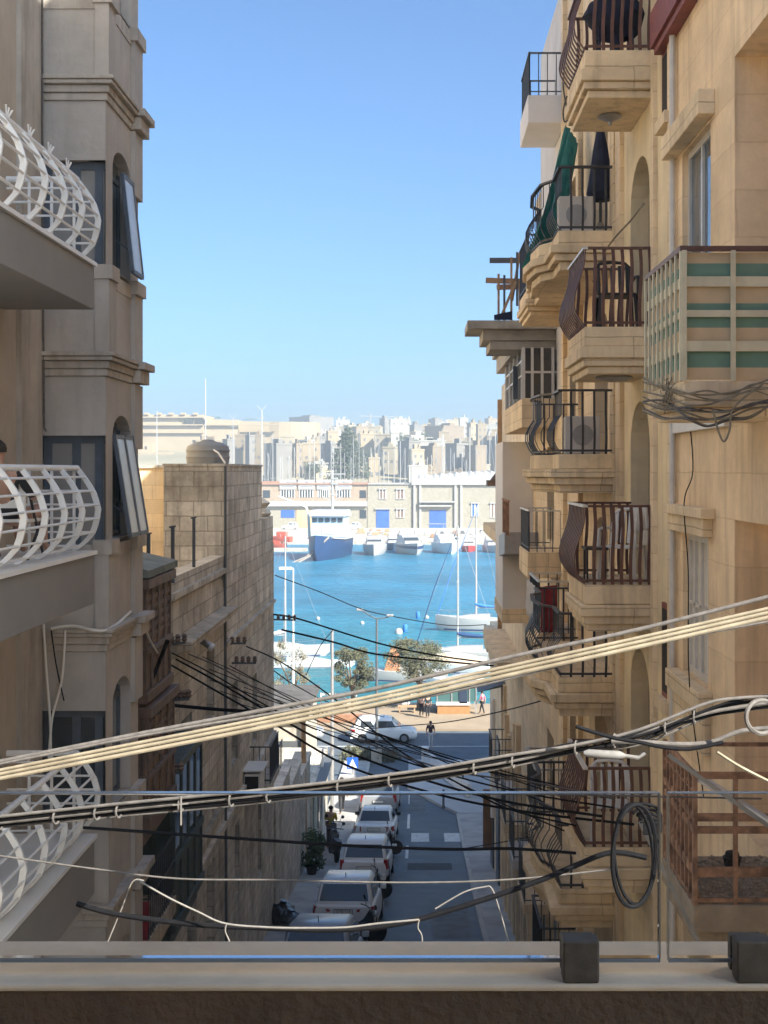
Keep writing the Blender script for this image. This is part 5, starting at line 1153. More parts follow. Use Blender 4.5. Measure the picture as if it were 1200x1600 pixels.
# ------------------------------------------------------------------ people
def skin_mesh(name, joints, edges, m, parent, sub=2):
    keys = list(joints); me = bpy.data.meshes.new(name)
    me.from_pydata([joints[k][0] for k in keys], [(keys.index(a), keys.index(b_)) for a, b_ in edges], [])
    o = bpy.data.objects.new(name, me); COL.objects.link(o); o.parent = parent; me.materials.append(m)
    sk = o.modifiers.new('skin', 'SKIN'); sk.use_smooth_shade = True
    for k, v in zip(keys, me.skin_vertices[0].data): r_ = joints[k][1]; v.radius = (r_, r_) if not isinstance(r_, tuple) else r_
    me.skin_vertices[0].data[0].use_root = True
    s = o.modifiers.new('subdivision', 'SUBSURF'); s.levels = sub; s.render_levels = sub
    return o
def person(label, loc, rz, top, legs, stride=.12, arms='down', group=None, skirt=None, bag=None, H=1.72, hair='hair', J=None):
    r = thing('person', label, 'person', loc, rz, group); k = H / 1.72
    if J is None:
        J = {'pelvis': ((0, 0, .95), .12), 'waist': ((0, 0, 1.12), .11), 'chest': ((0, .0, 1.32), .14), 'neck': ((0, .01, 1.48), .055), 'jaw': ((0, .03, 1.56), .075), 'head': ((0, .02, 1.65), .092)}
        for s, n in ((-1, 'l'), (1, 'r')):
            st = stride * s
            J['hip' + n] = ((s * .09, 0, .90), .09); J['knee' + n] = ((s * .10, st * .7 + .03, .50), .06); J['ankle' + n] = ((s * .10, st * 1.2, .09), .042); J['toe' + n] = ((s * .12, st * 1.2 + .16, .035), .035)
            J['sho' + n] = ((s * .19, 0, 1.42), .065)
            if arms == 'down': J['elb' + n] = ((s * .25, -.03 - st * .5, 1.14), .043); J['wri' + n] = ((s * .25, .08 - st, .90), .032); J['hand' + n] = ((s * .245, .12 - st, .80), .036)
            else: J['elb' + n] = ((s * .24, .02, 1.16), .043); J['wri' + n] = ((s * .12, .24, 1.28 if s > 0 else 1.12), .032); J['hand' + n] = ((s * .05, .28, 1.36 if s > 0 else 1.14), .036)
    J = {a: ((p[0] * k, p[1] * k, p[2] * k), q if isinstance(q, tuple) else q * k) for a, (p, q) in J.items()}
    E = [('pelvis', 'waist'), ('waist', 'chest'), ('chest', 'neck'), ('neck', 'jaw'), ('jaw', 'head')]
    for n in 'lr': E += [('pelvis', 'hip' + n), ('hip' + n, 'knee' + n), ('knee' + n, 'ankle' + n), ('ankle' + n, 'toe' + n), ('chest', 'sho' + n), ('sho' + n, 'elb' + n), ('elb' + n, 'wri' + n), ('wri' + n, 'hand' + n)]
    skin_mesh('body', J, E, M['skin'], r)
    def sub(names, grow, ed): return {a: (J[a][0], J[a][1] * grow) for a in names}, ed
    if top:
        a, e = sub(['pelvis', 'waist', 'chest', 'shol', 'elbl', 'shor', 'elbr'], 1.16, [('pelvis', 'waist'), ('waist', 'chest'), ('chest', 'shol'), ('shol', 'elbl'), ('chest', 'shor'), ('shor', 'elbr')]); skin_mesh('jacket', a, e, top, r)
    if legs:
        a, e = sub(['pelvis', 'hipl', 'kneel', 'anklel', 'hipr', 'kneer', 'ankler'], 1.15, [('pelvis', 'hipl'), ('hipl', 'kneel'), ('kneel', 'anklel'), ('pelvis', 'hipr'), ('hipr', 'kneer'), ('kneer', 'ankler')]); skin_mesh('trousers', a, e, legs, r)
    h = Vector(J['head'][0]); q = MB(); rr = .105 * k
    q.lathe(h + Vector((0, -.018, -.02)), [(rr * .96, -.02), (rr * 1.0, .02), (rr * .86, .06), (rr * .5, .095), (.01, .108)], 14); q.build('hair', M[hair], r, smooth=True, world=False)
    return r
olive = mat('olive_jacket', (.50, .36, .05), .85, .12, 6); dkc = mat('dark_clothing', (.03, .03, .035), .9, .15, 6); brn = mat('brown_trousers', (.09, .06, .045), .9, .15, 6)
person('person in an olive jacket and brown trousers standing on the left pavement', (-3.62, 52.4, zr(52.4) + .14), R(-20), olive, brn, .1, 'up', H=1.78)
person('person in dark clothes walking on the left pavement beyond the olive jacket', (-3.75, 62.0, zr(62) + .14), R(10), dkc, dkc, .28)
person('person in a dark top and pale trousers crossing the coast road', (.74, 83.5, -18.1), R(190), mat('dark_maroon_top', (.05, .025, .03), .9, .1, 6), mat('pale_trousers', (.50, .50, .52), .9, .1, 6), .06, H=1.75)
person('person in black with bare arms standing left of the promenade kiosk', (.62, 93.0, -17.98), R(20), dkc, dkc, .05, H=1.75, group='couple by the kiosk')
person('person in a pale top half hidden beside the one in black by the kiosk', (.16, 93.6, -17.98), R(-30), mat('pale_pink_top', (.5, .34, .30), .9, .1, 6), dkc, .05, H=1.65, group='couple by the kiosk')
person('person in a pink top carrying a dark bag right of the kiosk', (4.65, 94.5, -17.98), R(60), mat('pink_top', (.45, .14, .22), .9, .1, 6), dkc, .2, H=1.68)
# seated on the middle white balcony
JS = {'pelvis': ((0, 0, .40), .12), 'waist': ((0, -.16, .54), .11), 'chest': ((0, -.36, .74), .14), 'neck': ((0, -.46, .90), .055), 'jaw': ((0, -.46, .98), .075), 'head': ((0, -.49, 1.07), .092)}
for s, n in ((-1, 'l'), (1, 'r')):
    JS['hip' + n] = ((s * .10, .05, .40), .095); JS['knee' + n] = ((s * .13, .52, .48), .065); JS['ankle' + n] = ((s * .12, .62, .10), .045); JS['toe' + n] = ((s * .13, .79, .04), .036)
    JS['sho' + n] = ((s * .19, -.38, .84), .065); JS['elb' + n] = ((s * .27, -.22, .60), .043); JS['wri' + n] = ((s * .2, .02, .66), .032); JS['hand' + n] = ((s * .18, .10, .68), .036)
person('person with bare legs sitting on a folding chair on the middle white balcony', (-3.97, 12.5, -.86), R(0), dkc, None, J=JS)
fc = thing('folding_chair', 'folding chair with black crossed legs under the sitting person', 'chair', (-3.97, 12.5, -.86))
q = MB(); q.box(-.22, .22, -.2, .2, .36, .39); q.build('seat', M['plastic_w'], fc, world=False)
for s in (-1, 1):
    for a, b_ in (((s * .22, -.25, 0), (s * .22, .22, .38)), ((s * .22, .28, 0), (s * .22, -.3, .8))):
        q = MB(); q.bar(a, b_, .022); q.build('leg', M['plastic_bk'], fc, world=False)
q = MB(); q.box(-.22, .22, -.31, -.29, .5, .8); q.build('backrest', M['plastic_w'], fc, world=False)
pt = thing('potted_plant', 'green potted plant on the top white balcony at the left edge', 'plant', (-4.2, 11.75, 2.24))
q = MB(); q.lathe((-4.2, 11.75, 2.24), [(.12, 0), (.17, .3), (.18, .32), (.15, .33)], 12); q.build('pot', mat('teal_pot', (.06, .16, .15), .5, .1, 4), pt, smooth=True)
LEAF = mat('dark_leaf', (.05, .085, .035), .7, .3, 12); OLEAF = mat('grey_olive_leaf', (.085, .088, .052), .8, .35, 6); BARK = mat('grey_bark', (.15, .12, .09), .95, .25, 10)
def leaves(q, c, rad, n, size, rg, flat=1.0):
    for _ in range(n):
        while True:
            p = Vector((rg.uniform(-1, 1), rg.uniform(-1, 1), rg.uniform(-1, 1)))
            if p.length < 1: break
        p = Vector(c) + Vector((p.x * rad, p.y * rad, p.z * rad * flat)); a = Vector((rg.gauss(0, 1), rg.gauss(0, 1), rg.gauss(0, 1))).normalized(); b_ = a.orthogonal().normalized(); s = size * rg.uniform(.5, 1.3)
        q.face([p - a * s, p + b_ * s * .45, p + a * s, p - b_ * s * .45])
rg = random.Random(8); q = MB(); leaves(q, (-4.2, 11.75, 2.72), .22, 90, .07, rg); q.build('foliage', LEAF, pt)
# ------------------------------------------------------------------ street furniture
sg_ = thing('crossing_sign', 'blue square pedestrian crossing sign on a grey post at the left corner', 'road sign', (-3.85, 74, zr(74)))
q = MB(); q.tube([(-3.85, 74, zr(74)), (-3.85, 74, -16.5)], .035, 8); q.build('post', M['steel'], sg_)
q = MB(); q.box(-4.17, -3.53, 73.93, 73.96, -17.25, -16.58); pn = q.build('panel', mat('sign_blue', (.02, .10, .45), .4, .03, 4), sg_)
q = MB(); q.face([(-4.10, 73.925, -17.18), (-3.60, 73.925, -17.18), (-3.85, 73.925, -16.66)]); q.build('white_triangle', M['plastic_w'], pn)
q = MB(); y = 73.92
q.lathe((-3.84, y, -16.84), [(.03, -.003), (.03, .003)], 10, 'y'); q.bar((-3.84, y, -16.88), (-3.85, y, -17.0), .05, .006); q.bar((-3.85, y, -17.0), (-3.92, y, -17.14), .03, .006); q.bar((-3.85, y, -17.0), (-3.79, y, -17.14), .03, .006); q.bar((-3.85, y, -16.91), (-3.77, y, -16.99), .022, .006)
for k in range(3): q.box(-4.04 + k * .15, -3.97 + k * .15, y - .003, y + .003, -17.175, -17.15)
q.build('walking_figure', M['ink'], pn)
lp = thing('street_lamp', 'tall dark lamp post with two arms against the water', 'street lamp', (-2.62, 79.0, -18.05))
q = MB(); q.tube([(-2.62, 79, -18.05), (-2.62, 79, -13), (-2.62, 79, P(588, 966, 79).z)], [.10, .085, .06], 10); q.build('post', M['steel_dk'], lp, smooth=True)
for x, y in ((565, 953), (612, 962)):
    q = MB(); q.tube([P(588, 967, 79), P((588 + x) / 2, (967 + y) / 2 + 1, 79), P(x, y, 79)], .04, 7); a_ = q.build('arm', M['steel_dk'], lp, smooth=True)
    q = MB(); e = P(x, y, 79); q.box(e.x - .32, e.x + .1, 78.9, 79.1, e.z - .05, e.z + .09); q.build('lamp_head', M['steel'], a_, bevel=.03)
q = MB(); q.box(-2.95, -2.3, 78.7, 79.1, -18.05, -17.2); q.build('plinth', M['concrete'], lp, bevel=.03)
lp = thing('street_lamp', 'pale lamp post with one long lamp head at the left of the water', 'street lamp', (P(458, 1118, 95).x, 95, -18))
q = MB(); e = P(458, 888, 95); q.tube([(e.x, 95, -18), (e.x, 95, e.z)], [.11, .06], 9); q.build('post', M['rail_pale'], lp, smooth=True)
q = MB(); q.box(e.x - 1.05, e.x - .1, 94.85, 95.15, e.z - .1, e.z + .1); q.bar((e.x - .12, 95, e.z), (e.x + .05, 95, e.z), .06); q.build('lamp_head', M['rail_pale'], lp, bevel=.03)
q = MB(); a = P(519, 985, 60); q.tube([(a.x, 60, zr(60)), (a.x, 60, a.z)], [.09, .07], 8); tag(q.build('utility_pole', M['steel'], smooth=True), 'plain grey pole rising in front of the middle coast tree', 'pole')
q = MB(); a = P(474, 1125, 48.5); q.tube([(a.x + .05, 48.5, zr(48.5)), (a.x, 48.5, a.z)], [.11, .09], 8); tag(q.build('utility_pole', M['timber'], smooth=True), 'short weathered timber pole on the left pavement by the yard wall', 'pole')
q = MB(); a = P(504, 1170, 56); q.tube([(a.x, 56, zr(56)), (a.x, 56, a.z)], .05, 8); tag(q.build('utility_pole', M['white_metal'], smooth=True), 'thin white post at the shop front on the left pavement', 'pole')
# white low wall of the plaza
lw = thing('plaza_wall', 'white low wall with two stubby pillars at the plaza corner', 'wall', (1.5, 72, -17.5))
q = MB(); a, b_ = Vector((.35, 78, -17.85)), Vector((2.6, 66.5, -16.95)); n_ = Vector((.98, .19, 0)) * .1
q.loft([[a - n_, a + n_, a + n_ + Vector((0, 0, .85)), a - n_ + Vector((0, 0, .85))], [b_ - n_ , b_ + n_, b_ + n_ + Vector((0, 0, .65)), b_ - n_ + Vector((0, 0, .65))]]); q.build('wall', M['greywhite'], lw)
q = MB()
for x, d in ((.36, 78), (2.2, 72.5)): q.box(x - .22, x + .22, d - .2, d + .2, zr(d), zr(d) + 1.15); 
q.build('pillar', M['white_wall'], lw, bevel=.03, split=True)
for x, d, h in ((2.35, 69, 1.0), (1.2, 63.4, .95)):
    q = MB(); q.lathe((x, d, zr(d) + .14), [(.09, 0), (.09, .1), (.06, .14), (.055, h - .1), (.07, h - .05), (.02, h)], 12); tag(q.build('bollard', M['steel_dk'], smooth=True), 'dark iron bollard on the pale plaza ' + ('near the white wall' if d > 66 else 'closest to the viewer'), 'bollard', 'bollards on the plaza')
# rubbish bags, plants
rb_ = 0
for x, y, d, s, lab in ((441, 1425, 38.0, .42, 'larger black rubbish bag against the yard wall at the lower left'), (452, 1438, 37.4, .34, 'smaller black rubbish bag in front of the larger one')):
    q = MB(); c = P(x, y, d); blob(q, (c.x, c.y, zr(d) + .13 + s * .7), s, s, s * .75, int(x), 16, 10, .14); q.tube([(c.x, c.y, zr(d) + .1 + s * 1.35), (c.x + .05, c.y, zr(d) + .1 + s * 1.75)], [.08, .12], 6); tag(q.build('rubbish_bag', mat('black_bin_bag', (.03, .03, .032), .3, .2, 9, spec=.7), smooth=True), lab, 'rubbish bag')
sp_ = thing('street_plant', 'dark green potted shrub on the left pavement before the shop front', 'plant', P(487, 1362, 46.8))
c = P(487, 1362, 46.8); q = MB(); q.lathe((c.x, c.y, zr(46.8) + .14), [(.16, 0), (.22, .35), (.2, .36)], 12); q.build('pot', M['dark'], sp_)
rg = random.Random(2); q = MB()
for k in range(7): leaves(q, (c.x + rg.uniform(-.2, .2), c.y + rg.uniform(-.2, .2), zr(46.8) + .5 + k * .17), .32, 130, .08, rg)
q.build('foliage', LEAF, sp_)
hd = thing('hedge', 'low dark clipped bush on the corner island below the coast road', 'hedge', (-3, 79, -18))
q = MB(); rg = random.Random(4)
for k in range(16): leaves(q, (-4.6 + k * .21, 79.2 + rg.uniform(-.2, .2), -17.75 + rg.uniform(-.1, .35)), .42, 120, .10, rg)
q.build('foliage', OLEAF, hd)
# ------------------------------------------------------------------ trees on the promenade
def tree(name, label, x, d, base, crown, seed, leaf, n_clumps=34, per=90, size=.13, lean=0, sparse=False, group='trees on the promenade'):
    """crown = (cx, cz, rx, rz) in metres; short leaning trunk, forked limbs, leaf clumps"""
    r = thing(name, label, 'tree', (x, d, base), group=group); rg = random.Random(seed); cx, cz, rx, rz = crown
    t_ = MB(); fork = Vector((x + lean * .5, d, base + (cz - base) * .45)); t_.tube([(x, d, base), (x + lean * .2, d, base + (fork.z - base) * .6), fork], [.22, .17, .13], 9)
    l_ = MB(); 
    for k in range(n_clumps):
        a = rg.uniform(0, 6.28); u = rg.uniform(.25, 1) ** .6; v = rg.uniform(-1, 1)
        c = Vector((cx + rx * u * math.cos(a) * math.sqrt(1 - v * v * .8), d + rx * .8 * u * math.sin(a), cz + rz * v * rg.uniform(.6, 1.05)))
        if k < 9: mid = fork + (c - fork) * .5 + Vector((0, 0, .25)); t_.tube([fork, mid, c], [.09, .055, .02], 6)
        leaves(l_, c, rg.uniform(.35, .75) * (rx / 2.2), per, size, rg, .75)
        if sparse:
            for j in range(3): e = c + Vector((rg.uniform(-.5, .5), rg.uniform(-.5, .5), rg.uniform(.2, .8))); t_.tube([c, e], [.02, .008], 4)
    t_.build('trunk', BARK, r, smooth=True); l_.build('crown', leaf, r)
    return r
SLEAF = mat('pale_dry_leaf', (.16, .148, .10), .85, .3, 6)
def px(x, y, d): p = P(x, y, d); return p.x, p.z
cx, cz = px(452, 1052, 96.5); tree('tamarisk_tree', 'sparse pale tamarisk with bare twigs at the left end of the promenade', cx + .3, 96.5, -18, (cx, cz, 1.7, 2.3), 5, SLEAF, 34, 38, .11, sparse=True)
cx, cz = px(549, 1045, 96.5); tree('tamarisk_tree', 'bushy grey green tree between the grey pole and the double lamp post', px(553, 1100, 96.5)[0], 96.5, -18, (cx, cz, 1.6, 1.7), 6, OLEAF, 38, 190, .085, lean=-.3)
cx, cz = px(650, 1032, 96.5); tree('tamarisk_tree', 'spreading grey green tree right of the double lamp post', px(655, 1100, 96.5)[0], 96.5, -18, (cx, cz, 2.35, 1.5), 7, OLEAF, 50, 190, .085, lean=.2)
# kiosk and promenade fittings
kk = thing('kiosk', 'glass sided kiosk with an orange timber base on the promenade', 'kiosk', (2.8, 95.5, -18))
q = MB(); q.box(1.35, 3.75, 94.6, 96.6, -17.995, -17.35); q.build('base', mat('orange_timber', (.34, .18, .08), .6, .12, 4), kk)
q = MB(); q.box(1.25, 3.75, 94.5, 96.7, -17.346, -17.1); q.build('counter', M['greywhite'], kk)
q = MB()
for x in (1.32, 2.4, 3.72, 4.2):
    for d in (94.55, 96.65): q.bar((x, d, -17.99 if x > 4 else -17.1), (x, d, -15.9), .08)
q.box(1.2, 4.3, 94.4, 96.8, -15.9, -15.8); q.build('frame', M['steel'], kk)
q = MB(); q.box(1.36, 4.18, 94.56, 94.58, -17.08, -15.92); q.box(1.36, 4.18, 96.62, 96.64, -17.08, -15.92); q.build('pane', glassy('teal_glass', (.07, .14, .14)), kk, split=True)
q = MB(); q.box(2.95, 3.55, 94.50, 94.55, -17.2, -16.2); q.build('menu_board', mat('dark_blue_board', (.03, .045, .08), .5, .1, 4), kk)
for x0, x1, lab in ((-2.4, .0, 'low white railing along the promenade edge behind the white crossover'), (-7.5, -4.8, 'low white railing along the promenade edge left of the middle tree')):
    q = MB()
    for z in (-17.9, -17.55, -17.2): q.box(x0, x1, 97.9, 97.96, z, z + .14)
    for k in range(4): q.box(x0 + (x1 - x0) * k / 3 - .05, x0 + (x1 - x0) * k / 3 + .05, 97.85, 98.0, -18, -17.0)
    tag(q.build('promenade_railing', M['plastic_w']), lab, 'railing')
q = MB(); q.box(-12, -3.0, 91.4, 91.8, -18, -17.45); tag(q.build('brick_planter', mat('terracotta_wall', (.30, .16, .10), .8, .15, 3), bevel=.03), 'terracotta coloured low planter wall left of the driving crossover', 'planter')
q = MB(); q.box(-1.6, -.2, 95.0, 95.5, -17.6, -17.5); q.box(-1.5, -1.4, 95.05, 95.45, -18, -17.6); q.box(-.4, -.3, 95.05, 95.45, -18, -17.6); tag(q.build('bench', M['timber']), 'timber bench on the promenade under the spreading tree', 'bench')
FW = mat('far_white_paint', (.33, .325, .31), .8, .05, .4)
# ------------------------------------------------------------------ harbour: boats
def hull_secs(L, B, H, sheer=.25, n=9):
    out = []
    for k in range(n):
        f = k / (n - 1); w_ = B / 2 * (1 - max(0, (f - .35) / .65) ** 2.2) * (.92 + .08 * min(1, f * 4)); top = H * (1 + sheer * f * f); y = L * f
        w_ = max(w_, .03); wl = w_ * (.86 - .35 * f)
        out.append([(-wl, y - (.10 * L * f * f if k == n - 1 else 0), -.3), (-w_ * .97, y, H * .45), (-w_, y, top), (-w_ * .9, y, top + .02), (w_ * .9, y, top + .02), (w_, y, top), (w_ * .97, y, H * .45), (wl, y - (.10 * L * f * f if k == n - 1 else 0), -.3)])
    return out
HW = mat('white_gelcoat', (.37, .37, .365), .3, .03, .4, spec=.5); NAVY = mat('navy_hull_paint', (.012, .04, .115), .35, .1, .3); GREYB = mat('pale_grey_hull', (.55, .58, .60), .3, .05, .5)
def motor_yacht(name, label, x, d, rz, L=12, B=5.2, H=2.2, hull=None, cover=None, stripe=None, group='motor yachts moored along the far quay', fly=1.0):
    r = thing(name, label, 'boat', (x, d, SEA), rz, group)
    q = MB(); q.loft(hull_secs(L, B, H)); ho = q.build('hull', hull or HW, r, smooth=True, world=False)
    if stripe:
        q = MB(); q.loft([[(a[0] * s_, a[1], z) for s_, z in ((1.012, H * .62), (1.012, H * .92))] for a in [sec[2] for sec in hull_secs(L, B, H)]], closed=False); q.loft([[(a[0] * s_, a[1], z) for s_, z in ((1.012, H * .62), (1.012, H * .92))] for a in [sec[5] for sec in hull_secs(L, B, H)]], closed=False); q.build('stripe', stripe, ho, world=False)
    w_ = B * .40
    q = MB(); q.loft([[(-w_, .8, H), (w_, .8, H), (w_ * .86, .8, H + 2.0 * fly), (-w_ * .86, .8, H + 2.0 * fly)], [(-w_, L * .42, H), (w_, L * .42, H), (w_ * .8, L * .36, H + 2.0 * fly), (-w_ * .8, L * .36, H + 2.0 * fly)], [(-w_ * .82, L * .66, H + .2), (w_ * .82, L * .66, H + .2), (w_ * .7, L * .56, H + .75), (-w_ * .7, L * .56, H + .75)]]); c_ = q.build('cabin', cover or HW, r, smooth=True, world=False, bevel=.05)
    q = MB(); q.loft([[(-w_ * .74, L * .375, H + 1.75 * fly), (w_ * .74, L * .375, H + 1.75 * fly)], [(-w_ * .70, L * .555, H + .90), (w_ * .70, L * .555, H + .90)]], closed=False)
    if not cover: q.build('windscreen', M['glass_d'], c_, world=False, solid=.06)
    q = MB(); q.bar((-w_ * .8, 1.2, H + 2.0 * fly), (-w_ * .75, 2.0, H + 2.9 * fly), .15); q.bar((w_ * .8, 1.2, H + 2 * fly), (w_ * .75, 2.0, H + 2.9 * fly), .15); q.box(-w_ * .8, w_ * .8, 1.6, 2.5, H + 2.85 * fly, H + 3.0 * fly); q.tube([(0, 2, H + 3 * fly), (0, 2, H + 4.2 * fly)], .05, 5); q.build('radar_arch', HW, r, world=False)
    q = MB()
    for s in (-1, 1):
        pts = [(s * B * .46 * (1 - max(0, (f - .35) / .65) ** 2.2), L * f, H * (1 + .25 * f * f) + .75) for f in (.4, .55, .7, .85, .97)]
        q.tube(pts, .03, 4)
        for p in pts: q.tube([p, (p[0], p[1], p[2] - .75)], .025, 4)
    q.build('guard_rail', M['rim'], r, world=False)
    return r
def bx(x, y): d = -SEA * F / (y - VY); return (x - VX) / F * d, d
x, d = bx(584, 868); motor_yacht('motor_yacht', 'white motor yacht moored bow on just right of the navy ship', x, d + 11, R(180), 12, 5.6, 2.1)
x, d = bx(646, 867); motor_yacht('motor_yacht', 'white motor yacht with a dark stripe, middle of the three bow on yachts', x - 2, d + 11, R(193), 13, 6.0, 2.2, stripe=NAVY)
x, d = bx(692, 866); motor_yacht('motor_yacht', 'motor yacht under a white cover, right of the striped yacht', x, d + 11, R(190), 12, 5.8, 2.2, hull=GREYB, cover=mat('white_boat_cover', (.78, .78, .77), .85, .06, 1))
x, d = bx(612, 861); motor_yacht('motor_yacht', 'small dark hulled cabin boat squeezed between the first two yachts', x, d + 10, R(182), 9, 3.6, 1.5, hull=NAVY, fly=.8)
x, d = bx(735, 862); motor_yacht('motor_yacht', 'red and white small boat right of the covered yacht', x, d + 6, R(176), 8, 4.0, 1.2, hull=mat('red_hull_paint', (.40, .05, .05), .35, .1, .5), fly=.7)
x, d = bx(716, 858); motor_yacht('motor_yacht', 'grey small motor boat behind the red boat', x, d + 8, R(170), 8, 3.6, 1.3, hull=GREYB, fly=.8)
x, d = bx(768, 864); motor_yacht('motor_yacht', 'white small boat at the right end of the far quay beside the building row', x, d + 8, R(186), 9, 4.2, 1.5, fly=.7)
# navy workboat
sh = thing('navy_ship', 'navy blue workboat with white wheelhouse moored on the far quay', 'ship', (0, 0, 0)); x, d = bx(520, 878); sh.location = (x - .5, d + 24, SEA); sh.rotation_euler = (0, 0, R(172)); sh.scale = (1, 1, 1)
q = MB(); q.loft(hull_secs(24, 8.0, 4.3, .3, 11)); ho = q.build('hull', NAVY, sh, smooth=True, world=False)
q = MB(); q.loft([[(-4.4, 0, 4.1), (4.4, 0, 4.1), (4.4, 0, 4.35), (-4.4, 0, 4.35)], [(-4.3, 12, 4.2), (4.3, 12, 4.2), (4.3, 12, 4.45), (-4.3, 12, 4.45)], [(-2.9, 18.5, 4.7), (2.9, 18.5, 4.7), (2.9, 18.5, 4.95), (-2.9, 18.5, 4.95)]]); q.build('deck', HW, ho, world=False)
q = MB(); q.box(-3.7, 3.7, 4, 11.5, 4.4, 7.2); q.build('deckhouse', mat('pale_blue_paint', (.52, .66, .74), .4, .05, .5), sh, world=False, bevel=.1)
q = MB(); q.loft([[(-3.5, 5, 7.2), (3.5, 5, 7.2), (3.6, 4.9, 9.2), (-3.6, 4.9, 9.2)], [(-3.5, 11, 7.2), (3.5, 11, 7.2), (3.6, 11.4, 9.2), (-3.6, 11.4, 9.2)]]); wh = q.build('wheelhouse', mat('pale_blue_paint', (.52, .66, .74)), sh, world=False)
for k in range(5):
    q = MB(); xx = -2.9 + 1.45 * k; q.loft([[(xx - .55, 11.22, 7.9), (xx + .55, 11.22, 7.9), (xx + .55, 11.38, 8.85), (xx - .55, 11.38, 8.85)], [(xx - .55, 11.27, 7.9), (xx + .55, 11.27, 7.9), (xx + .55, 11.43, 8.85), (xx - .55, 11.43, 8.85)]]); q.build('window', M['glass_d'], wh, world=False)
q = MB(); q.loft([[(-4.2, 4.4, 9.2), (4.2, 4.4, 9.2), (3.8, 4.6, 10.6), (-3.8, 4.6, 10.6)], [(-4.2, 12, 9.2), (4.2, 12, 9.2), (3.8, 11.2, 10.6), (-3.8, 11.2, 10.6)]]); q.build('wheelhouse_roof', HW, sh, world=False, bevel=.15)
q = MB(); q.loft([[(-3.4, 13, 5.5), (.5, 13, 5.5), (.5, 13, 6.9), (-3.4, 13, 6.9)], [(-2.8, 16.5, 5.4), (.4, 16.5, 5.4), (.4, 16.0, 6.6), (-2.8, 16.0, 6.6)]]); q.build('tender', HW, sh, world=False, bevel=.2)
q = MB(); q.tube([(0, 6, 10.6), (0, 6, 19.5)], [.3, .18], 8); q.bar((-3, 6, 18.6), (3, 6, 18.6), .25); q.bar((-2, 6, 15.0), (2.2, 6, 15.0), .2); q.bar((-2.2, 6, 13.5), (0, 6, 12.4), .2); q.bar((2.2, 6, 13.5), (0, 6, 12.4), .2)
for z in (13.8, 16.2, 17.4): q.box(-1.2, .2, 5.7, 6.3, z, z + .35)
q.build('mast', HW, sh, world=False)
q = MB(); q.tube([(4.6, 9, 4.5), (4.8, 9, 9.5), (5.4, 9, 11.2)], .3, 7); q.tube([(5.4, 9, 11.2), (11.5, 10, 13.6)], .22, 7); q.build('crane', mat('pale_cream_paint', (.72, .68, .56), .4), sh, world=False)
q = MB(); q.tube([(-2.2, 20, 5.0), (-.8, 21.5, 3.6), (1.2, 23.2, 1.2), (3.4, 25.6, -.2)], .26, 6); q.tube([(-1.8, 20, 5.0), (-.2, 21.5, 3.4), (2.0, 23.4, 1.0), (4.6, 25.9, -.2)], .2, 6); q.build('mooring_line', M['rope'], sh, world=False)
# red rescue boats on the hard, left
rgB = random.Random(9); RB = mat('orange_red_tube', (.46, .09, .05), .6, .15, .6)
for x, y, L_, lab in ((455, 822, 8, 'upper orange red rigid boat on the far left quay behind the workboat crane'), (446, 852, 7, 'lower orange red rigid boat at the water on the far left quay'), (428, 846, 7, 'pinkish small boat at the very left of the far quay')):
    r = thing('rigid_boat', lab, 'boat', (*[(x - VX) / F * 320, 320, -17.6 if y < 830 else SEA + .2],), R(80), 'small boats on the far left quay')
    q = MB(); q.loft(hull_secs(L_, 3.2, 1.0)); q.build('hull', HW if x == 428 else RB, r, smooth=True, world=False)
    q = MB(); q.box(-1.1, 1.1, 1.2, 3.6, 1.0, 2.3); q.build('cabin', RB, r, world=False, bevel=.2)
    q = MB(); q.bar((-1, 1, 1), (-1, 1, 3.2), .12); q.bar((1, 1, 1), (1, 1, 3.2), .12); q.bar((-1, 1, 3.2), (1, 1, 3.2), .12); q.build('frame', HW, r, world=False)
q = MB(); x, d = bx(446, 862); q.box(x - 5.5, x + 5, d, d + 4, SEA - .3, SEA + .7); tag(q.build('pontoon', M['concrete']), 'pale floating pontoon by the far left quay', 'pontoon')
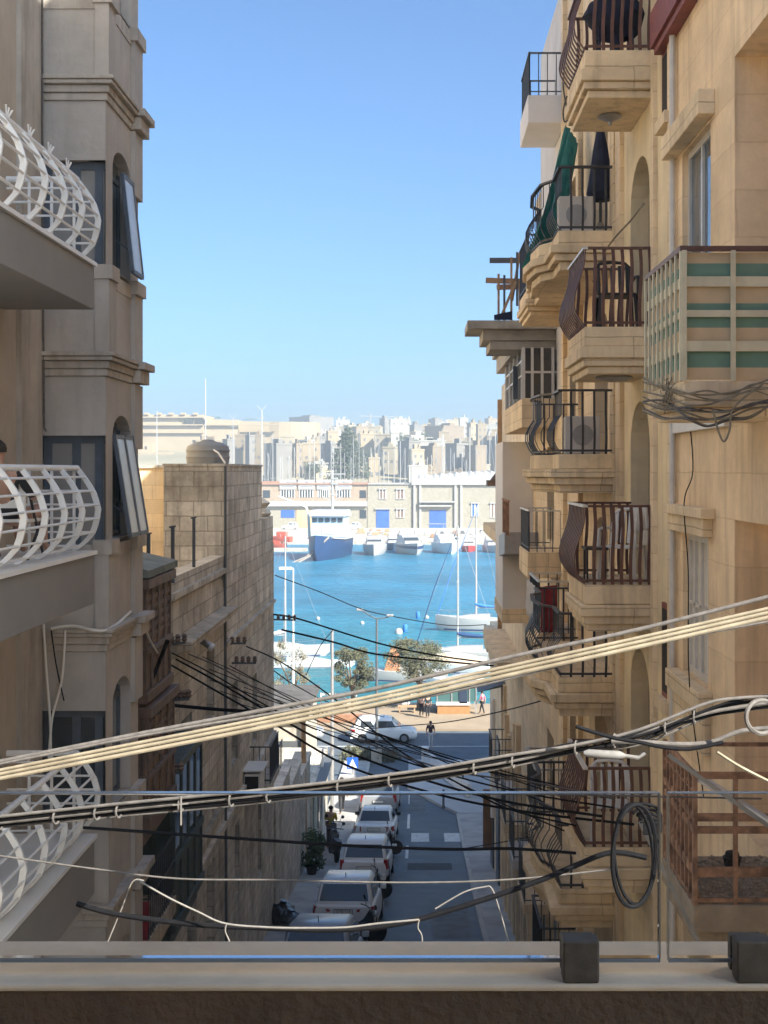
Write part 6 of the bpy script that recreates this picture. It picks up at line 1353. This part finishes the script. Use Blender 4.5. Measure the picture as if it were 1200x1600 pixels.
# sailing boats near the promenade
def sail_boat(name, label, x, d, rz, L, B, H, mast_h, mast_at=.55, cover=None, hull=None, boom=True, group='sailing boats moored off the promenade'):
    r = thing(name, label, 'boat', (x, d, SEA), rz, group)
    q = MB(); q.loft(hull_secs(L, B, H, .3)); ho = q.build('hull', hull or HW, r, smooth=True, world=False)
    q = MB(); q.loft([[(a[0] * 1.012, a[1], z) for z in (H * .10, H * .22)] for a in [s[1] for s in hull_secs(L, B, H, .3)][:-1]], closed=False); q.loft([[(a[0] * 1.012, a[1], z) for z in (H * .10, H * .22)] for a in [s[6] for s in hull_secs(L, B, H, .3)][:-1]], closed=False); q.build('boot_stripe', NAVY, ho, world=False)
    w_ = B * .30; q = MB(); q.loft([[(-w_, L * .22, H), (w_, L * .22, H), (w_ * .8, L * .22, H + .55), (-w_ * .8, L * .22, H + .55)], [(-w_, L * .5, H), (w_, L * .5, H), (w_ * .8, L * .48, H + .5), (-w_ * .8, L * .48, H + .5)], [(-w_ * .6, L * .72, H + .1), (w_ * .6, L * .72, H + .1), (w_ * .5, L * .66, H + .25), (-w_ * .5, L * .66, H + .25)]]); q.build('coachroof', HW, r, smooth=True, world=False)
    if mast_h:
        my = L * mast_at; q = MB(); q.tube([(0, my, H), (0, my, H + mast_h)], [.11, .07], 8); q.bar((-.9, my, H + mast_h * .55), (.9, my, H + mast_h * .55), .05); mo = q.build('mast', HW, r, smooth=True, world=False)
        q = MB()
        for e in ((0, L * .98, H * 1.2), (0, .1, H), (B * .42, my - .2, H), (-B * .42, my - .2, H)): q.tube([(0, my, H + mast_h), e], .014, 4)
        q.build('rigging', M['steel'], r, world=False)
        q = MB(); q.tube([(0, my, H + 1.3), (0, L * .12, H + 1.25)], .06, 6); b_ = q.build('boom', HW, r, world=False)
        if cover: q = MB(); q.tube([(0, my + .1, H + 1.75), (0, my - .6, H + 1.6), (0, L * .3, H + 1.5), (0, L * .1, H + 1.4)], [.15, .24, .2, .1], 8); q.build('sail_cover', cover, b_, smooth=True, world=False)
        q = MB(); q.tube([(0, L * .97, H * 1.3), (0, (my + L) / 2 + .1, H + mast_h * .5), (0, my + .1, H + mast_h * .96)], [.06, .05, .02], 6); q.build('furled_jib', cover, r, world=False) if cover and cover is not M['cloth_grey'] else None
    q = MB()
    for s in (-1, 1):
        pts = [(s * B * .47 * (1 - max(0, (f - .35) / .65) ** 2.2), L * f, H * (1 + .3 * f * f) + .6) for f in (0, .2, .4, .6, .8, .96)]
        q.tube(pts, .015, 4)
        for p in pts: q.tube([p, (p[0], p[1], p[2] - .6)], .015, 4)
    q.build('guard_rail', M['rim'], r, world=False)
    return r
SB = mat('bright_blue_canvas', (.03, .16, .48), .8, .1, 2)
x, d = bx(790, 986); sail_boat('sailing_boat', 'white sloop with bright blue sail cover, farther of the two at the right', x, d, R(86), 8.5, 2.9, 1.5, 13.5, .42, SB)
x, d = bx(785, 1038); sail_boat('sailing_boat', 'white sloop with dark blue sail cover, nearer of the two at the right', x, d, R(82), 9.0, 2.9, 1.3, 12.6, .50, mat('dark_blue_canvas', (.02, .06, .16), .8, .1, 2))
x, d = bx(425, 1027); sail_boat('sailing_boat', 'white sloop at the left of the water, behind the sparse tree', x - 2, d, R(-82), 8.0, 2.4, .95, 11.6, .42, M['cloth_grey'])
x, d = bx(418, 1043); sail_boat('long_boat', 'long low white boat with a tan deck in front of the left sloop', x, d, R(-87), 8.6, 2.0, .55, 0, hull=GREYB)
x, d = bx(700, 1064); mb_ = sail_boat('open_boat', 'white open boat with an orange cover beside the double lamp post', x, d, R(88), 8.4, 2.6, .9, 0)
q = MB(); q.loft([[(-.9, 4.4, .9), (.9, 4.4, .9), (.2, 4.5, 3.0), (-.2, 4.5, 3.0)], [(-.9, 5.9, .9), (.9, 5.9, .9), (.3, 5.3, 3.0), (-.3, 5.3, 3.0)]]); q.build('orange_cover', mat('orange_canvas', (.36, .16, .08), .85, .15, 1.5), mb_, world=False, bevel=.05)
x, d = bx(765, 1052); cb_ = sail_boat('covered_boat', 'boat under a beige tarpaulin in front of the nearer right sloop', x, d, R(80), 7.6, 2.6, .9, 0, hull=GREYB)
q = MB(); q.loft([[(-1.2, .3, .9), (0, .3, 1.5), (1.2, .3, .9)], [(-1.3, 3.5, .95), (0, 3.5, 2.0), (1.3, 3.5, .95)], [(-.4, 7.0, 1.15), (0, 7.0, 1.4), (.4, 7.0, 1.15)]]); q.build('tarpaulin', mat('beige_tarpaulin', (.52, .42, .32), .9, .12, 2), cb_, world=False)
x, d = bx(770, 1075); sail_boat('dinghy', 'small pale dinghy close to the promenade at the right', x, d, R(84), 6.0, 2.2, .7, 0, hull=GREYB)
for x_, y_, c_, lab in ((653, 966, 'blue', 'blue upright mooring buoy on the open water, farther one'), (633, 987, 'blue', 'blue upright mooring buoy on the open water, nearer one'), (667, 966, 'white', 'small round white buoy beside the farther blue buoy'), (623, 990, 'white', 'large round white buoy beside the nearer blue buoy'), (566, 975, 'white', 'white buoy alone left of the lamp head'), (497, 968, 'white', 'tiny pale buoy at the left of the open water')):
    x, d = bx(x_, y_); q = MB(); s = .28 if c_ == 'blue' else (.45 if 'large' in lab else .26)
    q.lathe((x, d, SEA), [(s * .5, -.2), (s, 0), (s, s * (2.6 if c_ == 'blue' else .8)), (s * .6, s * (3.2 if c_ == 'blue' else 1.3)), (.02, s * (3.4 if c_ == 'blue' else 1.5))], 12); tag(q.build('mooring_buoy', SB if c_ == 'blue' else HW, smooth=True), lab, 'buoy')
# ------------------------------------------------------------------ far quay and boatyard
q = MB(); q.box(-600, 600, 335, 480, -30, -18.4); structure(q.build('far_quay', M['concrete']))
WYD = 409.0
def wx(x): return (x - VX) / F * WYD
def wz(y): return (VY - y) / F * WYD
BRK = wall('red_brick', (.33, .26, .20), .6, .2, .85, .02, .1, .15, (.25, .14, .09)); YRD = wall('pale_yard_render', (.285, .265, .215), 60, 60, 1, 0, 0, .25, (.36, .31, .23))
by = thing('boatyard_workshop', 'long brick fronted workshop with four white sign boards behind the navy ship', 'workshop', (wx(480), WYD, -18.4))
q = MB(); q.box(wx(380), wx(573), WYD, WYD + 30, wz(783), wz(757)); q.build('upper_wall', BRK, by)
q = MB(); q.box(wx(380), wx(574), WYD + .3, WYD + 30, -18.4, wz(783) - .003); q.build('lower_wall', YRD, by)
q = MB(); q.box(wx(380), wx(574), WYD - .8, WYD + .3, wz(791), wz(783)); q.build('white_band', FW, by)
q = MB(); q.box(wx(380), wx(575), WYD - .6, WYD + 30, wz(757), wz(755)); q.box(wx(400), wx(440), WYD + 4, WYD + 9, wz(755), wz(752)); q.build('roof', mat('rust_roof', (.30, .17, .12), .8, .2, .3), by)
rg = random.Random(14)
def text_mesh(txt, size, loc, m, parent, name='lettering'):
    cu = bpy.data.curves.new(name, 'FONT'); cu.body = txt; cu.size = size; cu.align_x = 'CENTER'; cu.align_y = 'CENTER'; cu.extrude = .02
    tmp = bpy.data.objects.new(name, cu); COL.objects.link(tmp); bpy.context.view_layer.update()
    me = bpy.data.meshes.new_from_object(tmp.evaluated_get(bpy.context.evaluated_depsgraph_get())); bpy.data.objects.remove(tmp)
    off = Vector((0, 0, 0)); p = parent
    while p is not None: off += p.location; p = p.parent
    me.transform(Matrix.Translation(Vector(loc) - off) @ Matrix.Rotation(R(90), 4, 'X')); me.materials.clear(); me.materials.append(m)
    o = bpy.data.objects.new(name, me); COL.objects.link(o); o.parent = parent; return o
LET = mat('grey_blue_lettering', (.16, .19, .24), .6, .05, 1)
for a, b_, txt in ((437, 463, 'MANOEL'), (466, 492, 'VALLETTA'), (495, 517, 'YACHT'), (524, 550, 'YARD')):
    r_ = MB(); r_.box(wx(a), wx(b_), WYD - .35, WYD - .1, wz(765), wz(749.5)); sb = r_.build('sign_board', FW, by)
    text_mesh(txt, 1.45 if len(txt) < 8 else 1.05, ((wx(a) + wx(b_)) / 2, WYD - .38, wz(756.5)), LET, sb)
    c = (wx(a) + wx(b_)) / 2; t_ = MB(); t_.loft([[(c - .35, WYD - .39, wz(754.2)), (c + .35, WYD - .39, wz(754.2)), (c + .05, WYD - .39, wz(751.3))], [(c - .35, WYD - .36, wz(754.2)), (c + .35, WYD - .36, wz(754.2)), (c + .05, WYD - .36, wz(751.3))]]); t_.box(wx(a + 4), wx(b_ - 4), WYD - .39, WYD - .36, wz(760.6), wz(759.8)); t_.build('emblem', LET, sb)
    w_ = MB(); w_.box(wx(a + 2), wx(b_ - 3), WYD - .08, WYD - .02, wz(777), wz(766)); wo = w_.build('window', M['glass_d'], by)
    w_ = MB()
    for k in range(6): xx = wx(a + 2) + (wx(b_ - 3) - wx(a + 2)) * k / 5; w_.box(xx - .1, xx + .1, WYD - .16, WYD - .08, wz(777), wz(766))
    w_.build('frame', M['white_metal'], wo)
for a, b_, y0, y1, m_ in ((439, 460, 797, 809, 'blue'), (411, 422, 797, 810, 'dark'), (411, 422, 766, 778, 'dark'), (562, 572, 797, 810, 'dark'), (562, 572, 766, 778, 'dark')):
    w_ = MB(); w_.box(wx(a), wx(b_), WYD - .1 if y0 < 790 else WYD + .2, WYD + .3, wz(y1), wz(y0)); w_.build('door' if m_ == 'blue' else 'window', mat('royal_blue_paint', (.03, .10, .36), .5, .08, .5) if m_ == 'blue' else M['glass_d'], by)
w_ = MB(); w_.box(wx(463), wx(500), WYD + .1, WYD + .3, -18.4, wz(797)); w_.build('garage_door', mat('tan_shutter', (.45, .32, .2), .7, .15, .5), by)
yb = thing('boatyard_store', 'plain pale two storey store with a blue door right of the workshop', 'warehouse', (wx(612), WYD, -18.4))
q = MB(); q.box(wx(574.2), wx(645), WYD + .1, WYD + 30, -18.4, wz(757)); q.build('wall', YRD, yb)
q = MB(); q.box(wx(574), wx(646), WYD - .3, WYD + 30, wz(757) + .01, wz(755.5)); q.build('coping', FW, yb)
def yard_window(par, x0, x1, y0, y1, m_, d0=.1):
    w_ = MB(); w_.box(wx(x0), wx(x1), WYD + d0 - .12, WYD + d0, wz(y1), wz(y0)); o = w_.build('window', m_, par)
    w_ = MB(); w_.box(wx(x0 - 1.5), wx(x1 + 1.5), WYD + d0 - .55, WYD + d0, wz(y0) + .02, wz(y0 - 2)); w_.box(wx(x0 - 1), wx(x1 + 1), WYD + d0 - .25, WYD + d0, wz(y1 + 1.2), wz(y1) - .02); w_.build('hood', FW, par)
    w_ = MB()
    for k in range(3): xx = wx(x0) + (wx(x1) - wx(x0)) * k / 2; w_.box(xx - .12, xx + .12, WYD + d0 - .2, WYD + d0 - .12, wz(y1), wz(y0))
    w_.build('frame', M['white_metal'], o)
for a, b_, y0, y1 in ((593, 603, 765, 779), (620, 631, 765, 779), (620, 631, 796, 808)): yard_window(yb, a, b_, y0, y1, M['brown_wood'])
BLUE = MC['royal_blue_paint']
w_ = MB(); w_.box(wx(588), wx(608), WYD - .05, WYD + .1, -18.4, wz(796)); w_.build('door', BLUE, yb)
w_ = MB(); w_.box(wx(586), wx(610), WYD - .5, WYD + .1, wz(796), wz(794)); w_.build('hood', FW, yb)
yc = thing('boatyard_shed', 'pale shed with a wide blue shutter under a canopy and a white tented roof', 'warehouse', (wx(715), WYD, -18.4))
q = MB(); q.box(wx(645.3), wx(830), WYD, WYD + 30, -18.4, wz(755)); q.build('wall', YRD, yc)
q = MB()
for x_ in (646, 655, 710, 719): q.box(wx(x_), wx(x_ + 3.5), WYD - .6, WYD, -18.4, wz(756))
q.box(wx(655), wx(712), WYD - 1.6, WYD - .02, wz(785), wz(783)); q.build('pilaster', FW, yc)
q = MB(); q.box(wx(655), wx(706), WYD - 1.4, WYD - .01, wz(791.5), wz(789)); q.build('canopy', FW, yc)
q = MB(); q.box(wx(671), wx(697), WYD - .1, WYD - .003, -18.4, wz(797)); q.build('shutter', BLUE, yc)
q = MB(); q.box(wx(668), wx(698), WYD - .2, WYD - .11, wz(819), wz(818)); q.build('white_bar', FW, yc)
yard_window(yc, 737, 747, 787, 806, BLUE, 0); yard_window(yc, 767, 777, 787, 808, M['brown_wood'], 0)
q = MB(); n = 40; secs = []
for k in range(n + 1):
    x = wx(643) + (wx(830) - wx(643)) * k / n; hgt = wz(740 + 3 * math.cos(k / n * 5)) - wz(757) + .35 * math.sin(k * 2.6)
    secs.append([(x, WYD - .8, wz(757.5)), (x, WYD - .9, wz(757) + hgt * .65), (x, WYD + 3, wz(757) + hgt), (x, WYD + 26, wz(757) + hgt), (x, WYD + 30, wz(757))])
q.loft(secs); q.build('tented_roof', mat('white_tent_fabric', (.36, .36, .355), .8, .05, .3), yc)
for x_, m_, lab in ((545, 'car_silver', 'grey car parked before the workshop at the store corner'), (566, 'car_white', 'small white car parked by the blue store door'), (470, 'car_white', 'white van-like car parked before the workshop garage')):
    make_car('quay_car', lab, (wx(x_), 400, -18.38), R(90), L=5.2, W=2.1, H=2.2, paint=m_, group='cars on the far quay')
# clutter along the far quay
for k in range(26):
    x_ = rg.uniform(560, 782); dd = rg.uniform(345, 385); xx = (x_ - VX) / F * dd; q = MB(); s = rg.uniform(.5, 1.3)
    q.loft([[(xx - s, dd, -18.4), (xx + s, dd, -18.4), (xx + s * .6, dd, -18.4 + s * 1.3), (xx - s * .7, dd, -18.4 + s * 1.1)], [(xx - s, dd + 2 * s, -18.4), (xx + s, dd + 2 * s, -18.4), (xx + s * .5, dd + 2 * s, -18.4 + s), (xx - s * .6, dd + 2 * s, -18.4 + s * 1.2)]])
    tag(q.build('covered_gear', [FW, M['cloth_grey'], M['steel_dk'], M['rust'], M['timber']][k % 5], bevel=.15), 'small heap of covered boat gear on the far quay', 'gear', 'heaps of gear on the far quay')
# ------------------------------------------------------------------ hillside town, fortress, masts
HZ = [(470, -18.4), (560, -10), (640, -2), (760, 12), (900, 24), (1100, 30), (1600, 34), (6000, 34)]
def hz(d):
    for (a, p), (b_, q_) in zip(HZ, HZ[1:]):
        if d <= b_: return p + (q_ - p) * (d - a) / (b_ - a)
q = MB(); xs = [-2500, -900, -300, -100, 0, 100, 300, 900, 2500]
for (a, p), (b_, q_) in zip(HZ, HZ[1:]):
    for x0, x1 in zip(xs, xs[1:]): q.face([(x0, a, p), (x1, a, p), (x1, b_, q_), (x0, b_, q_)])
structure(q.build('hillside', mat('dry_hillside', (.26, .23, .15), .95, .25, .02, dirt=((.08, .09, .05), .7))))
TC = {'cream': (.31, .25, .165), 'pale cream': (.32, .275, .195), 'white': (.36, .345, .31), 'sand': (.25, .20, .135), 'grey': (.19, .18, .165), 'tan': (.21, .165, .115)}
for k_, v_ in TC.items(): M['town_' + k_] = mat('town_' + k_.replace(' ', '_') + '_wall', v_, .9, .08, .08)
HS = [(424, 475, 672, 700, 780, 'tan', 0), (470, 498, 694, 735, 640, 'cream', 8), (463, 489, 689, 712, 660, 'white', -30), (477, 497, 674, 690, 820, 'grey', 40), (496, 513, 676, 692, 800, 'white', 10), (411, 453, 695, 750, 600, 'grey', 45), (455, 470, 695, 740, 620, 'sand', 40), (500, 537, 695, 750, 610, 'grey', 45), (510, 526, 675, 705, 740, 'cream', 12), (366, 382, 681, 725, 640, 'sand', 0), (381, 395, 682, 720, 630, 'grey', 45), (395, 408, 681, 725, 640, 'sand', -5), (345, 364, 688, 735, 600, 'grey', 40), (575, 592, 717, 750, 570, 'cream', 5), (560, 586, 679, 715, 690, 'cream', 14), (586, 611, 680, 722, 680, 'pale cream', -8), (610, 623, 677, 716, 670, 'white', 4), (622, 656, 691, 750, 620, 'grey', 45), (655, 697, 690, 700, 640, 'white', 0), (658, 694, 699, 750, 625, 'tan', 45), (665, 724, 667, 700, 800, 'tan', 42), (697, 730, 695, 750, 600, 'grey', 45), (728, 760, 698, 750, 590, 'tan', 47), (609, 633, 656, 684, 900, 'white', 6), (632, 641, 657, 684, 905, 'white', -4), (593, 609, 655, 684, 930, 'grey', 45), (640, 661, 665, 690, 860, 'grey', 30), (718, 731, 654, 672, 880, 'white', 5), (730, 746, 662, 690, 780, 'cream', 30), (746, 760, 664, 698, 730, 'cream', 6), (760, 790, 665, 690, 820, 'white', -6), (762, 795, 690, 750, 600, 'grey', 44), (540, 562, 690, 712, 700, 'pale cream', 20), (452, 519, 653, 680, 1050, 'grey', 45), (524, 546, 657, 675, 1000, 'white', 4), (670, 692, 656, 672, 1000, 'grey', 40), (600, 620, 700, 730, 640, 'pale cream', -12), (640, 660, 682, 700, 740, 'white', 12), (436, 458, 683, 705, 700, 'pale cream', 5), (548, 575, 668, 688, 820, 'sand', 25), (574, 596, 668, 688, 830, 'pale cream', -10), (697, 718, 657, 672, 960, 'pale cream', 8), (760, 785, 655, 668, 980, 'sand', 20), (500, 522, 684, 700, 760, 'white', -14), (410, 430, 704, 735, 620, 'tan', 30), (770, 800, 672, 700, 720, 'cream', -8), (800, 840, 670, 740, 640, 'pale cream', 10), (300, 345, 690, 740, 620, 'sand', 20), (640, 660, 704, 740, 600, 'pale cream', 15), (684, 700, 676, 696, 760, 'sand', 10)]
rg = random.Random(5)
for k in range(85):
    x = rg.uniform(420, 800); d = rg.uniform(580, 980); y0 = VY - (hz(d) + rg.uniform(4, 9)) / d * F; w_ = rg.uniform(12, 36) * 700 / d
    HS.append((x, x + w_, y0, y0 + 30, d, rg.choice(['cream', 'pale cream', 'pale cream', 'white', 'sand', 'cream', 'tan']), rg.choice([0, 8, -10, 5, 42, 14, -20, 30])))
rg = random.Random(33); seen = {}; TW = mat('town_window', (.13, .13, .13), .5, .1, .1)
def where(x):
    for a, b_, s in ((0, 408, 'left of the workshop'), (408, 470, 'above the workshop left end'), (470, 520, 'above the sign boards'), (520, 575, 'around the conifer'), (575, 645, 'above the plain store'), (645, 705, 'above the shed left half'), (705, 745, 'above the shed middle'), (745, 900, 'above the shed right end')):
        if a <= x < b_: return s
ORD = ['', 'second ', 'third ', 'fourth ', 'fifth ', 'sixth ', 'seventh ', 'eighth ', 'ninth ', 'tenth ', 'eleventh ', 'twelfth ']
for (x0, x1, y0, y1, d, c_, rz) in sorted(HS):
    X0, X1 = (x0 - VX) / F * d, (x1 - VX) / F * d; zt = (VY - y0) / F * d; wid = X1 - X0; base = min((VY - y1) / F * d, hz(d) - 1)
    if abs(rz) >= 25: wid *= .74
    row = 'on the skyline' if y0 < 668 else ('in the front row' if d < 650 else 'in the middle rows')
    key = (c_, where((x0 + x1) / 2), row); seen[key] = seen.get(key, 0) + 1
    lab = f'{ORD[min(11, seen[key] - 1)]}{c_} house {row} {where((x0 + x1) / 2)}'
    r = thing('hillside_house', lab, 'house', ((X0 + X1) / 2, d + 6, base), R(rz)); dep = wid if abs(rz) >= 25 else max(8, wid * .6); hh = zt - base
    q = MB(); q.box(-wid / 2, wid / 2, -dep / 2, dep / 2, 0, hh); q.build('wall', M['town_' + c_], r, world=False)
    q = MB(); q.box(-wid / 2 - .2, wid / 2 + .2, -dep / 2 - .2, -dep / 2 + .3, hh, hh + .8); q.box(-wid / 2 - .2, -wid / 2 + .3, -dep / 2 + .3, dep / 2, hh, hh + .8); q.box(wid / 2 - .3, wid / 2 + .2, -dep / 2 + .3, dep / 2, hh, hh + .8)
    for k in range(rg.randint(1, 3)): a = rg.uniform(-wid * .35, wid * .2); q.box(a, a + wid * rg.uniform(.1, .28), -dep * .2, dep * .25, hh, hh + rg.uniform(1.5, 3.2))
    q.build('roof_parapet', M['town_' + c_], r, world=False)
    rows = max(1, int(hh / 4.2)); cols = max(2, int(wid / 4.0)); nwin = 0
    for i in range(rows):
        for j in range(cols):
            z = hh - 3.4 - i * 4.0
            if z < .5 or nwin > 26 or rg.random() < .42 or (z + base) < (VY - 752) / F * d: continue
            nwin += 1; a = -wid / 2 + wid * (j + .5) / cols; q = MB(); ww = min(.6, wid / cols * .3) * rg.uniform(.7, 1.2)
            q.box(a - ww, a + ww, -dep / 2 - .06, -dep / 2 + .01, z, z + 1.5); 
            if abs(rz) >= 25: q.box(-wid / 2 - .06 if rz > 0 else wid / 2 - .01, -wid / 2 + .01 if rz > 0 else wid / 2 + .06, a * dep / wid - ww, a * dep / wid + ww, z, z + 1.5)
            q.build('window', TW, r, world=False, split=True)
# fortress
FT = mat('fortress_stone', (.33, .265, .175), .9, .12, .05, dirt=((.30, .24, .15), .5))
ft = thing('fortress', 'long sunlit bastion wall with string courses on the left skyline', 'fortress', (-130, 760, 0))
def fx(x, d=760): return (x - VX) / F * d
def fz(y, d=760): return (VY - y) / F * d
q = MB()
def fwall(x0, x1, ya, yb, y0, d, bottom=-5): q.loft([[(fx(x0, d), d - 1.5, bottom), (fx(x0, d), d, fz(ya, d)), (fx(x0, d), d + 40, fz(ya, d)), (fx(x0, d), d + 40, bottom)], [(fx(x1, d), d - 1.5, bottom), (fx(x1, d), d, fz(yb, d)), (fx(x1, d), d + 40, fz(yb, d)), (fx(x1, d), d + 40, bottom)]])
fwall(60, 318, 647, 648, 0, 760); fwall(318, 372, 655, 656, 0, 764); fwall(372, 437, 658, 659, 0, 768)
q.lathe((fx(436, 768), 790, -5), [(24, 0), (23, fz(659, 768) + 5)], 20)
q.build('wall', FT, ft, split=True)
q = MB()
for y, a, b_, dd in ((652, 60, 318, 760), (664, 60, 318, 760), (676, 60, 318, 760), (664, 318, 437, 764)): q.box(fx(a, dd), fx(b_, dd), dd - 2.2, dd, fz(y, dd) - .35, fz(y, dd) + .35)
q.build('string_course', FT, ft, split=True)
q = MB(); q.box(fx(60, 735), fx(268, 735), 735, 757, -14, fz(707, 735)); q.box(fx(150, 742), fx(238, 742), 742, 757, -14, fz(692, 742)); q.build('outwork', FT, ft, split=True)
q = MB()
for k in range(9): a = 150 + k * 19; q.box(fx(a), fx(a + 7), 758.2, 762, fz(648), fz(645))
q.build('merlon', FT, ft, split=True)
for x_ in (296, 314):
    q = MB(); c = (fx(x_), 759, fz(659)); q.lathe(c, [(2.6, -.9), (2.6, .4)], 16, 'y'); q.build('arch', M['dark'], ft)
for x_ in (219, 228):
    q = MB(); q.box(fx(x_, 742) - .5, fx(x_, 742) + .5, 741.8, 742.5, fz(702, 742), fz(697, 742)); q.build('slit', M['dark'], ft)
q = MB(); q.box(fx(207), fx(213), 765, 770, fz(650), fz(636)); q.build('turret', M['town_white'], ft)
# far trees
def far_tree(name, label, x, y0, y1, d, kind, seed, w=None, group='dark trees among the far houses'):
    rg = random.Random(seed); X, zt, zb = (x - VX) / F * d, (VY - y0) / F * d, (VY - y1) / F * d; r = thing(name, label, 'tree', (X, d, zb), group=group); H_ = zt - zb
    t_ = MB(); t_.tube([(X, d, zb), (X, d, zb + H_ * .9)], [H_ * .022, H_ * .006], 7); l_ = MB()
    if kind == 'conifer':
        for k in range(13):
            f = k / 12; z = zb + H_ * (.10 + .86 * f); ln = H_ * .40 * (1 - f) ** .75 + .6
            for j in range(9):
                a = j * .698 + k * .4 + rg.uniform(-.2, .2); e = Vector((X + ln * math.cos(a), d + ln * math.sin(a), z - ln * .05 + rg.uniform(-.4, .6))); t_.tube([(X, d, z), e], [.12, .04], 4)
                for i in range(4): c = Vector((X, d, z)).lerp(e, .35 + .2 * i); leaves(l_, c, .9 + ln * .07, 16, .55, rg, .55)
    else:
        w_ = (w or (y1 - y0)) / F * d / 2
        for k in range(26): a = rg.uniform(0, 6.28); u = rg.random() ** .5; leaves(l_, (X + w_ * u * math.cos(a), d + w_ * .6 * u * math.sin(a), zb + H_ * rg.uniform(.35, .92) * (1 - .25 * u)), H_ * .2, 34, H_ * .05, rg, .8)
    t_.build('trunk', BARK, r); l_.build('crown', mat('far_dark_foliage', (.05, .065, .04), .9, .3, .3), r)
far_tree('conifer_tree', 'tall dark tiered conifer standing above the right end of the workshop', 544, 668, 752, 505, 'conifer', 1, group=None)
for k, (x, y0, y1, d, w_, lab) in enumerate(((628, 675, 692, 700, 16, 'dark round tree left of the far grey house above the store'), (646, 684, 694, 720, 12, 'small dark tree above the store, right of the round one'), (662, 674, 688, 760, 14, 'dark tree left of the long tan building'), (752, 672, 690, 790, 16, 'dark tree beside the cream tower at the right'), (330, 690, 722, 600, 40, 'broad dark tree behind the water tank'), (290, 652, 662, 740, 20, 'low dark bush along the bastion top, left of the tall mast'), (335, 650, 656, 800, 26, 'dark bushes on the bastion top right of the tall mast'), (390, 653, 658, 820, 22, 'low trees on the skyline above the bastion end'), (570, 700, 722, 600, 22, 'dark tree right of the big conifer'), (490, 718, 745, 560, 26, 'dark shrubbery left of the conifer'))):
    far_tree('round_tree', lab, x, y0, y1, d, 'round', 40 + k, w_)
# marina masts behind the boatyard
rg = random.Random(77); k = 0
GM = 'masts of yachts in the marina behind the boatyard'
xs_ = [412 + 7.9 * i + rg.uniform(-3, 3) for i in range(47)]
for x in xs_:
    d = rg.uniform(455, 500); top = rg.choice([690, 700, 705, 695, 710, 715, 680]) + rg.uniform(-4, 4); q = MB(); X = (x - VX) / F * d; zt = (VY - top) / F * d
    q.tube([(X, d, -17.5), (X, d, zt)], [.16, .10], 6); q.bar((X - 1, d, zt * .4 - 8), (X + 1, d, zt * .4 - 8), .12); q.tube([(X, d, zt), (X + rg.choice([-3.5, 3.5]), d, -12)], .035, 4); q.loft([[(X - 5, d - 1, -17.6), (X - 5, d + 1, -17.6), (X - 4.6, d, -18.4)], [(X + 5, d - .3, -17.2), (X + 5, d + .3, -17.2), (X + 4.6, d, -18.4)]])
    tag(q.build('yacht_mast', HW if rg.random() < .7 else M['steel']), 'slim pale yacht mast rising behind the boatyard roofs', 'mast', GM)
for x, top, d, r_, lab in ((321, 592, 470, .26, 'tallest white mast on the left against the sky'), (245, 642, 460, .2, 'grey mast in front of the bastion at the far left'), (364, 653, 460, .2, 'grey mast with bird like antennas above the tall stone block'), (409, 640, 440, .28, 'white mast with forked head right above the corner of the stone block'), (692, 678, 450, .2, 'bright tall mast above the left half of the tented shed'), (734, 668, 450, .22, 'tallest bright mast above the middle of the tented shed'), (774, 675, 450, .2, 'tall bright mast at the right beside the corner post')):
    q = MB(); X = (x - VX) / F * d; zt = (VY - top) / F * d; q.tube([(X, d, -18.4), (X, d, zt)], [r_, r_ * .7], 7)
    if x in (364, 409):
        for s in (-1, 1): q.bar((X, d, zt - .4), (X + s * 1.6, d, zt + 1.4), .14)
        q.bar((X - 1.4, d, zt - 3), (X + 1.4, d, zt - 3), .14)
    tag(q.build('tall_mast', HW if x != 364 else M['steel'], smooth=True), lab, 'mast')
q = MB(); a = (fx(600, 940), 940); X = a[0]; q.tube([(X - 10, 940, 25), (X - 10, 940, (VY - 646) / F * 940)], .5, 5); q.bar((X - 18, 940, (VY - 650) / F * 940), (X + 8, 940, (VY - 651) / F * 940), .6); tag(q.build('tower_crane', M['steel']), 'faint tower crane on the skyline left of the white apartment block', 'crane')
# thin sea air
hzm = bpy.data.materials.new('haze_air'); hzm.use_nodes = True; t = hzm.node_tree; t.nodes.remove(t.nodes['Principled BSDF'])
pv = t.nodes.new('ShaderNodeVolumePrincipled'); pv.inputs['Color'].default_value = (.78, .90, 1.0, 1); pv.inputs['Density'].default_value = .00062; pv.inputs['Anisotropy'].default_value = .2
t.links.new(pv.outputs[0], t.nodes['Material Output'].inputs['Volume'])
q = MB(); q.box(-700, 900, -70, 1500, -34, 54); hzo = q.build('haze', hzm); hzo['kind'] = 'stuff'
